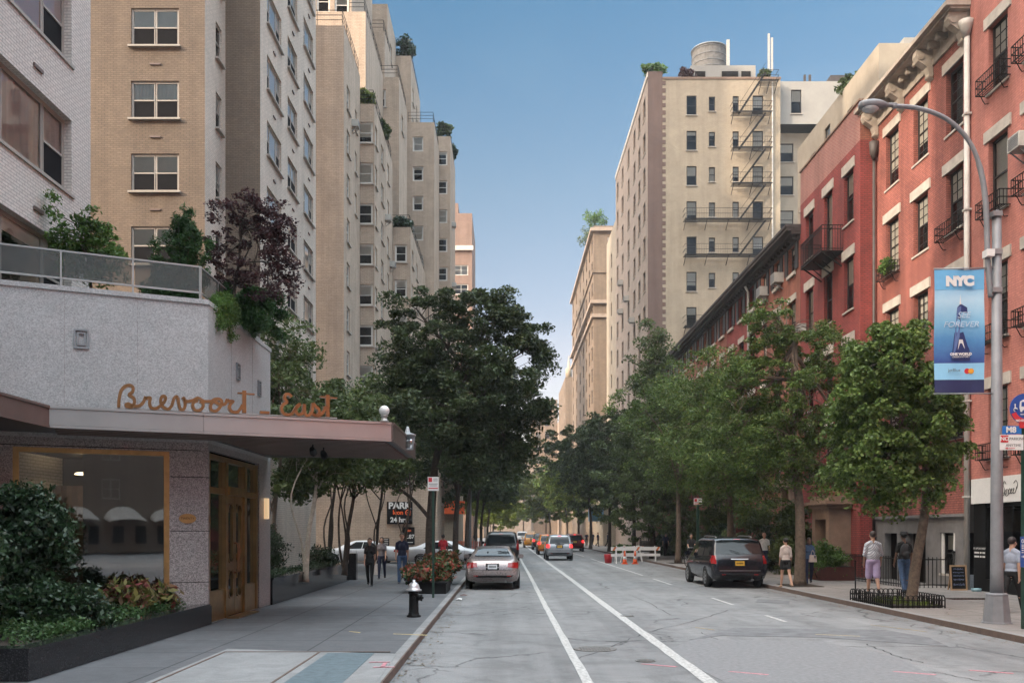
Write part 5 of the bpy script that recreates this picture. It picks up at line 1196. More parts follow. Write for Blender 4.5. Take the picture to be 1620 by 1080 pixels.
# ---------------- foliage ----------------
def leaves_mesh(name, C, n_per, spread, size, mat, seed=1, asp=.55, flat=.6, nrm_up=.5, fold=.25, drop=0):
    """C: cluster centres (k,3); leaf-sized folded quads scattered round each centre"""
    g = np.random.default_rng(seed); C = np.asarray(C, dtype=float); k = len(C)
    spread = np.broadcast_to(np.asarray(spread, dtype=float), (k,))
    n = k * n_per; c = np.repeat(C, n_per, 0); s = np.repeat(spread, n_per)
    d = g.normal(size=(n, 3)); d /= np.linalg.norm(d, axis=1)[:, None]; rr = g.random(n) ** .5
    pos = c + d * (rr * s)[:, None] * np.array([1, 1, flat])
    if drop: pos[:, 2] -= (rr ** 2) * s * drop
    N = g.normal(size=(n, 3)); N[:, 2] += nrm_up * 2; N /= np.linalg.norm(N, axis=1)[:, None]
    T = np.cross(N, g.normal(size=(n, 3))); T /= np.linalg.norm(T, axis=1)[:, None]; B = np.cross(N, T)
    sz = size * g.uniform(.45, 1.6, n)[:, None]; w = sz * asp
    mid = pos + N * sz * fold * .3
    V = np.stack([pos - T * sz * .5, pos + B * w * .5 - N * sz * fold * .2, pos + T * sz * .5, pos - B * w * .5 - N * sz * fold * .2], 1).reshape(-1, 3)
    me = bpy.data.meshes.new(name); me.vertices.add(4 * n); me.vertices.foreach_set('co', V.ravel())
    me.loops.add(4 * n); me.loops.foreach_set('vertex_index', np.arange(4 * n, dtype=np.int32))
    me.polygons.add(n); me.polygons.foreach_set('loop_start', np.arange(0, 4 * n, 4, dtype=np.int32)); me.polygons.foreach_set('loop_total', np.full(n, 4, dtype=np.int32))
    me.update(); me.validate(); me.materials.append(mat); return me
def blob_points(blobs, n, seed, shell=.55, zmin=None, rag=.12):
    g = np.random.default_rng(seed); vol = np.array([b[3] * b[4] * b[5] for b in blobs]) ** .75; out = []
    which = g.choice(len(blobs), n, p=vol / vol.sum())
    for w in which:
        b = blobs[w]; d = g.normal(size=3); d /= np.linalg.norm(d); r = g.uniform(shell, 1.0) if g.random() < .75 else g.uniform(.1, 1)
        r *= 1 + rag * g.normal(); out.append([b[0] + d[0] * r * b[3], b[1] + d[1] * r * b[4], b[2] + d[2] * r * b[5]])
    return np.array(out)
def tree(name, base, trunk, tr_r, blobs, n_cl, n_leaf, spread, size, leafm, barkm='bark', label='', cat='tree', group='street trees', seed=1, asp=.55, limbs=7, flat=.6, drop=0, twig=.5, tr_r_top=None, up=.5, extra=None, rag=.14):
    """everything in local metres above base; trunk: polyline; blobs: (x,y,z,rx,ry,rz)"""
    root = empty(name, base, 0, label, cat, group); rnd = random.Random(seed)
    C = blob_points(blobs, n_cl, seed, rag=rag)
    m = MB(); tp = [Vector(p) for p in trunk]; sp = smooth(tp, 5); L = len(sp)
    tt = tr_r_top or tr_r * .35
    m.tube(sp, [tr_r * (1.35 if i == 0 else (1.1 if i == 1 else 1)) * (1 - i / L) + tt * (i / L) for i in range(L)], 10)
    # limbs: k-means like centres
    g = np.random.default_rng(seed + 5); K = C[g.choice(len(C), min(limbs, len(C)), replace=False)].copy()
    for _ in range(6):
        a = np.argmin(((C[:, None] - K[None]) ** 2).sum(2), 1)
        for j in range(len(K)):
            if (a == j).any(): K[j] = C[a == j].mean(0)
    for j in range(len(K)):
        e = Vector(K[j]); s0 = sp[int(L * rnd.uniform(.55, .98))] if e.z > sp[int(L * .55)].z else sp[int(L * .5)]
        rad = tr_r * .42; mid = s0.lerp(e, .5) + Vector((rnd.uniform(-.3, .3), rnd.uniform(-.3, .3), (e - s0).length * .12))
        lb = smooth([s0, mid, e], 5); m.tube(lb, [rad * (1 - .75 * i / (len(lb) - 1)) for i in range(len(lb))], 6)
        idx = np.where(a == j)[0]; rnd.shuffle(list(idx))
        for q in idx[::max(1, int(1 / twig))] if twig < 1 else idx:
            t = Vector(C[q]); st = lb[rnd.randint(3, len(lb) - 1)]; r0 = rad * .22
            md = st.lerp(t, .5) + Vector((rnd.uniform(-.15, .15), rnd.uniform(-.15, .15), .1 * (t - st).length))
            m.tube([st, md, t], [r0, r0 * .6, r0 * .25], 4, caps=False)
    if extra: 
        for P_, r_ in extra: m.tube(smooth(P_, 5), [r_ * (1 - .7 * i / (5 * (len(P_) - 1))) for i in range(5 * (len(P_) - 1) + 1)], 7)
    m.build('trunk', M[barkm], root, False)
    me = leaves_mesh('crown', C, n_leaf, np.random.default_rng(seed).uniform(.7, 1.3, len(C)) * spread, size, LG[leafm], seed, asp, flat, up, drop=drop)
    link_mesh('crown', me, root)
    return root
def pb(x, y, D, base, r, ry=None, rz=None):
    """blob at photo point at distance D, radius r metres, local to base"""
    p = px(x, y, D); return (p.x - base[0], p.y - base[1], p.z - base[2], r, ry or r, rz or r * .85)
# T1: pin oak, left kerb
b = (-2.62, 32.0, .12)
tree('oak_tree', b, [(0, 0, 0), (-.05, 0, 1.5), (.02, 0, 3.0), (.15, 0, 4.3), (.5, .3, 6.0), (.9, .5, 8.0)], .2,
     [pb(650, 520, 32, b, 1.0, 1.3), pb(700, 490, 33, b, 1.25), pb(760, 500, 33, b, 1.25), pb(810, 520, 33, b, 1.1), pb(835, 560, 33, b, .9), pb(720, 560, 32, b, 1.6), pb(660, 590, 32, b, 1.35), pb(780, 610, 32, b, 1.6), pb(700, 650, 31, b, 1.5), pb(640, 640, 32, b, 1.0), pb(820, 660, 33, b, 1.0), pb(770, 690, 33, b, 1.3), pb(730, 700, 31.5, b, 1.1), pb(860, 545, 33, b, .45), pb(790, 470, 33, b, .6), pb(620, 470, 32, b, .45), pb(840, 615, 33, b, .7), pb(855, 645, 33, b, .5), pb(830, 700, 33, b, .75), pb(795, 725, 33, b, .8), pb(740, 740, 32, b, .7), pb(850, 590, 33, b, .6), pb(868, 552, 33, b, .4), pb(640, 560, 32, b, .9), pb(600, 610, 32, b, .5)],
     430, 200, .42, .125, 'oak', label='big dark pin oak at the left kerb directly behind the parking sign post', seed=3, asp=.5, limbs=13, drop=.3,
     extra=[([(0, 0, 2.2), (-.7, -.2, 3.0), (-1.6, -.4, 3.6), (-2.6, -.5, 4.1), (-3.6, -.6, 4.7)], .075)])
def kerb_tree(x, D, h, r, label, kind='oak', seed=1, n=170, nl=110, size=.17, bark='bark', conical=False, tr=.17, lean=0, low=.38, group='street trees', cat='tree', asp=.55, spread=.55, name=None, drop=.25):
    b = (x, D, .12); zs = h * low
    bl = []; rnd = random.Random(seed)
    if conical:
        for k in range(7): t = k / 6; bl.append((rnd.uniform(-.25, .25), rnd.uniform(-.3, .3), h * (low + (1 - low) * t) - .4, r * (1 - .75 * t) + .15, r * (1 - .75 * t) + .15, h * .09))
    else:
        for k in range(8): a = rnd.uniform(0, 6.28); q = rnd.uniform(.25, .6); bl.append((cos(a) * r * q, sin(a) * r * q, h * (low + (1 - low) * rnd.uniform(.18, .8)), r * .55, r * .55, h * .15))
        bl.append((0, 0, h * .86, r * .45, r * .45, h * .12)); bl.append((0, 0, h * (low + .3), r * .8, r * .8, h * .16))
    return tree(name or ('oak_tree' if kind == 'oak' else 'street_tree'), b, [(0, 0, 0), (.03, 0, h * .2), (lean * .3, .1, h * .4), (lean, .1, h * .8)], tr, bl, n, nl, spread, size, kind, bark, label, cat, group, seed, asp, 8, drop=drop)
kerb_tree(-2.45, 44, 10.5, 4.0, 'dark oak at the left kerb, second from the pavement sign', seed=11, n=260, low=.34, lean=.6)
kerb_tree(-2.5, 58, 11, 4.3, 'dark oak at the left kerb, third from the pavement sign', seed=12, size=.18, n=230, low=.3, lean=.6)
kerb_tree(-2.4, 72, 12, 4.8, 'dark oak at the left kerb, fourth in line, past the construction mesh', seed=13, size=.2, n=240, low=.27, lean=.8)
kerb_tree(-2.4, 88, 12, 5.0, 'oak at the left kerb in the distance, fifth in line', seed=14, size=.23, n=220, low=.25, lean=1)
kerb_tree(-2.2, 108, 11, 5.2, 'sunlit yellow green tree down the left kerb', 'sunny', seed=15, size=.26, n=220, low=.22, lean=1)
kerb_tree(-1.9, 135, 11, 5.5, 'second sunlit yellow green tree far down the left kerb', 'sunny', seed=16, size=.3, n=220, low=.2, lean=1.2)
# right kerb trees
b = (10.25, 22.9, .12)
tree('ginkgo_tree', b, [(0, 0, 0), (.15, 0, 1.1), (.35, 0, 2.3), (.42, .1, 3.4), (.3, .2, 5.0), (.1, .2, 6.3)], .14,
     [pb(1400, 560, 22.8, b, .85), pb(1440, 590, 22.6, b, 1.0), pb(1380, 620, 22.6, b, .85), pb(1460, 650, 22.8, b, .95), pb(1375, 680, 22.8, b, .65), pb(1420, 690, 22.4, b, .9), pb(1480, 700, 22.8, b, .65), pb(1395, 520, 23, b, .5), pb(1495, 620, 23, b, .5), pb(1385, 745, 22.6, b, .5), pb(1440, 750, 22.4, b, .55), pb(1350, 640, 23, b, .45), pb(1480, 745, 23, b, .42), pb(1435, 530, 23, b, .5), pb(1510, 660, 23, b, .3), pb(1345, 720, 23, b, .5), pb(1360, 600, 23, b, .55), pb(1355, 770, 23, b, .35), pb(1410, 780, 22.8, b, .35), pb(1500, 730, 22.8, b, .35), pb(1370, 545, 23.2, b, .4), pb(1335, 670, 23.4, b, .5), pb(1345, 590, 23.4, b, .4), pb(1330, 745, 23.4, b, .4), pb(1400, 790, 22.8, b, .35), pb(1475, 785, 22.8, b, .3), pb(1515, 700, 23, b, .35)],
     420, 140, .25, .078, 'ginkgo', 'bark_mid', 'bright green ginkgo leaning out of the iron-fenced tree pit beside the lamp post', seed=21, asp=.9, limbs=12, drop=.9, up=.2, rag=.3)
b = (9.94, 30.6, .12)
tree('locust_tree', b, [(0, 0, 0), (.02, 0, 1.5), (0, .1, 3.0), (-.2, .1, 4.4), (-.2, .1, 6.5), (-.1, .2, 8.5)], .19,
     [pb(1210, 520, 31, b, 1.0), pb(1260, 560, 31, b, 1.2), pb(1190, 600, 31, b, 1.3), pb(1310, 590, 31, b, 1.1), pb(1250, 640, 30.5, b, 1.5), pb(1170, 670, 31, b, 1.2), pb(1320, 670, 31, b, 1.1), pb(1230, 710, 30.5, b, 1.3), pb(1300, 730, 31, b, 1.1), pb(1165, 730, 31, b, .8), pb(1240, 485, 31.5, b, .55), pb(1345, 560, 31.5, b, .8), pb(1205, 480, 31, b, .4), pb(1355, 700, 31.5, b, .8), pb(1300, 520, 32, b, .5), pb(1200, 770, 31, b, .8), pb(1290, 775, 30.5, b, .7), pb(1340, 750, 31, b, .7), pb(1150, 620, 31.5, b, .9), pb(1140, 700, 31.5, b, .7)],
     380, 170, .36, .10, 'locust', 'bark_mid', 'feathery green honey locust rising behind the dark minivan, straight trunk at the kerb', seed=22, asp=.4, limbs=12, drop=.3, rag=.24)
kerb_tree(9.9, 40, 10.6, 3.8, 'honey locust at the right kerb, next beyond the one behind the minivan', 'locust', seed=31, size=.12, n=340, nl=150, low=.24, asp=.4, bark='bark_mid', name='locust_tree')
kerb_tree(9.9, 52, 11.5, 4.0, 'honey locust beside the small red and white parking sign', 'locust', seed=32, size=.14, n=340, nl=130, low=.22, asp=.4, bark='bark_mid', name='locust_tree')
kerb_tree(9.9, 61, 16.5, 3.9, 'tall conical dark green tree reaching up in front of the cream tower', 'court', seed=33, size=.17, n=420, conical=True, tr=.2, low=.2)
kerb_tree(9.9, 70, 12.5, 4.6, 'dark oak at the right kerb behind the white barricades', seed=34, size=.2, n=260, low=.24)
kerb_tree(9.4, 82, 13.0, 5.0, 'dark oak at the right kerb, shading the red sport utility car', seed=35, size=.22, low=.26, n=260)
kerb_tree(9.0, 96, 14.0, 5.6, 'dark oak reaching over the road before the blue awning', seed=36, size=.24, low=.26, n=260, lean=-.8)
kerb_tree(9.0, 112, 12, 4.4, 'pale sunlit tree further along the right kerb', 'sunny', seed=37, size=.28, n=130, low=.28)
kerb_tree(8.8, 130, 14, 5.0, 'hazy tree in the distance on the right, nearer of two', 'locust', seed=38, size=.32, n=240, low=.2, lean=-1)
kerb_tree(7.6, 155, 13, 6, 'hazy tree in the distance on the right, farther of two', 'sunny', seed=39, size=.36, n=240, low=.15, lean=-1)
kerb_tree(-1.0, 170, 13, 6.5, 'hazy tree at the far end of the left kerb', 'sunny', seed=40, size=.36, n=240, low=.12, lean=1)
kerb_tree(4.2, 215, 17, 8, 'round hazy tree closing the view in the middle of the street end', 'locust', seed=41, size=.42, n=300, low=.15)
kerb_tree(10, 225, 19, 8, 'broad hazy tree at the street end, to the right of the round one', 'court', seed=42, size=.42, n=300, low=.15)
kerb_tree(-4, 235, 16, 7.0, 'low hazy tree at the street end, left of the round one', 'sunny', seed=43, size=.42, n=240, low=.15)
# front yards right
for i, (x, D, h, r, lab) in enumerate(((12.8, 46, 4.6, 1.5, 'small bushy tree in the front yard between minivan and brick row'), (12.9, 54, 5, 1.7, 'small bushy tree in the yard of the orange brick row, farther back'), (12.6, 40, 3.2, .9, 'slim shrub-like tree beside the brown stone portico'))):
    kerb_tree(x, D, h, r, lab, 'court', seed=60 + i, size=.13, n=70, nl=100, tr=.06, low=.25, spread=.42, group='front yard trees')
# courtyard trees left
def ctree(x, y0, D, h, r, label, seed, bark='bark_mid', stems=3, n=150, nl=110, size=.13, low=.42, cw=1.0, mat='court', spread=.42):
    b_ = px(x, 840, D); b = (b_.x, D, .5); rnd = random.Random(seed); bl = []
    for k in range(9): a = rnd.uniform(0, 6.28); q = rnd.uniform(.2, .75); bl.append((cos(a) * r * q, sin(a) * r * q, h * (low + (1 - low) * rnd.uniform(.2, .85)), r * .5, r * .5, h * .13))
    ex = [([(0, 0, 0), (rnd.uniform(-.2, .2), 0, h * .2), (rnd.uniform(-.5, .5), rnd.uniform(-.4, .4), h * .45), (rnd.uniform(-1, 1) * r * .5, rnd.uniform(-.5, .5), h * .75)], .045) for k in range(stems)]
    return tree('courtyard_tree', b, [(0, 0, 0), (.1, 0, h * .25), (.3, .1, h * .5), (.2, .1, h * .8)], .085, bl, n, nl, spread, size, mat, bark, label, 'tree', 'courtyard trees', seed, .55, 8, extra=ex, drop=.25)
ctree(483, 0, 26, 5.6, 1.9, 'pale-stemmed birch in the courtyard behind the low black granite wall', 71, 'bark_pale', 1, 150)
ctree(545, 0, 30, 5.6, 2.0, 'multi-stemmed courtyard tree in front of the parked white car', 72, 'bark', 4, 150)
ctree(430, 0, 31, 8.6, 2.7, 'taller green courtyard tree showing above the canopy beside the granite wall', 73, 'bark_mid', 2, 220, low=.45)
ctree(520, 0, 37, 8.0, 2.8, 'leafy courtyard tree topping the canopy under the East lettering', 74, 'bark', 2, 230, low=.45)
ctree(595, 0, 44, 7.4, 2.6, 'leafy tree between the canopy lamp and the garage sign', 75, 'bark', 2, 170, low=.5)
ctree(640, 0, 48, 6.4, 1.5, 'thin pale-leaved tree right of the garage sign', 76, 'bark_mid', 2, 60, low=.5)
# hedges and plants
def bush(name, base, blobs, n_cl, nl, spread, size, leafm, label, cat='shrub', group=None, seed=1, asp=.5, up=.3, stem=True, drop=0, flat=.8, stems=5, kind=None):
    root = empty(name, base, 0, label, cat, group); C = blob_points(blobs, n_cl, seed, .5)
    C[:, 2] = np.maximum(C[:, 2], .03)
    link_mesh('foliage', leaves_mesh('foliage', C, nl, spread, size, LG[leafm], seed, asp, flat, up, drop=drop), root)
    if stem:
        m = MB(); r = random.Random(seed)
        for k in range(stems):
            e = C[r.randrange(len(C))]; s0 = (e[0] * .5 + r.uniform(-.05, .05), e[1] * .5, 0); m.tube([s0, ((s0[0] + e[0]) / 2, (s0[1] + e[1]) / 2, e[2] * .6), tuple(e)], [.02, .014, .006], 5)
        m.build('stem', M['bark'], root, False)
    return root
bush('evergreen_shrub', (-7.5, 14.2, .46), [(0, 0, .9, .72, .6, .8), (.02, 0, 1.5, .6, .5, .65), (-.4, 0, 1.1, .6, .5, .8), (.0, 0, 1.9, .36, .35, .3)], 200, 90, .26, .085, 'shrub', 'tall glossy dark evergreen bush in front of the big shop window', seed=5, group='planter shrubs') 
bush('evergreen_shrub', (-7.15, 12.2, .46), [(-.3, 0, .8, .7, .6, .9), (-.5, 0, 1.4, .5, .5, .5)], 120, 90, .24, .085, 'shrub', 'glossy dark evergreen bush cut off by the left picture edge', seed=6, group='planter shrubs')
bush('evergreen_shrub', (-6.95, 13.7, .46), [(0, 0, .35, .85, .5, .42), (.5, .1, .3, .5, .4, .3)], 120, 90, .2, .08, 'shrub', 'low glossy evergreen bush at the foot of the tall one', seed=7, group='planter shrubs')
g_ = MB()
def ground_cover(name, pts_fn, n_cl, nl, spread, size, leafm, label, base, seed, asp=.55, z=.05, up=.5):
    g = np.random.default_rng(seed); C = np.array([pts_fn(g) for _ in range(n_cl)]) - np.array(base)
    o = link_mesh(name, leaves_mesh(name, C, nl, spread, size, LG[leafm], seed, asp, .7, up), None, base)
    tag(o, label, 'ground cover', kind='stuff'); return o
def gc1(g):
    y = g.uniform(11.35, 17.3); x = g.uniform(-9.6, -6.12); ymax = 16.2 + (x + 9.13) * .45
    if y > ymax: y = g.uniform(11.4, ymax - .1)
    return (x, y, .52 + .10 * sin(x * 5) * sin(y * 4) + g.uniform(0, .08))
ground_cover('ground_cover', gc1, 520, 60, .16, .05, 'cover', 'bright green low leafy ground cover filling the black planter', (-7.5, 14, .46), 8, .6)
bush('croton_plant', (-6.75, 16.3, .46), [(0, 0, .3, .5, .5, .28), (-.5, -.2, .2, .4, .4, .2), (.35, .6, .25, .3, .4, .2)], 60, 26, .2, .17, 'croton', 'yellow and red variegated plant at the window corner of the black planter', seed=9, asp=.35, up=.2, group='planter shrubs')
for k, (x, y) in enumerate(((-7.7, 12.6), (-6.95, 13.9))):
    o = empty('plant_label', (x, y, .46), .3, 'tiny black plant marker in the black planter, ' + ('nearer the left picture edge' if k == 0 else 'nearer the croton'), 'plant marker')
    m = MB(); m.bar((0, 0, 0), (0, 0, .28), .015); m.build('stake', M['black'], o, False); m = MB(); m.box(-.07, .07, -.01, .01, .27, .37); m.build('plate', M['black'], o, False)
# behind the low wall
bush('hedge', (-8.1, 27.5, .5), [(0, -1.5, .75, .75, 1.6, .8), (0, 1.2, .8, .8, 1.8, .85), (.1, -3.2, .6, .6, .9, .6), (0, 3.2, .7, .7, 1, .75)], 330, 90, .3, .08, 'hedge', 'dark clipped evergreen hedge in the courtyard behind the birch', 'hedge', seed=10)
def gc2(g): return (g.uniform(-6.9, -6.15), g.uniform(22.7, 33.4), .62 + g.uniform(0, .14))
ground_cover('ground_cover', gc2, 300, 60, .2, .06, 'shrub', 'dark leafy border plants along the top of the low black granite wall', (-6.5, 28, .5), 11, .55)
bush('white_flower_bush', (-6.9, 33.3, .5), [(0, 0, .45, .7, .6, .4)], 60, 60, .2, .08, 'hedge', 'rounded bush with white flowers at the end of the low granite wall', seed=12)
# flower planter on the left kerb
fp = empty('flower_planter', (-2.3, 27.6, .12), 0, 'dark planter box overflowing with red flowers beside the silver sedan', 'planter')
m = MB(); m.box(-.55, .55, -1.1, 1.1, 0, .30); m.box(-.58, .58, -1.14, 1.14, .301, .34); m.build('box', M['black'], fp, False)
C = blob_points([(0, 0, .62, .62, 1.1, .25), (-.3, -.4, .55, .45, .7, .22), (.3, .5, .75, .4, .7, .28)], 150, 14); link_mesh('flowers', leaves_mesh('flowers', C, 60, .2, .10, LG['flower'], 14, .7, .8, .4), fp)
fp = empty('flower_planter', (-2.4, 31.2, .12), 0, 'second flower box farther back along the left kerb, by the oak trunk', 'planter')
m = MB(); m.box(-.5, .5, -.9, .9, 0, .42); m.build('box', M['black'], fp, False)
C = blob_points([(0.2, 0, .75, .65, 1.0, .35)], 90, 15); link_mesh('flowers', leaves_mesh('flowers', C, 60, .2, .10, LG['flower'], 15, .7, .8, .4), fp)
# terrace plants (terrace level 6.4)
TZ = 6.42
b = (-8.15, 18.4, TZ)
tree('terrace_tree', (px(140, 400, 18.4).x, 18.4, TZ), [(0, 0, 0), (.05, 0, .5), (0, 0, 1.0), (.05, 0, 1.6)], .035,
     [(0, 0, 1.5, .62, .5, .45), (-.45, 0, 1.3, .4, .4, .35), (.45, 0, 1.2, .38, .4, .45), (.1, 0, 1.85, .35, .3, .3), (-.75, 0, 2.05, .12, .1, .45), (.35, 0, .75, .5, .4, .25), (-.2, 0, .9, .45, .4, .3)], 150, 50, .17, .085, 'lime', 'bark_mid', 'light green small-leaved tree on the terrace, left of the juniper', group='terrace plants', seed=81, asp=.4, limbs=6, drop=.3)
def juniper(base, h, spreads, label, seed, lean=(0, 0), n=26):
    root = empty('juniper', base, 0, label, 'shrub', 'terrace plants'); r = random.Random(seed); m = MB(); C = []; 
    for k in range(n):
        a = r.uniform(0, 6.28); q = r.uniform(.1, 1); e = Vector((cos(a) * spreads * q + lean[0] * q, sin(a) * spreads * q * .8 + lean[1], h * (1.05 - .75 * q * r.uniform(.5, 1.1))))
        s0 = Vector((0, 0, .05)); md = s0.lerp(e, .5) + Vector((0, 0, -.08 * h)); P = smooth([s0, md, e], 5); m.tube(P, [.022 * (1 - i / len(P) * .8) for i in range(len(P))], 4)
        for i, p in enumerate(P[3:]):
            for _ in range(3): C.append(tuple(p + Vector((r.uniform(-.08, .08), r.uniform(-.08, .08), r.uniform(-.05, .08)))))
    m.build('stem', M['bark'], root, False); link_mesh('foliage', leaves_mesh('foliage', C, 40, .11, .09, LG['juniper'], seed, .22, 1.0, .1), root); return root
juniper((px(290, 440, 18.8).x, 18.8, TZ), 2.15, .62, 'spiky green juniper standing on the terrace beside the purple tree', 82)
juniper((px(255, 440, 19.4).x, 19.4, TZ), 1.0, .5, 'lower green juniper just left of the spiky one on the terrace', 88)
b = px(370, 440, 19.5)
tree('plum_tree', (b.x, 19.5, TZ), [(0, 0, 0), (.0, 0, .6), (.1, 0, 1.3), (.2, 0, 2.3)], .045,
     [(-.25, 0, 1.7, .55, .45, .5), (.25, 0, 2.45, .55, .4, .4), (.75, 0, 2.15, .45, .4, .55), (.1, 0, 1.1, .6, .4, .35), (.95, 0, 1.4, .4, .35, .45), (-.25, 0, 2.4, .35, .3, .3), (.75, 0, .8, .4, .3, .35), (1.15, .1, 1.0, .25, .2, .45), (1.0, 0, 1.9, .3, .3, .4)], 170, 55, .17, .06, 'plum', 'bark', 'dark purple-leaved plum tree on the terrace corner', group='terrace plants', seed=83, asp=.7, limbs=9, drop=.2, twig=1)
def cascade(base, dirs, label, seed, leafm='juniper', size=.10, nm='creeping_juniper'):
    root = empty(nm, base, 0, label, 'shrub', 'terrace plants'); r = random.Random(seed); m = MB(); C = []
    for (dx, dy, dz) in dirs:
        e = Vector((dx, dy, dz)); md = e * .5 + Vector((0, 0, .18)); P = smooth([Vector((0, 0, 0)), md, e], 6); m.tube(P, .014, 4)
        for p in P[1:]:
            for _ in range(4): C.append(tuple(p + Vector((r.uniform(-.1, .1), r.uniform(-.12, .12), r.uniform(-.06, .10)))))
    m.build('stem', M['bark'], root, False); link_mesh('foliage', leaves_mesh('foliage', C, 40, .12, size, LG[leafm], seed, .25, 1.0, .1), root)
r_ = random.Random(3)
cascade((px(375, 470, 20.4).x, 20.4, TZ + .25), [(r_.uniform(-.5, .95), r_.uniform(-.8, .8), r_.uniform(-.25, .65)) for _ in range(26)], 'dark green creeping juniper bulging over the balustrade at the terrace corner', 84)
cascade((-5.9, 18.9, TZ + .12), [(r_.uniform(.02, .12), r_.uniform(-.9, 1.2), r_.uniform(-.5, .05)) for _ in range(12)], 'light green ivy trailing down the outside of the granite wall', 85, 'lime', .06, 'ivy')
# roof plants on towers
def roof_plant(P, r, h, leafm, label, seed, size=.28):
    bush('roof_plant', P, [(0, 0, h * .55, r, r, h * .5)], 26, 50, r * .45, size, leafm, label, 'roof plant', 'plants on high terraces', seed)
for i, (P, r, h, lf, lab) in enumerate((((-9.6, 84.8, 46.0), 1.0, 1.9, 'shrub', 'dark round shrub on a high corner terrace of the stepped tower, against the sky'), ((-6.1, 90.8, 41.1), .8, 2.0, 'court', 'small conical evergreen on the top of the farthest terrace of the stepped tower'),
     ((-9.7, 61.8, 30.5), .7, 1.6, 'sunny', 'feathery yellowish plant on the stepped tower terrace in front of a white window pair'), ((-8.0, 71.2, 25.5), .8, 1.0, 'shrub', 'low plants along the lowest planted terrace of the stepped tower'),
     ((-8.9, 66, 30.5), .5, 1.2, 'court', 'plant hanging on the side edge of the middle terrace of the stepped tower'), ((-5.6, 95.5, 41.1), .5, 1.6, 'shrub', 'shrub on the far side edge of the upper stepped tower terrace'),
     ((14.2, 86.8, 45.5), 1.0, 1.0, 'lime', 'green planting on the corner of the cream tower roof'), ((17.4, 86.9, 45.0), .8, 1.2, 'plum', 'reddish flowering plants beside the cream tower penthouse'), ((13.9, 140, 48.5), 1.6, 3.0, 'lime', 'bushy plants on the brown tower roof corner'),
     ((13.7, 150, 48.5), 1.8, 4.0, 'court', 'taller bushy plants along the brown tower roof edge'), ((20.6, 54, 27.2), .7, 1.9, 'court', 'small evergreen on the beige rear building roof'), ((16.0, 113.8, 43.0), 1.6, 2.4, 'lime', 'green clump on the thin sunlit block beside the brown tower'), ((24.7, 86.4, 45.0), .5, .9, 'court', 'potted plants at the head of the fire escape'))):
    roof_plant(P, r, h, lf, lab, 100 + i)
# window box plants on the red house
bush('window_plant', (X0 - .2, 34.2, 11.65), [(0, 0, .35, .18, .5, .3)], 30, 40, .16, .09, 'lime', 'green plant in the iron window guard near the dark rain pipe', 'window plant', seed=120)
# right side planting
def gc3(g): return (g.uniform(11.2, 12.4), g.uniform(36, 60), .2 + g.uniform(0, .5))
for i, (x, y, r, h, lf, lab) in enumerate(((12.1, 34.2, .8, 1.5, 'lime', 'palm-like bright green plant in the dark red planter by the portico'), (11.9, 38.5, .7, 1.7, 'court', 'leafy bush next to the brown portico, behind the woman in denim'), (12.2, 42.5, .9, 2.0, 'shrub', 'dark bush behind the kerbside walkers at the orange brick house'), (12.0, 47.5, 1.1, 1.9, 'court', 'green hedge bush seen over the dark minivan'), (12.3, 52.5, 1.1, 2.2, 'shrub', 'dark hedge bush beyond the minivan by the parking sign'), (12.2, 60, 1.2, 2.0, 'court', 'yard bush next to the barricades'), (12.2, 68, 1.2, 2.0, 'shrub', 'yard bush past the barricades'), (9.9, 76, .9, .7, 'lime', 'low green plants in the tree bed beside the far kerb'))):
    bush('yard_bush', (x, y, .12), [(0, 0, h * .5, r, r, h * .5)], 80, 60, .26, .11 if y < 50 else .16, lf, lab, 'bush', 'front yard bushes', 130 + i)
# ---------------- vehicles ----------------
from mathutils.bvhtree import BVHTree
def lerp_list(P, y):
    if y <= P[0][0]: return P[0][1]
    for a, b in zip(P, P[1:]):
        if y <= b[0]:
            t = (y - a[0]) / (b[0] - a[0]); t = t * t * (3 - 2 * t) * .5 + t * .5; return a[1] + (b[1] - a[1]) * t
    return P[-1][1]
def m_car(name, col, metal=.4, rough=.28):
    m, nd, lk, bs = newmat(name); vec = mapped(nd, lk)
    n = noise(nd, lk, 2.5, 3, .6, vec); c = ramp(nd, lk, n, [(.3, tuple(x * .9 for x in col)), (.7, tuple(min(1, x * 1.08) for x in col))])
    n2 = noise(nd, lk, 30, 4, .7, vec); lk.new(c, bs.inputs['Base Color'])
    r = ramp(nd, lk, n2, [(.3, (rough * .8,) * 3), (.75, (rough * 1.4,) * 3)]); lk.new(r, bs.inputs['Roughness'])
    bs.inputs['Metallic'].default_value = metal; bs.inputs['Coat Weight'].default_value = .45; bs.inputs['Coat Roughness'].default_value = .06; return m
m_cg, _n, _l, _b = newmat('car_glass'); _b.inputs['Base Color'].default_value = (.012, .015, .017, 1); _b.inputs['Roughness'].default_value = .03; _b.inputs['Specular IOR Level'].default_value = .45
M['car_glass'] = m_cg
M['tyre'] = m_plain('tyre_rubber', (.014, .014, .014), .85); M['rim'] = m_plain('alloy_rim', (.35, .36, .37), .35, .8)
M['lens'] = m_plain('red_tail_lens', (.32, .012, .014), .18, coat=1); M['lens_on'] = m_emit('lit_brake_lamp', (.85, .02, .02), .9)
M['plate_y'] = m_plain('yellow_plate', (.60, .34, .03), .5); M['plate_w'] = m_plain('pale_plate', (.55, .56, .58), .5)
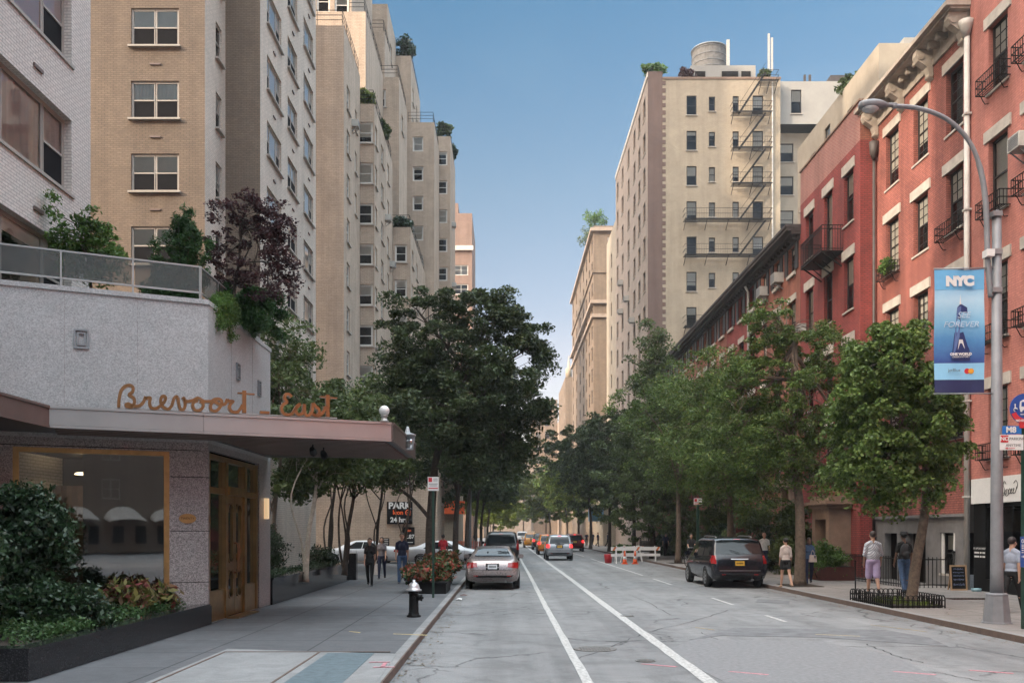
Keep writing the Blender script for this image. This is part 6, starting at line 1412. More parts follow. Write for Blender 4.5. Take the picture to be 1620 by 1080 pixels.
SP = {
 'sedan': dict(L=4.85, W=1.82, H=1.44, zb=[(-2.42, .42), (-2.2, .26), (2.2, .22), (2.42, .34)],
    zt=[(-2.425, .62), (-2.40, .78), (-2.33, .97), (-2.22, 1.04), (-1.72, 1.10), (-.98, 1.37), (-.35, 1.44), (.2, 1.42), (.62, 1.28), (1.18, 1.0), (1.9, .88), (2.25, .76), (2.40, .62), (2.425, .5)],
    belt=[(-2.42, .60), (-2.2, .90), (-1.7, .96), (1.1, .90), (2.42, .55)], w=[(-2.425, .72), (-2.38, .80), (-2.25, .86), (-1.8, .905), (0, .91), (1.6, .90), (2.2, .82), (2.425, .62)], cab=(-1.72, 1.18, .60), wh=(-1.38, 1.40, .33),
    rw=[(-1.60, 1.10), (-1.05, 1.35), .62, .50], tail=(.60, .90, .74, .92), plate=(.70, .85), sw=[(-1.28, .98), (.78, .95), (.12, 1.34), (-.78, 1.35)]),
 'suv': dict(L=4.45, W=1.82, H=1.72, zb=[(-2.22, .45), (-2.0, .30), (2.0, .28), (2.22, .4)],
    zt=[(-2.225, .60), (-2.20, .92), (-2.14, 1.08), (-1.98, 1.50), (-1.88, 1.66), (-1.6, 1.71), (-.3, 1.73), (.25, 1.68), (1.02, 1.16), (1.4, 1.08), (2.0, 1.0), (2.2, .8), (2.225, .6)],
    belt=[(-2.22, .60), (-2.1, 1.02), (1.0, 1.0), (2.22, .6)], w=[(-2.225, .76), (-2.18, .84), (-2.0, .89), (0, .91), (1.6, .9), (2.1, .8), (2.225, .66)], cab=(-2.1, 1.05, .70), wh=(-1.33, 1.32, .355),
    rw=[(-2.12, 1.10), (-1.93, 1.58), .68, .60], tail=(.66, .86, .86, 1.08), plate=(.86, 1.01), sw=[(-1.9, 1.06), (.75, 1.04), (.22, 1.58), (-1.72, 1.58)]),
 'minivan': dict(L=5.1, W=1.96, H=1.76, zb=[(-2.55, .42), (-2.3, .26), (2.3, .22), (2.55, .34)],
    zt=[(-2.555, .56), (-2.53, .80), (-2.50, .98), (-2.38, 1.20), (-2.18, 1.60), (-2.05, 1.70), (-1.7, 1.75), (0, 1.76), (.55, 1.70), (1.55, 1.12), (2.05, .98), (2.45, .80), (2.55, .6)],
    belt=[(-2.55, .56), (-2.42, 1.0), (-2.3, 1.04), (1.4, .98), (2.55, .55)], w=[(-2.555, .84), (-2.52, .90), (-2.40, .955), (-2.1, .975), (0, .98), (1.8, .95), (2.3, .85), (2.555, .66)], cab=(-2.40, 1.5, .80), wh=(-1.55, 1.53, .34),
    rw=[(-2.40, 1.17), (-2.16, 1.62), .80, .72], tail=(.80, .94, .84, 1.12), plate=(.78, .93), sw=[(-2.05, 1.10), (1.25, 1.04), (.55, 1.60), (-1.95, 1.62)]),
 'truck': dict(L=5.4, W=2.0, H=1.95, zb=[(-2.7, .55), (-2.5, .38), (2.4, .34), (2.7, .45)],
    zt=[(-2.705, .7), (-2.68, 1.05), (-2.60, 1.2), (-2.42, 1.76), (-2.3, 1.88), (-2.0, 1.93), (.2, 1.95), (.7, 1.88), (1.3, 1.32), (1.8, 1.22), (2.5, 1.12), (2.68, .9), (2.7, .7)],
    belt=[(-2.7, .7), (-2.6, 1.18), (1.2, 1.16), (2.7, .7)], w=[(-2.705, .88), (-2.66, .95), (-2.4, .99), (0, 1.0), (1.8, .98), (2.5, .9), (2.7, .75)], cab=(-2.55, 1.25, .78), wh=(-1.65, 1.6, .40),
    rw=[(-2.58, 1.24), (-2.36, 1.76), .78, .70], tail=(.84, .95, .95, 1.3), plate=(.95, 1.1), sw=[(-2.3, 1.22), (.95, 1.2), (.42, 1.80), (-2.15, 1.80)]),
}
CM = {}
def car(kind, loc, rz, paint, label, plate='plate_w', lit=False, group=None, roofrack=False, name='parked_car', cat='car', trim=None, detail=True, taxi=False):
    s = SP[kind]; L = s['L']; root = empty(name, loc, rz, label, cat, group)
    ys = sorted(set([p[0] for p in s['zt']] + [p[0] for p in s['w']] + list(np.linspace(-L / 2 + .02, L / 2 - .02, 44))))
    ys = [y for i, y in enumerate(ys) if i == 0 or y - ys[i - 1] > .012]
    def ring(y):
        zt = lerp_list(s['zt'], y); zb = lerp_list(s['zb'], y); w = lerp_list(s['w'], y); be = min(lerp_list(s['belt'], y), zt - .03); be = max(be, zb + .1)
        c0, c1_, wt = s['cab']; up = max(0, min(1, (zt - be - .05) / (s['H'] - be - .15))); tw = w * .90 * (1 - up) + wt * up * (w / .91 if kind == 'sedan' else 1) * (1.0)
        zb = min(zb, be - .08); h = be - zb
        half = [(0, zb), (w * .72, zb), (w * .93, zb + h * .08), (w * .985, zb + h * .25), (w, zb + h * .5), (w * .995, zb + h * .75), (w * .975, be - .02), (w * .94, be + min(.02, (zt - be) * .3)), (tw + (w * .94 - tw) * .5, be + (zt - be) * .5), (tw, be + (zt - be) * .86), (tw * .92, be + (zt - be) * .955), (tw * .6, zt - .004), (0, zt + .0)]
        return half
    mb = MB(); R = [ring(y) for y in ys]; n = len(R[0]); N = 2 * n - 2; vs = []
    for y, h in zip(ys, R):
        vs += [(x, y, z) for x, z in h] + [(-x, y, z) for x, z in h[-2:0:-1]]
    fs = [(i * N + k, (i + 1) * N + k, (i + 1) * N + (k + 1) % N, i * N + (k + 1) % N) for i in range(len(ys) - 1) for k in range(N)]
    fs += [tuple(range(N)), tuple((len(ys) - 1) * N + k for k in range(N - 1, -1, -1))]
    mb.add(vs, fs, 0, True)
    me = mb.mesh('body', paint); body = link_mesh('body', me, root)
    bv = BVHTree.FromPolygons([Vector(v) for v in vs], fs)
    def patch(nm, mat, quad, axis, off=.008, nx=10, nz=8, parent=None, thick=True):
        """quad: 4 (a,z) corners, axis '-y': seen from behind (a=x); '+x'/'-x' side view (a=y)"""
        m = MB(); P = {}
        for i in range(nx + 1):
            for j in range(nz + 1):
                u, v = i / nx, j / nz
                a = (quad[0][0] * (1 - u) + quad[1][0] * u) * (1 - v) + (quad[3][0] * (1 - u) + quad[2][0] * u) * v
                z = (quad[0][1] * (1 - u) + quad[1][1] * u) * (1 - v) + (quad[3][1] * (1 - u) + quad[2][1] * u) * v
                if axis == '-y': o_, d_ = Vector((a, -6, z)), Vector((0, 1, 0))
                elif axis == '+y': o_, d_ = Vector((a, 6, z)), Vector((0, -1, 0))
                elif axis == '+x': o_, d_ = Vector((4, a, z)), Vector((-1, 0, 0))
                else: o_, d_ = Vector((-4, a, z)), Vector((1, 0, 0))
                hit, nr, _, _ = bv.ray_cast(o_, d_)
                if hit is None: P[i, j] = None; continue
                if nr.dot(d_) > 0: nr = -nr
                P[i, j] = hit + nr * off
        for i in range(nx):
            for j in range(nz):
                q = [P[i, j], P[i + 1, j], P[i + 1, j + 1], P[i, j + 1]]
                if all(q): m.add(q if axis in ('-y', '+x') else q[::-1], [(0, 1, 2, 3)], 0, True)
        if not m.v: return None
        m_ = m.mesh(nm, M[mat] if isinstance(mat, str) else mat); b_ = bmesh.new(); b_.from_mesh(m_); bmesh.ops.remove_doubles(b_, verts=b_.verts, dist=.0005); b_.to_mesh(m_); b_.free()
        return link_mesh(nm, m_, parent or root)
    # rear glass
    (y0, z0), (y1, z1), hw0, hw1 = s['rw']
    patch('rear_window', 'car_glass', [(-hw0, z0), (hw0, z0), (hw1, z1), (-hw1, z1)], '-y', .007, 14, 8)
    yf = [p for p in s['zt'] if p[0] > 0]; patch('windscreen', 'car_glass', [(-hw0 * 1.05, s['sw'][1][1] + .1), (hw0 * 1.05, s['sw'][1][1] + .1), (hw1, z1 - .02), (-hw1, z1 - .02)], '+y', .007, 10, 6)
    q = s['sw']; 
    for ax in ('+x', '-x'):
        a0, a1, a2, a3 = q; n_w = 2 if kind in ('sedan',) else 3
        for k in range(n_w):
            t0, t1 = k / n_w + .012, (k + 1) / n_w - .012
            c_ = [(a0[0] + (a1[0] - a0[0]) * t0, a0[1] + (a1[1] - a0[1]) * t0), (a0[0] + (a1[0] - a0[0]) * t1, a0[1] + (a1[1] - a0[1]) * t1), (a3[0] + (a2[0] - a3[0]) * t1, a3[1] + (a2[1] - a3[1]) * t1), (a3[0] + (a2[0] - a3[0]) * t0, a3[1] + (a2[1] - a3[1]) * t0)]
            patch('side_window', 'car_glass', c_, ax, .007, 8, 5)
    # tail lights wrap the corner
    x0, x1, zz0, zz1 = s['tail']; lm = 'lens_on' if lit else 'lens'
    for sg in (1, -1):
        if kind == 'sedan': qd = [(sg * .50, zz0 + .02), (sg * .83, zz0 - .02), (sg * .85, zz1), (sg * .52, zz1 - .02)]
        else: qd = [(sg * x0, zz0), (sg * x1, zz0), (sg * x1, zz1), (sg * x0, zz1)]
        if sg < 0: qd = [qd[1], qd[0], qd[3], qd[2]]
        tl = patch('tail_light', lm, qd, '-y', .014, 8, 5)
        wy = -L / 2 + .02
        patch('tail_light', lm, [(wy + .10, zz0 + .02), (wy + .34, zz0 + .05), (wy + .30, zz1 - .02), (wy + .10, zz1)], '+x' if sg > 0 else '-x', .010, 4, 4)
        patch('reflector', 'lens', [(sg * .55 - .07, .46), (sg * .55 + .07, .46), (sg * .55 + .07, .49), (sg * .55 - .07, .49)], '-y', .01, 2, 1)
        patch('headlight', 'white', [(sg * .6 - .14, .62), (sg * .6 + .14, .64), (sg * .6 + .12, .74), (sg * .6 - .12, .72)], '+y', .01, 4, 3)
    p0, p1 = s['plate']; pt = patch('licence_plate', plate, [(-.155, p0), (.155, p0), (.155, p1), (-.155, p1)], '-y', .022, 1, 1)
    if pt:
        for k in range(6):
            patch('plate_character', 'black', [(-.115 + k * .04, p0 + .045), (-.09 + k * .04, p0 + .045), (-.09 + k * .04, p1 - .045), (-.115 + k * .04, p1 - .045)], '-y', .025, 1, 1, parent=pt)
    patch('plate_recess', trim or 'black', [(-.22, p0 - .03), (.22, p0 - .03), (.22, p1 + .03), (-.22, p1 + .03)], '-y', .009, 3, 1)
    zc = s['zb'][0][1]
    patch('rear_bumper_valance', 'black', [(-.66, zc + .0), (.66, zc + .0), (.70, zc + .07), (-.70, zc + .07)], '-y', .006, 8, 1)
    # panel gaps
    gz = s['zt'][2][1] if kind == 'sedan' else s['tail'][2] - .03
    for (c_) in ([(-.78, .665), (.78, .665), (.78, .675), (-.78, .675)],): patch('bumper_seam', 'black', c_, '-y', .004, 14, 1)
    if kind != 'sedan': patch('tailgate_trim', 'black' if kind != 'minivan' else 'rim', [(-.3, p1 + .05), (.3, p1 + .05), (.3, p1 + .085), (-.3, p1 + .085)], '-y', .012, 4, 1)
    if kind == 'minivan': patch('bumper_chrome_strip', 'rim', [(-.7, .60), (.7, .60), (.7, .615), (-.7, .615)], '-y', .012, 10, 1)
    # doors lines and handles
    for ax, sg in (('+x', 1), ('-x', -1)):
        for yy in ((-.95, .05, 1.05) if kind == 'sedan' else (-1.0, .1, 1.1)):
            patch('door_gap', 'black', [(yy - .006, .35), (yy + .006, .35), (yy + .006, .95), (yy - .006, .95)], ax, .004, 1, 6)
        for yy in (-.75, .3): 
            m = MB(); m.box(sg * (s['W'] / 2 - .01), sg * (s['W'] / 2 + .025), yy, yy + .2, .84, .87); m.build('door_handle', paint, root, False)
        m = MB(); my = s['sw'][1][0] - .12; m.M = None; m.box(sg * (s['W'] / 2 - .02), sg * (s['W'] / 2 + .18), my - .05, my + .05, s['sw'][1][1] + .02, s['sw'][1][1] + .17); mm_ = m.mesh('mirror', paint)
        b_ = bmesh.new(); b_.from_mesh(mm_); bmesh.ops.bevel(b_, geom=b_.edges[:], offset=.03, segments=2, affect='EDGES'); b_.to_mesh(mm_); b_.free(); link_mesh('wing_mirror', mm_, root)
    # wheels with arches
    yr, yf_, r = s['wh']
    for yy in (yr, yf_):
        for sg, ax in ((1, '+x'), (-1, '-x')):
            m = MB()   # arch
            P = []
            for k in range(13):
                th = radians(-8 + 196 * k / 12); P.append((yy + (r + .055) * cos(th), r + (r + .055) * sin(th)))
            pts = []
            for (a, z) in P:
                hit, nr, _, _ = bv.ray_cast(Vector((sg * 4, a, z)), Vector((-sg, 0, 0))); pts.append(hit)
            hc, _, _, _ = bv.ray_cast(Vector((sg * 4, yy, r + .05)), Vector((-sg, 0, 0)))
            if hc and all(pts[2:-2]):
                pp_ = [p + Vector((sg * .006, 0, 0)) for p in pts if p]; c_ = hc + Vector((sg * .006, 0, 0))
                for a, b in zip(pp_, pp_[1:]): m.add([c_, a, b] if sg > 0 else [c_, b, a], [(0, 1, 2)])
                m.build('wheel_arch', M['black'], root, False)
            wx = sg * (s['W'] / 2 - .10)
            w = empty('wheel', (wx, yy, r)); w.parent = root
            m = MB(); pr_ = [(r * .66, -.10), (r * .90, -.112), (r, -.085), (r, .085), (r * .90, .112), (r * .66, .10)]
            m.lathe(pr_, 28, (0, 0), ax='x'); link_mesh('tyre', m.mesh('tyre', M['tyre']), w)
            m = MB(); o_ = sg * .103; 
            m.lathe([(r * .68, sg * .06), (r * .68, o_), (r * .60, o_), (r * .58, sg * .07)] if sg > 0 else [(r * .58, sg * .07), (r * .60, o_), (r * .68, o_), (r * .68, sg * .06)], 24, ax='x')
            for k in range(7 if kind != 'truck' else 6):
                a = 2 * pi * k / 7; m.bar((sg * .098, 0, 0), (sg * .09, r * .64 * cos(a), r * .64 * sin(a)), .035, .05)
            m.lathe([(.06, sg * .08), (.05, sg * .115), (.005, sg * .118)] if sg > 0 else [(.005, sg * .118), (.05, sg * .115), (.06, sg * .08)], 12, ax='x')
            link_mesh('rim', m.mesh('rim', M['rim']), w)
    m = MB(); m.tube([(.45, -L / 2 + .25, .30), (.45, -L / 2 + .02, .29)], .035, 8); m.build('exhaust_pipe', M['rim'], root, False)
    if roofrack:
        for sg in (1, -1): m = MB(); m.tube(smooth([(sg * .62, -1.7, s['H'] - .06), (sg * .62, -1.5, s['H'] + .01), (sg * .62, .0, s['H'] + .02), (sg * .62, .2, s['H'] - .05)], 4), .018, 6); m.build('roof_rail', M['rim'], root, False)
    if taxi:
        m = MB(); m.prism([(-.35, -.12), (.35, -.12), (.28, .12), (-.28, .12)], s['H'], s['H'] + .22); m.build('roof_sign', M['white'], root, False)
    if kind != 'sedan':
        patch('high_brake_lamp', lm, [(-.12, s['rw'][1][1] + .035), (.12, s['rw'][1][1] + .035), (.12, s['rw'][1][1] + .06), (-.12, s['rw'][1][1] + .06)], '-y', .008, 2, 1)
        m = MB(); m.bar((0.02, s['rw'][0][0] - .03, s['rw'][0][1] + .04), (-.30, s['rw'][0][0] + .03, s['rw'][0][1] + .14), .015); m.build('rear_wiper', M['black'], root, False)
    return root
P_sil = m_car('champagne_silver_paint', (.36, .31, .30), .55, .28); P_blue = m_car('midnight_blue_paint', (.004, .005, .010), 0, .22); P_grey = m_car('silver_grey_paint', (.34, .35, .37), .5, .3)
P_red = m_car('dark_red_paint', (.16, .014, .014), .3); P_yel = m_car('taxi_yellow_paint', (.72, .30, .02), .05); P_or = m_car('taxi_orange_paint', (.60, .20, .02), .05)
P_blk = m_car('black_paint', (.012, .012, .014), .2); P_wht = m_car('white_car_paint', (.66, .67, .69), .05, .3)
car('sedan', (-.44, 32.4, 0), 0, P_sil, 'champagne silver sedan parked at the left kerb with red tail lamps, nearest car')
car('minivan', (8.0, 33.45, 0), 0, P_blue, 'dark blue minivan with yellow plate parked at the right kerb', plate='plate_y', roofrack=True)
car('suv', (3.6, 62.5, 0), 0, P_grey, 'silver sport utility car driving away in the middle lane with lit brake lamps', 'plate_y', True, name='moving_car', roofrack=True)
car('suv', (6.65, 89, 0), 0, P_red, 'dark red sport utility car to the right of the silver one', 'plate_y', True, name='moving_car')
car('truck', (-.25, 52, 0), 0, P_blk, 'big black vehicle parked directly in front of the champagne sedan', trim='black')
car('truck', (-.05, 66, 0), 0, P_blk, 'second large black vehicle parked ahead, only its roof showing above the first')
car('suv', (3.55, 77, 0), 0, P_or, 'orange taxi half hidden behind the silver sport utility car', 'plate_y', True, name='taxi_cab', cat='taxi')
car('suv', (3.75, 98, 0), 0, P_blk, 'black car with lit brake lamps in the queue behind the yellow taxi', 'plate_y', True, name='moving_car')
car('minivan', (3.15, 110, 0), 0, P_yel, 'yellow taxi van with a white roof sign in the queue', 'plate_y', False, name='taxi_cab', cat='taxi', taxi=True)
car('truck', (2.7, 150, 0), 0, P_wht, 'white van far down the street between the rows of trees', name='moving_car')
car('sedan', (-.3, 84, 0), 0, P_red, 'dark red car parked far down the left kerb past the black vehicles')
car('sedan', (1.5, 170, 0), 0, P_red, 'tiny red car in the far distance next to the white van')
car('sedan', (-3.35, 51.2, 0), -pi / 2, P_wht, 'white sedan seen side-on leaving the garage, behind the man with the bag', name='parked_car')
car('sedan', (-8.45, 52.4, 0), pi / 2, P_wht, 'white sedan seen side-on in the driveway, behind the courtyard tree')
car('sedan', (7.9, 104, 0), 0, P_blk, 'dark sedan parked at the right kerb beyond the dark red one')
# ---------------- street furniture ----------------
# hydrant
hx, hy = -1.97, 19.4
hd = empty('fire_hydrant', (hx, hy, .12), 0, 'black fire hydrant with a silver bonnet on the left pavement', 'fire hydrant')
m = MB(); m.lathe([(.15, 0), (.155, .03), (.12, .045), (.115, .08), (.105, .10), (.10, .50), (.11, .52), (.11, .555)], 20); m.build('barrel', M['black'], hd, False)
m = MB(); m.lathe([(.165, .556), (.17, .585), (.13, .60), (.125, .64), (.10, .70), (.06, .735), (.035, .745), (.035, .79), (.005, .795)], 20)
m.build('bonnet', m_plain('silver_hydrant_paint', (.62, .62, .63), .35, .5, var=.1), hd, False)
m = MB(); m.tube([(.08, -.02, .41), (.155, -.02, .41)], .06, 14); m.tube([(.150, -.02, .41), (.185, -.02, .41)], .072, 14); m.tube([(.18, -.02, .41), (.21, -.02, .41)], .022, 5); m.build('outlet_cap', M['black'], hd, False)
m = MB(); m.tube([(-.0, -.09, .41), (0, -.14, .41)], .05, 12); m.tube([(0, -.14, .41), (0, -.17, .41)], .02, 5); m.build('outlet_cap', M['black'], hd, False)
# parking sign posts
def sign_plate(parent, w, h, z, y=-.03, mat='white', name='sign_plate', r=.0):
    m = MB(); m.box(-w / 2, w / 2, y - .004, y, z, z + h); return m.build(name, M[mat], parent, False)
def lines(parent, rows, mat='red', y=-.036, name='text_line'):
    for (x0, x1, z0, z1) in rows: m = MB(); m.box(x0, x1, y, y + .0015, z0, z1); m.build(name, M[mat], parent, False)
sp1 = empty('parking_sign_post', (-2.0, 25.0, .12), 0, 'dark green post with a small white and red parking sign beside the flower planter', 'road sign')
m = MB(); m.box(-.03, .03, -.025, .02, 0, 3.25); m.build('post', M['green_paint'], sp1, False)
sign_plate(sp1, .30, .38, 2.95); lines(sp1, [(-.13, -.03, 3.19, 3.31), (-.13, .13, 3.0, 3.03)]); lines(sp1, [(0, .12, 3.27, 3.285), (0, .12, 3.22, 3.235), (-.12, .12, 3.13, 3.145), (-.1, .1, 3.08, 3.095)], 'letter_grey')
sp2 = empty('parking_sign_post', (9.55, 45, .12), 0, 'dark post with a white and red parking sign at the right kerb beyond the minivan', 'road sign')
m = MB(); m.box(-.06, .06, -.05, .05, 0, 3.2); m.build('post', M['green_paint'], sp2, False); sign_plate(sp2, .42, .32, 3.15, -.06); lines(sp2, [(-.18, -.05, 3.30, 3.44), (-.18, .18, 3.18, 3.22)], y=-.066); lines(sp2, [(0, .17, 3.4, 3.42), (0, .17, 3.34, 3.36), (-.15, .15, 3.26, 3.28)], 'letter_grey', -.066)
# far lamp post on the left
lp = empty('street_lamp', (-2.35, 60, .12), 0, 'slim grey street lamp pole on the left kerb beyond the black vehicle', 'street lamp', )
m = MB(); m.lathe([(.26, 0), (.2, .6), (.11, .62), (.10, .8), (.075, 8)], 8); m.build('pole', M['pole_paint'], lp, False)
m = MB(); m.tube(smooth([(0, 0, 7.8), (.05, 0, 8.8), (.8, 0, 9.4), (2.0, 0, 9.5)], 6), .04, 8); m.build('arm', M['pole_paint'], lp, False)
m = MB(); m.sphere((2.3, 0, 9.48), .35, 12, 8, 0, (1, .45, .3)); m.build('lamp_head', M['pole_paint'], lp, False)
# main lamp post right
LX, LY = 9.82, 18.1
lp = empty('street_lamp', (LX, LY, .12), 0, 'tall grey street lamp with octagonal base and curved arm, carrying the blue banner', 'street lamp')
m = MB(); m.lathe([(.29, 0), (.29, .02), (.265, .03), (.21, .54), (.215, .58), (.19, .60)], 8, smooth=False); m.build('base', M['pole_paint'], lp, False)
m = MB(); m.lathe([(.125, .60), (.12, 1.0), (.085, 8.2), (.01, 8.25)], 12); m.build('pole', M['pole_paint'], lp, False)
def lpt(x, y): v = px(x, y, LY); return (v.x - LX, 0, v.z - .12)
m = MB(); m.tube(smooth([lpt(1568, 470), lpt(1563, 420), lpt(1560, 330), lpt(1552, 272), lpt(1534, 225), lpt(1500, 190), lpt(1455, 172), lpt(1412, 168)], 6), [.055] * 20 + [.045] * 23, 10); m.build('arm', M['pole_paint'], lp, False)
for y in (340, 400, 460): q = lpt(1564, y); m = MB(); m.box(-.13, .06, -.11, .11, q[2] - .05, q[2] + .05); m.build('arm_clamp', M['steel'], lp, False)
hd_ = empty('lamp_head', (0, 0, 0)); hd_.parent = lp; q = lpt(1388, 170); hd_.location = q
m = MB(); R_ = []
for i in range(13):
    t = i / 12; x = -.36 + .74 * t; r = .155 * (sin(pi * min(1, t * 1.15 + .12)) ** .6 if t < .75 else .155 * 0 + max(.28, sin(pi * min(1, t * 1.15 + .12)) ** .6 if t * 1.15 + .12 < 1 else .28)); R_.append((x, r))
vs = []; n = 14
for x, r in R_:
    for k in range(n): a = 2 * pi * k / n; vs.append((x, r * cos(a), .03 + r * .55 * sin(a) + (.03 if sin(a) > 0 else 0)))
fs = [(i * n + k, i * n + (k + 1) % n, (i + 1) * n + (k + 1) % n, (i + 1) * n + k) for i in range(len(R_) - 1) for k in range(n)] + [tuple(range(n - 1, -1, -1)), tuple((len(R_) - 1) * n + k for k in range(n))]
m.add(vs, fs, 0, True); link_mesh('housing', m.mesh('housing', M['pole_paint']), hd_)
m = MB(); m.sphere((-.14, 0, -.02), .13, 16, 8, 0, (1.35, 1, .75)); link_mesh('lens', m.mesh('lens', m_plain('milky_lamp_lens', (.45, .46, .46), .15, coat=1)), hd_)
# banner
bn = empty('street_banner', (9.07, LY, 4.72), radians(-4), 'blue NYC tourism banner with a skyscraper hanging from the lamp post', 'banner')
BW, BH = .97, 2.46
def bz(f): return BH * (1 - f)
m, nd, lk, bs = newmat('banner_print'); M['banner'] = m
t = nd.new("ShaderNodeTexCoord"); sx = nd.new("ShaderNodeSeparateXYZ"); lk.new(t.outputs['Object'], sx.inputs[0])
mp_ = nd.new("ShaderNodeMath"); mp_.operation = 'DIVIDE'; lk.new(sx.outputs[2], mp_.inputs[0]); mp_.inputs[1].default_value = BH
nz = noise(nd, lk, 5, 5, .65, t.outputs['Object'], .5); ma = nd.new("ShaderNodeMath"); ma.operation = 'MULTIPLY_ADD'; lk.new(nz, ma.inputs[0]); ma.inputs[1].default_value = .10; lk.new(mp_.outputs[0], ma.inputs[2])
c = ramp(nd, lk, ma.outputs[0], [(.2, (.02, .04, .16)), (.30, (.035, .08, .28)), (.48, (.08, .25, .50)), (.62, (.20, .45, .66)), (.80, (.42, .62, .76)), (.92, (.22, .48, .70))]); lk.new(c, bs.inputs['Base Color']); bs.inputs['Roughness'].default_value = .5
m = MB(); NX, NZ = 10, 16; P = {}
def by(x, z): return .018 * sin(z * 3.1 + x * 2.5) + .012 * sin(x * 7)
for i in range(NX + 1):
    for j in range(NZ + 1): x = -BW / 2 + BW * i / NX; z = BH * j / NZ; P[i, j] = (x, by(x, z), z)
for i in range(NX):
    for j in range(NZ): m.add([P[i, j], P[i + 1, j], P[i + 1, j + 1], P[i, j + 1]], [(0, 1, 2, 3)], 0, True)
o = m.build('fabric', M['banner'], bn, False)
def band(name, z0, z1, mat, x0=-BW / 2, x1=BW / 2, off=.004):
    m = MB()
    for i in range(8):
        for j in range(3):
            a, b = x0 + (x1 - x0) * i / 8, x0 + (x1 - x0) * (i + 1) / 8; c_, d = z0 + (z1 - z0) * j / 3, z0 + (z1 - z0) * (j + 1) / 3
            m.add([(a, by(a, c_) - off, c_), (b, by(b, c_) - off, c_), (b, by(b, d) - off, d), (a, by(a, d) - off, d)], [(0, 1, 2, 3)], 0, True)
    return m.build(name, mat, bn, False)
band('top_band', bz(.165), BH, m_plain('sky_blue_print', (.14, .40, .66), .5, var=.05)); band('sponsor_band', bz(.895), bz(.76), m_plain('light_blue_print', (.27, .56, .78), .5, var=.05)); band('bottom_band', 0, bz(.895), m_plain('navy_print', (.018, .025, .09), .5, var=.1))
cx_ = .02
def poly(name, pts, mat, off=.008):
    m = MB(); m.add([(x, by(x, z) - off, z) for x, z in pts], [tuple(range(len(pts)))]); return m.build(name, mat, bn, False)
navy = m_plain('tower_print_dark', (.02, .035, .14), .5, var=.1); mid = m_plain('tower_print_mid', (.10, .16, .36), .5, var=.15)
poly('tower_print', [(-.15, bz(.74)), (.22, bz(.74)), (.15, bz(.31)), (.02, bz(.28)), (-.05, bz(.31))], navy, .006); poly('tower_print_face', [(-.13, bz(.74)), (.0, bz(.55)), (.03, bz(.30)), (-.05, bz(.31))], mid, .009)
poly('tower_spire', [(-.008, bz(.285)), (.032, bz(.285)), (.014, bz(.20))], M['white'], .01); poly('tower_base_shine', [(-.03, bz(.655)), (-.01, bz(.57)), (.06, bz(.57)), (.11, bz(.65)), (.05, bz(.60)), (.01, bz(.60))], M['white'], .013)
text_obj('logo', 'NYC', .25, M['white'], bn, (.0, -.03, bz(.10)), bold=.02, sx=1.05, ext=.001, space=.95)
text_obj('lettering', 'SEE', .17, m_plain('pale_print', (.50, .62, .74), .5), bn, (.07, -.034, bz(.375)), shear=.25, ext=.001); text_obj('lettering', 'FOREVER', .16, bpy.data.materials['pale_print'], bn, (.02, -.034, bz(.45)), shear=.25, ext=.001, sx=1.05)
text_obj('lettering', 'ONE WORLD', .068, M['white'], bn, (.02, -.03, bz(.69)), bold=.004, ext=.001); text_obj('lettering', 'OBSERVATORY', .05, M['white'], bn, (.02, -.03, bz(.712)), ext=.001)
text_obj('lettering', 'jetBlue', .085, M['letter_grey'], bn, (-.11, -.034, bz(.82)), ext=.001)
def disc(name, x, z, r, mat, off): return poly(name, [(x + r * cos(a * pi / 12), z + r * sin(a * pi / 12)) for a in range(24)], mat, off)
disc('logo_disc', .16, bz(.825), .055, M['red'], .010); disc('logo_disc', .235, bz(.825), .055, m_plain('amber_print', (.70, .32, .03), .5), .013)
for z in (BH + .02, -.02):
    m = MB(); m.tube([(-BW / 2 - .01, 0, z), (.78, .02, z)], .014, 8); m.build('bracket_arm', M['steel'], bn, False)
cm = empty('street_camera', (LX - .16, LY, 7.45), 0, 'small white box camera fixed to the lamp post just above the banner', 'camera'); m = MB(); m.box(-.10, .05, -.14, .06, -.04, .10); m.build('housing', M['white'], cm, False); m = MB(); m.bar((.05, 0, .03), (.14, 0, .03), .03); m.build('mount', M['steel'], cm, False)
# bus stop post
bp_ = empty('bus_stop_post', (9.76, 17.0, .12), 0, 'dark green bus stop post with a round blue bus sign at the extreme right', 'bus stop')
m = MB(); m.box(-.055, .075, -.05, .05, 0, 3.83); m.build('post', M['green_paint'], bp_, False)
ro = empty('round_sign', (0, 0, 0)); ro.parent = bp_; cz = px(0, 647, 17.0).z - .12; ro.location = (-.06 + .02, -.07, cz)
def rdisc(nm, pts, mat, y, parent=ro): m = MB(); m.add([(x, y, z) for x, z in pts], [tuple(range(len(pts)))]); link_mesh(nm, m.mesh(nm, mat), parent)
bl_ = m_plain('bus_sign_blue', (.02, .07, .30), .4, var=.05)
m = MB(); m.tube([(0, .0, 0), (0, .02, 0)], .285, 32, smooth=False); link_mesh('disc', m.mesh('disc', bl_), ro)
rdisc('red_arc', [(.283 * cos(a), .283 * sin(a)) for a in [radians(200 + 140 * k / 14) for k in range(15)]] + [(.19 * cos(a), .19 * sin(a)) for a in [radians(340 - 140 * k / 14) for k in range(15)]], M['red'], -.012)
rdisc('bus_symbol', [(-.10, -.06), (.22, -.06), (.22, .14), (.17, .17), (-.05, .17), (-.11, .13), (-.12, .02)], M['white'], -.015)
rdisc('bus_symbol_window', [(-.085, .04), (.20, .04), (.20, .125), (-.08, .125)], bl_, -.018); 
for k, x in enumerate((-.01, .05, .12)): rdisc('bus_symbol_bar', [(x, .04), (x + .012, .04), (x + .012, .125), (x, .125)], M['white'], -.020)
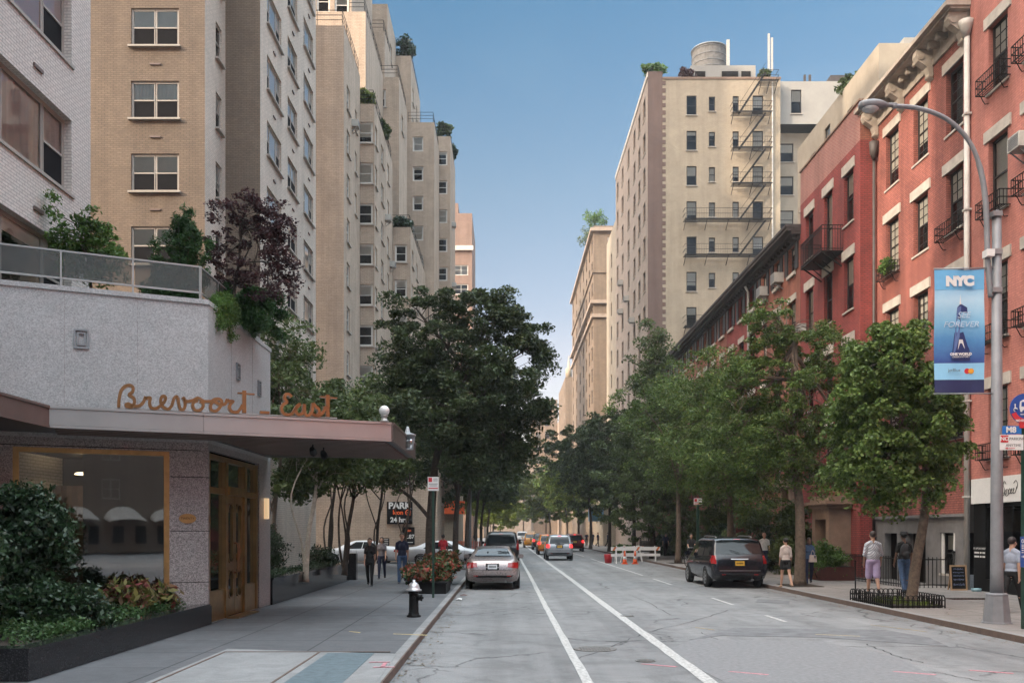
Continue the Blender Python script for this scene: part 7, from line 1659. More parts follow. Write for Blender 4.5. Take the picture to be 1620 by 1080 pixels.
for x in (-.04, .15): rdisc('bus_symbol_wheel', [(x + .03 * cos(a), -.055 + .03 * sin(a)) for a in [k * pi / 6 for k in range(12)]], bl_, -.02)
rdisc('kerb_symbol', [(-.10, -.115), (.2, -.115), (.2, -.10), (-.10, -.10)], M['white'], -.015)
m = MB(); m.tube([(-.19 + .035 * cos(a), -.016, -.02 + .035 * sin(a)) for a in [k * pi / 7 for k in range(11)]], .007, 5); m.bar((-.20, -.016, .0), (-.20, -.016, .06), .012); m.bar((-.20, -.016, .0), (-.165, -.016, .0), .012); m.tube([(-.2, -.018, .075), (-.2, -.014, .075)], .014, 8); link_mesh('wheelchair_symbol', m.mesh('wheelchair_symbol', M['white']), ro)
text_obj('lettering', 'NO STANDING', .055, M['white'], ro, (0, -.02, -.225), ext=.001, bold=.002)
m = MB(); m.box(-.11, .11, -.01, .03, -.36, -.26); link_mesh('red_block', m.mesh('red_block', M['red']), ro)
def sgn(name, x0, y0, x1, y1, mat, D=17.0, off=-.065):
    a = px(x0, y1, D); b = px(x1, y0, D); m = MB(); m.box(a.x - 9.76, b.x - 9.76, off, off + .012, a.z - .12, b.z - .12); return m.build(name, mat if not isinstance(mat, str) else M[mat], bp_, False), ((a.x + b.x) / 2 - 9.76, off - .003, (a.z + b.z) / 2 - .12)
_, c_ = sgn('route_plate', 1583, 674, 1613, 687, m_plain('route_blue', (.02, .16, .48), .4, var=.05)); text_obj('lettering', 'M8', .15, M['white'], bp_, (c_[0] - .02, c_[1] - .002, c_[2]), ext=.001, bold=.006)
_, c_ = sgn('parking_plate', 1579, 688, 1616, 712, 'white'); 
_, c2_ = sgn('no_box', 1580, 689, 1592, 700, 'red', off=-.070); text_obj('lettering', 'NO', .10, M['white'], bp_, (c2_[0], c2_[1] - .002, c2_[2]), ext=.001, bold=.003)
text_obj('lettering', 'PARKING', .072, M['letter_grey'], bp_, (c2_[0] + .24, -.069, c2_[2]), ext=.001); text_obj('lettering', 'ANYTIME', .068, M['letter_grey'], bp_, (c_[0] + .03, -.069, c_[2] - .055), ext=.001)
m = MB(); m.box(c_[0] - .09, c_[0] + .06, -.071, -.069, c_[2] - .115, c_[2] - .105); m.add([(c_[0] - .13, -.07, c_[2] - .11), (c_[0] - .08, -.07, c_[2] - .13), (c_[0] - .08, -.07, c_[2] - .09)], [(0, 1, 2)]); m.build('arrow', M['red'], bp_, False)
_, c_ = sgn('timetable_blue_strip', 1607, 848, 1613, 896, m_plain('timetable_blue', (.03, .08, .28), .4), off=-.16); 
m = MB(); m.tube([(c_[0] + .018 * cos(t), c_[1] - .004, c_[2] + .20 + .032 * sin(t)) for t in [k * pi / 6 for k in range(13)]], .006, 5)
for z_ in (.12, .09, .06, .02, -.02): m.box(c_[0] - .02, c_[0] + .02, c_[1] - .006, c_[1] - .003, c_[2] + z_, c_[2] + z_ + .016)
m.bar((c_[0] - .022, c_[1] - .005, c_[2] - .09), (c_[0] + .02, c_[1] - .005, c_[2] - .09), .010); m.bar((c_[0] + .004, c_[1] - .005, c_[2] - .07), (c_[0] + .022, c_[1] - .005, c_[2] - .09), .010); m.bar((c_[0] + .004, c_[1] - .005, c_[2] - .11), (c_[0] + .022, c_[1] - .005, c_[2] - .09), .010); m.build('strip_symbols', M['white'], bp_, False)['kind'] = 'stuff'
_, c_ = sgn('timetable_panel', 1613.5, 846, 1632, 898, 'white', off=-.16)
m = MB(); m.bar((0, -.05, c_[2] - .2), (0.05, -.15, c_[2] - .2), .03); m.bar((0, -.05, c_[2] + .2), (0.05, -.15, c_[2] + .2), .03); m.build('timetable_bracket', M['green_paint'], bp_, False)
# tree guard
tg = empty('tree_guard', (9.85, 22.9, .12), 0, 'low black hooped iron fence around the ginkgo tree pit', 'tree guard')
m = MB(); x0_, x1_, y0_, y1_ = -.62, .62, -1.3, 1.3
def hoop(m, a, b, h=.30):
    a = Vector(a); b = Vector(b); P = [a] + [a.lerp(b, .5 - .5 * cos(t)) + Vector((0, 0, h - .08 + .08 * sin(t))) for t in [k * pi / 6 for k in range(7)]] + [b]; m.tube(P, .012, 5)
def hoops(m, a, b, n):
    a = Vector(a); b = Vector(b)
    for i in range(n): hoop(m, a.lerp(b, (i - .15) / n), a.lerp(b, (i + 1.15) / n))
    for z in (.05, .18): m.bar(a + Vector((0, 0, z)), b + Vector((0, 0, z)), .02)
hoops(m, (x0_, y0_, 0), (x1_, y0_, 0), 10); m.build('front_hoops', M['iron'], tg, False); m = MB(); hoops(m, (x0_, y0_, 0), (x0_, y1_, 0), 20); m.build('kerb_hoops', M['iron'], tg, False); m = MB(); hoops(m, (x1_, y0_, 0), (x1_, y1_, 0), 20); m.build('house_hoops', M['iron'], tg, False); m = MB(); hoops(m, (x0_, y1_, 0), (x1_, y1_, 0), 10); m.build('rear_hoops', M['iron'], tg, False)
m = MB(); m.box(9.25, 10.45, 21.65, 24.15, .122, .15); m.build('tree_pit_soil', M['soil'])['kind'] = 'structure'
for (x, y) in ((9.94, 30.6), (9.9, 40), (9.9, 52), (-2.62, 32), (-2.45, 44)): m = MB(); m.box(x - .55, x + .55, y - .8, y + .8, .1222, .135); m.build('tree_pit_soil', M['soil'])['kind'] = 'structure'
g = np.random.default_rng(4); C = np.stack([g.uniform(9.3, 10.4, 60), g.uniform(21.7, 24.1, 60), g.uniform(.15, .22, 60)], 1); o = link_mesh('pit_grass', leaves_mesh('pit_grass', C - np.array((9.85, 22.9, .15)), 22, .12, .09, LG['sunny'], 4, .15, .5, -.2), None, (9.85, 22.9, .15)); tag(o, 'dry grass tufts growing in the fenced tree pit', 'grass', kind='stuff')
# fallen leaves
def litter(name, xr, yr, z, n, seed, label):
    g = np.random.default_rng(seed); C = np.stack([g.uniform(*xr, n), g.uniform(*yr, n), np.full(n, z)], 1); o = link_mesh(name, leaves_mesh(name, C - np.array((xr[0], yr[0], z)), 3, .12, .05, LG['litter'], seed, .6, .02, 6), None, (xr[0], yr[0], z)); tag(o, label, 'fallen leaves', kind='stuff')
LG['litter'] = m_leaf('fallen_leaves', [(.10, .06, .03), (.16, .10, .04), (.06, .04, .025), (.20, .15, .05)], 0)
litter('fallen_leaves', (8.5, 8.95), (14, 50), .012, 260, 1, 'dry brown leaves gathered in the right gutter'); litter('fallen_leaves', (-1.45, -1.1), (8, 30), .012, 120, 2, 'dry brown leaves gathered in the left gutter'); litter('fallen_leaves', (9.3, 13), (18, 34), .13, 90, 3, 'few dry leaves scattered on the right pavement')
for i, (x, y, lab) in enumerate(((733, 943, 'crumpled reddish litter in the left gutter'), (726, 949, 'scrap of white paper in the left gutter'))):
    p = gpt(x, y); r = random.Random(i); m = MB(); ring_ = [(p[0] + .12 * cos(a) * r.uniform(.6, 1.2), p[1] + .12 * sin(a) * r.uniform(.6, 1.2)) for a in [k * pi / 4 for k in range(8)]]; m.add([(a, b, .01 + r.uniform(0, .04)) for a, b in ring_] + [(p[0], p[1], .07)], [(k, (k + 1) % 8, 8) for k in range(8)]); o = m.build('paper_scrap' if i else 'litter_scrap', M['white'] if i else M['terracotta']); tag(o, lab, 'litter')
# barricades and cones
M['stripe'] = m_plain('barricade_orange', (.62, .18, .06), .6)
def barricade(x, y, rz, label):
    o = empty('barricade', (x, y, 0), rz, label, 'barricade', 'white street barricades')
    for sx in (-1, 1):
        for sy in (-1, 1): m = MB(); m.bar((sx * .62, sy * .30, 0), (sx * .55, sy * .03, 1.05), .08, .05); m.build('leg', M['white'], o, False)
    for z0, z1 in ((.78, 1.0), (.42, .58)):
        m = MB(); m.box(-.9, .9, -.10, -.07, z0, z1); bd = m.build('board', M['white'], o, False)
        for k in ((0, 4) if z0 > .7 else ()):
            x0 = -.82 + k * .36; mm = MB(); mm.add([(x0, -.103, z0), (x0 + .14, -.103, z0), (x0 + .14 + (z1 - z0) * .6, -.103, z1), (x0 + (z1 - z0) * .6, -.103, z1)], [(0, 1, 2, 3)]); link_mesh('stripe', mm.mesh('stripe', M['stripe']), bd)
    return o
barricade(7.3, 55.2, .05, 'white and orange barricade by the right kerb, to the left of its pair'); barricade(8.7, 56.2, -.25, 'white and orange barricade closer to the trees, to the right of its pair')
barricade(8.0, 57.6, .5, 'white barricade standing askew behind the front pair')
def cone(x, y, label):
    o = empty('traffic_cone', (x, y, 0), 0, label, 'traffic cone', 'orange traffic cones'); m = MB(); m.box(-.18, .18, -.18, .18, 0, .04); m.build('base', M['orange'], o, False)
    m = MB(); m.lathe([(.14, .04), (.103, .30)], 16); m.lathe([(.083, .45), (.035, .78), (.03, .78)], 16); m.build('body', M['orange'], o, False); m = MB(); m.lathe([(.106, .29), (.085, .46)], 16); m.build('reflective_band', M['white'], o, False)
cone(7.1, 54.0, 'orange and white cone in front of the barricades, left one'); cone(7.75, 54.2, 'orange and white cone in front of the barricades, right one')
o = empty('red_bin', (6.3, 55.6, 0), 0, 'small red plastic bin next to the barricades', 'bin'); m = MB(); m.lathe([(.2, 0), (.26, .5), (.27, .55), (.02, .55)], 14); m.build('tub', M['red'], o, False)
# construction mesh on the left
M['mesh_net'] = m_plain('orange_safety_net', (.58, .13, .08), .8, var=.2)
for i, (x, y) in enumerate(((-3.4, 62), (-3.0, 66), (-3.5, 70))):
    o = empty('safety_fence', (x, y, .12), .2 * i, 'orange safety mesh fence panel on the left pavement, ' + ('nearest', 'middle', 'farthest')[i] + ' of three', 'fence', 'orange safety mesh panels')
    m = MB()
    for k in range(20): m.bar((-1.2 + k * .12, 0, .1), (-1.2 + k * .12, 0, 1.1), .05, .02)
    for k in range(8): m.bar((-1.2, .003, .12 + k * .135), (1.2, .003, .12 + k * .135), .05, .02)
    m.build('mesh', M['mesh_net'], o, False)
    for x_ in (-1.2, 0, 1.2): m = MB(); m.bar((x_, .03, 0), (x_, .03, 1.2), .05); m.build('post', M['steel'], o, False)
# chalkboard
cb = empty('chalkboard', (14.08, 28.1, .12), .0, 'wooden-framed chalkboard with handwriting leaning near the shop', 'chalkboard')
m = MB(); tl = .10
def cbx(x0, x1, z0, z1, y0, y1): return [(x0, y0 + z0 * tl, z0), (x1, y0 + z0 * tl, z0), (x1, y1 + z0 * tl, z0), (x0, y1 + z0 * tl, z0), (x0, y0 + z1 * tl, z1), (x1, y0 + z1 * tl, z1), (x1, y1 + z1 * tl, z1), (x0, y1 + z1 * tl, z1)]
F6 = [(3, 2, 1, 0), (4, 5, 6, 7), (0, 1, 5, 4), (1, 2, 6, 5), (2, 3, 7, 6), (3, 0, 4, 7)]
for a in ((-.26, -.215, 0, .78), (.215, .26, 0, .78), (-.215, .215, 0, .05), (-.215, .215, .73, .78)): m.add(cbx(*a, -.01, .02), F6)
m.build('frame', M['wood'], cb, False); m = MB(); m.add(cbx(-.215, .215, .05, .73, .0, .015), F6); m.build('board', M['black'], cb, False)
chalk = m_plain('blue_chalk', (.28, .34, .55), .9); r_ = random.Random(9)
for k, (zz, amp, w_) in enumerate(((.66, .030, .15), (.55, .018, .17), (.45, .022, .17), (.33, .035, .16), (.18, .040, .17))):
    P_ = [(-w_ + 2 * w_ * i / 22, -.008 + (zz + amp * (-1) ** i * r_.uniform(.3, 1)) * tl, zz + amp * (-1) ** i * r_.uniform(.3, 1)) for i in range(23)]
    m = MB(); m.tube(P_, .004, 4); m.build('chalk_scrawl', chalk, cb, False)
m = MB(); m.bar((-.2, .30, 0), (-.2, .09, .7), .03); m.bar((.2, .30, 0), (.2, .09, .7), .03); m.build('rear_leg', M['wood'], cb, False)
o = empty('dog_bowl', (14.35, 27.6, .12), 0, 'small pale blue bowl on the pavement next to the chalkboard', 'bowl'); m = MB(); m.lathe([(.13, 0), (.15, .09), (.13, .09), (.11, .02), (.01, .02)], 16); m.build('bowl', m_plain('pale_blue_bowl', (.25, .40, .45), .5), o, False)
# railings in front of the red houses
def fence_run(pts, label, h=1.0, sp=.13, group='iron area railings', base=.12):
    o = empty('iron_railing', (*pts[0], base), 0, label, 'railing', group)
    for a, b in zip(pts, pts[1:]):
        a = Vector((*a, base)); b = Vector((*b, base)); L_ = (b - a).length; m = MB(); n = int(L_ / sp)
        for i in range(n + 1): p = a.lerp(b, i / n); m.bar(p, p + Vector((0, 0, h)), .02); 
        for z in (.1, h - .08): m.bar(a + Vector((0, 0, z)), b + Vector((0, 0, z)), .035)
        for p in (a, b): m.tube([p, p + Vector((0, 0, h + .12))], .035, 6); m.sphere(p + Vector((0, 0, h + .16)), .05, 8, 6)
        m.build('panel', M['iron'], o)
    return o
fence_run([(14.5, 29.3), (13.0, 29.3), (13.0, 35.2)], 'black iron railing round the basement area of the bracketed red house')
fence_run([(12.5, 44), (12.5, 62)], 'black iron railing in front of the orange brick houses, before the barricades'); fence_run([(12.5, 62.5), (12.5, 84)], 'black iron railing along the far end of the brick row', sp=.2)
pt = empty('brick_red_planter', (13, 34, .12), 0, 'long dark red planter box on the right pavement by the portico', 'planter'); m = MB(); m.box(11.7, 13.0, 33.6, 35.2, .125, .62); m.build('box', M['terracotta'], pt); m = MB(); m.box(11.75, 12.95, 33.65, 35.15, .6205, .64); m.build('soil', M['soil'], pt)
o = bpy.data.objects.get('yard_bush')
# stanchion
st = empty('rope_stanchion', (10.2, 26.4, .12), 0, 'thin black stanchion on the pavement left of the man in lilac shorts', 'stanchion'); m = MB(); m.lathe([(.14, 0), (.14, .02), (.02, .03), (.018, .95), (.03, .97), (.005, 1.0)], 12); m.build('pole', M['black'], st, False)
# pavement grates
for (x, y, w, d, lab) in ((10.5, 25.0, .9, .6, 'dark iron cellar grate set in the right pavement near the tree pit'), (12.6, 24.5, 1.2, .5, 'dark iron cellar plate in the pavement in front of the shop')):
    o = empty('pavement_grate', (x, y, .12), 0, lab, 'grate'); m = MB(); m.box(-w / 2, w / 2, -d / 2, d / 2, .002, .012); m.build('plate', M['brown_door'], o, False)
    m = MB(); 
    for k in range(12): m.box(-w / 2 + .04 + k * w / 12.5, -w / 2 + .07 + k * w / 12.5, -d / 2 + .04, d / 2 - .04, .0125, .018)
    m.build('bars', M['iron'], o, False)
# ---------------- people ----------------
SKIN = m_plain('skin_light', (.46, .27, .19), .55, var=.05); SKIN2 = m_plain('skin_brown', (.17, .09, .06), .55, var=.05)
def cloth(name, c, var=.12): return m_plain(name, c, .9, var=var, scale=10, bumpy=.15)
def cap(m, a, b, ra, rb, n=12):
    a = Vector(a); b = Vector(b); m.sphere(a, ra, n, 8); m.sphere(b, rb, n, 8); m.tube([a, b], [ra, rb], n)
def remesh(m, vox, name, mat, it=4):
    me = m.mesh(name + '_src', mat); ob = bpy.data.objects.new('tmp_remesh', me); COL.objects.link(ob)
    md = ob.modifiers.new('r', 'REMESH'); md.mode = 'VOXEL'; md.voxel_size = vox; md.use_smooth_shade = True
    sm = ob.modifiers.new('s', 'SMOOTH'); sm.iterations = it; sm.factor = .5
    out = bpy.data.meshes.new_from_object(ob.evaluated_get(bpy.context.evaluated_depsgraph_get())); out.name = name
    bpy.data.objects.remove(ob); bpy.data.meshes.remove(me)
    out.materials.clear(); out.materials.append(mat); out.polygons.foreach_set('use_smooth', [True] * len(out.polygons)); return out
def person(loc, rz, h, label, top, bottom, skin=SKIN, hair=(.03, .02, .015), hairlen=0, legs=(.3, -.3), knees=(.1, .5), arms=(-.25, .25), elbows=(.25, .3), elbow_out=(0, 0), sleeve='short', lower='trousers', female=False, fat=0, shoe=(.02, .02, .02), hat=None, group='pedestrians', vox=.0095, extras=None, bare=False, arm_out=.12, top_long=0):
    """local: faces -y. angles in radians, positive = forward"""
    root = empty('person', loc, rz, label, 'person', group); s = h / 1.75; k = 1.0
    V = lambda x, y, z: Vector((x * s, y * s, z * s)); R = lambda r: r * s
    sw_ = .14 if female else .168; hp = .095 if female else .09
    J = {}
    for i, sg in enumerate((-1, 1)):
        hipj = V(sg * hp, 0, .93); a = legs[i]; kn = hipj + V(0, -sin(a) * .43, -cos(a) * .43); b = a - knees[i]; an = kn + V(0, -sin(b) * .42, -cos(b) * .42); J['hip', sg], J['kn', sg], J['an', sg] = hipj, kn, an
        sh = V(sg * sw_, .01, 1.39); a = arms[i]; el = sh + V(sg * arm_out * .28, -sin(a) * .28, -cos(a) * .28); b = a + elbows[i]; wr = el + V(sg * elbow_out[i], -sin(b) * .25, -cos(b) * .25); J['sh', sg], J['el', sg], J['wr', sg] = sh, el, wr
    low = min(J['an', -1].z, J['an', 1].z) - .075 * s
    root_off = -low
    for q in J: J[q] = J[q] + Vector((0, 0, root_off))
    O = Vector((0, 0, root_off)); W = lambda x, y, z: V(x, y, z) + O
    m = MB()
    hc = W(0, -.015, 1.635); m.sphere(hc + V(0, .01, .03), R(.093), 16, 12, 0, (.86, 1.03, 1.0)); m.sphere(hc + V(0, -.02, -.045), R(.066), 14, 10, 0, (.92, 1.05, 1.0))
    m.sphere(hc + V(0, -.098, -.012), R(.015), 8, 6, 0, (.8, 1.1, 1.3)); m.sphere(hc + V(0, -.092, .012), R(.011), 8, 6, 0, (.8, 1, 1.6))
    for sg in (-1, 1): m.sphere(hc + V(sg * .083, .012, -.003), R(.026), 8, 6, 0, (.4, .7, 1.1)); m.sphere(hc + V(sg * .035, -.075, -.03), R(.026), 8, 6)
    m.sphere(hc + V(0, -.085, -.062), R(.016), 8, 6, 0, (1.5, .8, .6)); m.sphere(hc + V(0, -.075, -.095), R(.02), 8, 6)
    cap(m, W(0, .015, 1.45), W(0, .0, 1.56), R(.062 if not female else .05), R(.052 if not female else .044))
    m.sphere(W(0, 0, 1.28), R(.15), 14, 10, 0, (1.02, .66, 1.2)); m.sphere(W(0, 0, 1.06), R(.13 + fat * .5), 14, 10, 0, (1.0, .72 + fat * 2, 1.3)); m.sphere(W(0, .01, .95), R(.15), 14, 10, 0, (1.05, .72, .75))
    for sg in (-1, 1):
        cap(m, W(sg * .05, .01, 1.44), J['sh', sg], R(.06), R(.05)); cap(m, J['sh', sg], J['el', sg], R(.048), R(.037)); cap(m, J['el', sg], J['wr', sg], R(.037), R(.024))
        cap(m, J['hip', sg], J['kn', sg], R(.078), R(.052)); mid = J['kn', sg].lerp(J['an', sg], .3); cap(m, J['kn', sg], mid + V(0, .012, 0), R(.05), R(.054)); cap(m, mid + V(0, .012, 0), J['an', sg], R(.052), R(.034))
        # hand
        d = (J['wr', sg] - J['el', sg]).normalized(); side = Vector((sg, 0, 0)); fw = d.cross(side).normalized(); fw = fw if fw.y < 0 else -fw
        pc = J['wr', sg] + d * R(.05); cap(m, J['wr', sg] + d * R(.01), pc, R(.022), R(.026)); 
        for q in (-1, -.33, .33, 1): cap(m, pc, pc + d * R(.025) + fw * R(.024) * q, R(.014), R(.014), 8)
        for q, ln in ((1, .068), (.33, .078), (-.33, .073), (-1, .058)):
            b0 = pc + d * R(.025) + fw * R(.024) * q; b1 = b0 + (d - side * .25) * R(ln * .5); b2 = b1 + (d * .8 - side * .6) * R(ln * .5); cap(m, b0, b1, R(.0105), R(.0095), 8); cap(m, b1, b2, R(.0095), R(.0085), 8)
        t0 = pc + fw * R(.022); t1 = t0 + (fw * .8 + d * .6) * R(.03); cap(m, t0, t1, R(.012), R(.0105), 8); cap(m, t1, t1 + (d - side * .3) * R(.028), R(.0105), R(.009), 8)
    link_mesh('body', remesh(m, vox, 'body', skin), root)
    # eyes
    for sg in (-1, 1): m = MB(); m.sphere(hc + V(sg * .033, -.088, .006), R(.011), 8, 6, 0, (1.2, .6, .8)); link_mesh('eye', m.mesh('eye', M['black']), root)
    # shirt
    e = .014
    if not bare:
        m = MB(); m.sphere(W(0, 0, 1.27), R(.15 + e), 14, 10, 0, (1.08, .72, 1.14)); m.sphere(W(0, 0, 1.08), R(.132 + e + fat), 14, 10, 0, (1.0, .78, 1.25)); m.sphere(W(0, .008, .98), R(.148 + e), 14, 10, 0, (1.03, .75, .62))
        if female: 
            for sg in (-1, 1): m.sphere(W(sg * .07, -.07, 1.27), R(.065), 10, 8)
        if top_long: m.sphere(W(0, .01, .98 - top_long), R(.165), 14, 10, 0, (1.08, .8, .8))
        for sg in (-1, 1):
            cap(m, W(sg * .05, .01, 1.44), J['sh', sg], R(.076), R(.062)); el = J['el', sg]
            if sleeve == 'long': cap(m, J['sh', sg], el, R(.055), R(.047)); cap(m, el, J['wr', sg].lerp(el, .05), R(.05), R(.036))
            elif sleeve == 'elbow': cap(m, J['sh', sg], el.lerp(J['sh', sg], .0), R(.060), R(.054))
            elif sleeve == 'short': cap(m, J['sh', sg], el.lerp(J['sh', sg], .35), R(.060), R(.052))
        link_mesh('shirt', remesh(m, .014, 'shirt', top, 3), root)
    m = MB(); m.sphere(W(0, .01, .955), R(.152 + e), 14, 10, 0, (1.04, .76, .66))
    for sg in (-1, 1):
        hj, kj, aj = J['hip', sg], J['kn', sg], J['an', sg]
        if lower == 'trousers': cap(m, hj, kj, R(.094), R(.068)); cap(m, kj, aj, R(.068), R(.055 if not female else .046)); 
        elif lower == 'shorts': cap(m, hj, kj.lerp(hj, .06), R(.10), R(.098))
        elif lower == 'skirt': cap(m, hj, kj.lerp(hj, .50), R(.10), R(.092))
    if lower == 'skirt': cap(m, J['hip', -1].lerp(J['kn', -1], .45), J['hip', 1].lerp(J['kn', 1], .45), R(.09), R(.09))
    link_mesh({'trousers': 'trousers', 'shorts': 'shorts', 'skirt': 'skirt'}[lower], remesh(m, .013, 'legwear', bottom, 3), root)
    for i, sg in enumerate((-1, 1)):
        an = J['an', sg]; b = legs[i] - knees[i]; m = MB(); tilt = -b * .7; fwd = Vector((0, -cos(tilt), sin(tilt) * 1.0)); 
        heel = an + Vector((0, R(.03), -R(.045))); toe = an + fwd * R(.15) + Vector((0, 0, -R(.055))); cap(m, heel, toe, R(.038), R(.030), 10); cap(m, an, heel, R(.036), R(.038), 10); cap(m, heel + V(sg * .012, 0, 0), toe.lerp(heel, .3) + V(sg * .015, 0, 0), R(.034), R(.036), 10)
        for idx, v in enumerate(m.v):
            if v[2] < .0 and False: pass
        link_mesh('shoe', remesh(m, .011, 'shoe', cloth('shoe_leather', shoe) if False else SH(shoe), 2), root)
    if hair is not None:
        m = MB(); m.sphere(hc + V(0, .022, .045), R(.098), 16, 12, 0, (.90, 1.02, .98))
        if hairlen > 0: cap(m, hc + V(0, .07, .0), hc + V(0, .085, -hairlen), R(.06), R(.05)); 
        if hairlen > .12:
            for sg in (-1, 1): cap(m, hc + V(sg * .07, .03, .0), hc + V(sg * .085, .03, -hairlen), R(.035), R(.03))
        if female and hairlen <= .02: m.sphere(hc + V(0, .095, .05), R(.04), 10, 8)
        link_mesh('hair', remesh(m, .012, 'hair', HR(hair), 2), root)
    if hat: 
        m = MB(); m.lathe([(R(.16), 0), (R(.16), .008), (R(.10), .012), (R(.095), R(.08)), (R(.02), R(.095))], 18, (hc.x, hc.y + R(.01))); m.v = [(v[0], v[1], v[2] + hc.z + R(.055)) for v in m.v]; link_mesh('hat', m.mesh('hat', hat), root)
    return root, J
_sh = {}
def SH(c):
    if c not in _sh: _sh[c] = m_plain('shoe_leather', c, .6)
    return _sh[c]
_hr = {}
def HR(c):
    if c not in _hr: _hr[c] = m_plain('hair_colour', c, .6, var=.3, scale=30)
    return _hr[c]
def gx(x, D): return (x - 800) / F * D
C_black = cloth('black_cotton', (.012, .012, .013)); C_navy = cloth('navy_cotton', (.018, .022, .05)); C_jean = cloth('blue_denim', (.07, .12, .22), .3); C_djean = cloth('dark_denim', (.02, .03, .07)); C_grey = cloth('heather_grey', (.19, .18, .20)); C_lgrey = cloth('pale_grey_blue_cotton', (.30, .33, .40)); C_red = cloth('red_cotton', (.40, .02, .03)); C_lilac = cloth('lilac_cotton', (.48, .40, .62)); C_cream = cloth('cream_lace', (.46, .38, .34)); C_white = cloth('white_cotton', (.60, .60, .60))
m_, nd_, lk_, bs_ = newmat('striped_shirt'); v_ = nd_.new('ShaderNodeTexWave'); v_.inputs['Scale'].default_value = 9; v_.bands_direction = 'DIAGONAL'; v_.inputs['Distortion'].default_value = 1; tc_ = nd_.new('ShaderNodeTexCoord'); lk_.new(tc_.outputs['Object'], v_.inputs[0]); lk_.new(ramp(nd_, lk_, v_.outputs['Fac'], [(.3, (.30, .32, .38)), (.6, (.60, .62, .66))]), bs_.inputs['Base Color']); bs_.inputs['Roughness'].default_value = .9; C_stripe = m_
def bag(name, P, w, h, mat, label, d=.1, cat='bag'):
    o = empty(name, P, 0, label, cat); m = MB(); m.add([(-w / 2, -d / 2, -h), (w / 2, -d / 2, -h), (w / 2, d / 2, -h), (-w / 2, d / 2, -h), (-w * .42, -d * .2, 0), (w * .42, -d * .2, 0), (w * .42, d * .2, 0), (-w * .42, d * .2, 0)], F6); m.build('body', mat, o, False)
    m = MB(); m.tube(smooth([(-w * .25, 0, -.01), (-w * .12, 0, .12), (0, 0, .16), (w * .12, 0, .12), (w * .25, 0, -.01)], 5), .009, 6); m.build('handle', mat, o, False); return o
Z = .12
p, J = person((gx(585, 30.5), 30.5, Z), 0, 1.62, 'woman in a black top and black trousers walking towards the camera on the left pavement', C_black, C_black, female=True, hair=(.05, .03, .02), hairlen=0, arms=(.15, -.15), legs=(-.22, .25), knees=(.25, .05), top_long=.08)
p2, J2 = person((gx(604, 35.0), 35.0, Z), 0, 1.62, 'woman in a grey top and jeans walking just behind the woman in black', C_grey, C_djean, female=True, hair=(.06, .04, .03), hairlen=.14, arms=(-.15, .2), legs=(.22, -.2), knees=(.05, .2))
q = J2['wr', -1]; bag('shopping_bag', (gx(604, 35) + q.x - .01, 35.0 + q.y, Z + q.z - .2), .26, .42, C_white, 'white plastic shopping bag held by the woman in grey')
p, J = person((gx(636, 32.0), 32.0, Z), .05, 1.78, 'man in a navy shirt and blue jeans carrying a black bag on the left pavement', C_navy, C_jean, hair=(.08, .05, .03), arms=(.2, -.1), legs=(.2, -.2), knees=(.05, .3), shoe=(.12, .12, .14))
q = J['wr', 1]; bag('shoulder_bag', (gx(636, 32) + q.x + .02, 32.0 + q.y - .02, Z + q.z - .22), .26, .44, C_black, 'black bag hanging from the hand of the man in the navy shirt')
person((gx(701, 42.5), 42.5, Z), pi, 1.68, 'person in a red shirt seen from behind past the flower planters', C_red, C_black, hair=(.02, .015, .01), legs=(.1, -.1), knees=(.02, .1), arms=(.2, .2), elbows=(.6, .6), skin=SKIN2)
person((gx(1243, 29.6), 29.6, Z), pi + .1, 1.63, 'woman in a cream lace top and short black skirt walking away beside the locust trunk', C_cream, C_black, female=True, lower='skirt', sleeve='elbow', hair=(.012, .01, .01), hairlen=.0, legs=(-.2, .22), knees=(.35, .02), arms=(-.1, .12), shoe=(.35, .22, .15))
person((gx(1280, 31.2), 31.2, Z), -.2, 1.62, 'woman in a denim jacket with a pale bag walking towards the camera behind the trunk', cloth('denim_jacket', (.05, .09, .17)), C_djean, female=True, sleeve='long', hair=(.03, .02, .015), hairlen=.15, legs=(.2, -.25), knees=(.05, .25), arms=(.1, .3), elbows=(.3, 1.0), skin=SKIN2)
bag('handbag', (gx(1285, 31.0), 30.95, Z + 1.02), .26, .24, C_cream, 'small pale handbag on the hip of the woman in denim')
person((gx(1209, 40), 40, Z), -.1, 1.78, 'bald man in a white shirt partly hidden behind the dark minivan', C_white, C_djean, hair=None, legs=(.1, -.1), knees=(.05, .1))
p, J = person((gx(1381, 26.2), 26.2, Z), pi - .15, 1.84, 'stocky man in a striped shirt and lilac shorts walking away on the right pavement', C_stripe, C_lilac, lower='shorts', fat=.035, sleeve='elbow', hair=(.06, .045, .04), legs=(-.12, .2), knees=(.45, .05), arms=(.15, -.1), elbows=(.2, .5), arm_out=.22)
p, J = person((gx(1430, 26.8), 26.8, Z), pi + .1, 1.80, 'man in a black hat, black top and jeans walking away on the right pavement', C_black, C_jean, skin=SKIN2, hair=(.01, .01, .01), hat=M['black'], legs=(.12, -.12), knees=(.1, .2), arms=(-.05, .1), arm_out=.2)
bk = empty('backpack', (gx(1431, 26.6) + .02, 26.58, Z + 1.02), 0, 'black backpack worn by the man in the hat', 'backpack'); m = MB(); m.sphere((0, 0, .22), .2, 14, 10, 0, (.78, .5, 1.2)); m.sphere((0, -.07, .12), .13, 12, 8, 0, (.9, .5, .9)); link_mesh('pack', remesh(m, .014, 'pack', cloth('backpack_nylon', (.02, .02, .022))), bk)
m = MB(); 
for sg in (-1, 1): m.tube(smooth([(sg * .10, .02, .42), (sg * .13, .14, .47), (sg * .14, .26, .34), (sg * .15, .2, .1), (sg * .13, .04, .03)], 4), .014, 6)
m.build('strap', M['black'], bk, False)
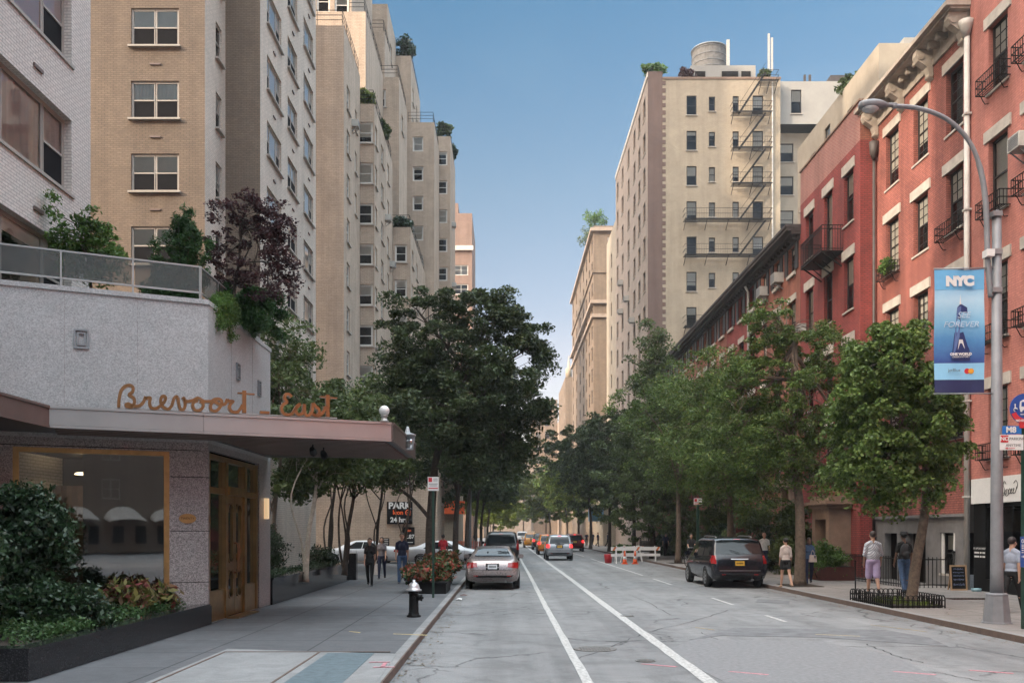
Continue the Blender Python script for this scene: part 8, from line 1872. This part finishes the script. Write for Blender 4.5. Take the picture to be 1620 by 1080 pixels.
person((gx(1601, 20.4), 20.4, Z), pi / 2 + .5, 1.74, 'man in a pale grey shirt and black trousers walking past the bus stop', C_lgrey, C_black, legs=(.35, -.35), knees=(.05, .4), arms=(-.2, .2), hair=(.03, .02, .02), shoe=(.3, .3, .3))
# cyclist and far pedestrians
def bicycle(x, y, rz, label):
    o = empty('bicycle', (x, y, .12), rz, label, 'bicycle')
    for yy in (-.52, .52):
        w = empty('wheel', (0, yy, .34)); w.parent = o
        m = MB(); m.tube([(0, .33 * cos(a), .33 * sin(a)) for a in [k * pi / 12 for k in range(25)]], .018, 6, caps=False); link_mesh('tyre', m.mesh('tyre', M['tyre']), w)
        m = MB()
        for k in range(12): m.bar((0, 0, 0), (0, .32 * cos(k * pi / 6), .32 * sin(k * pi / 6)), .005)
        link_mesh('spokes', m.mesh('spokes', M['steel']), w)
    m = MB(); A_, B_, C_, D_ = (0, .52, .34), (0, .08, .30), (0, .22, .82), (0, -.36, .80)
    for a, b in ((A_, B_), (A_, C_), (B_, C_), (B_, D_), (C_, D_), (D_, (0, -.52, .34)), (C_, (0, .24, .92)), (D_, (0, -.34, 1.0))): m.tube([a, b], .018, 6)
    m.build('frame', M['black'], o, False); m = MB(); m.tube([(-.28, -.30, 1.0), (0, -.34, 1.0), (.28, -.30, 1.0)], .014, 6); m.build('handlebar', M['steel'], o, False); m = MB(); m.sphere((0, .26, .94), .12, 10, 6, 0, (.6, 1.1, .35)); m.build('saddle', M['black'], o, False); return o
bicycle(gx(1092, 46.5), 46.5, .15, 'dark bicycle being wheeled along the right kerb ahead of the minivan')
person((gx(1090, 47.2) + .15, 47.4, Z), 0, 1.7, 'person in dark clothes behind the bicycle at the right kerb', C_black, C_black, arms=(.5, .5), elbows=(.6, .6), legs=(.1, -.15), knees=(.1, .2), vox=.014)
fw_, _ = person((gx(928, 112), 112, Z), 0, 1.7, 'distant walker in dark clothes under the far trees, to the left of the thin trunk', C_navy, C_black, vox=.02, legs=(.2, -.2))
for i, (x, D, lab, rz_) in enumerate(((946, 108, 'distant walker in dark clothes near the blue awning', 1.0), (962, 104, 'distant walker next to the dark trunks, farther right', 2.0), (1053, 67, 'dark-clothed walker standing by the barricades under the trees', 0), (752, 95, 'distant walker on the left pavement beyond the orange mesh', 0), (938, 118, 'most distant walker on the right pavement', .5))):
    c = copy_tree(fw_); c.location = (gx(x, D), D, Z); c.rotation_euler = (0, 0, rz_); c['label'] = lab
# ---------------- air ----------------
hz = MB(); hz.box(-120, 120, -70, 520, -1.2, 62); m, nd, lk, bs = newmat('street_haze'); nd.remove(bs)
pv = nd.new('ShaderNodeVolumePrincipled'); pv.inputs['Color'].default_value = (.92, .94, 1, 1); pv.inputs['Density'].default_value = .00045; pv.inputs['Anisotropy'].default_value = .2
lk.new(pv.outputs[0], nd['Material Output'].inputs['Volume'])
o = hz.build('haze', m); o['kind'] = 'stuff'; o['label'] = 'thin pale evening haze filling the street'; o['category'] = 'haze'
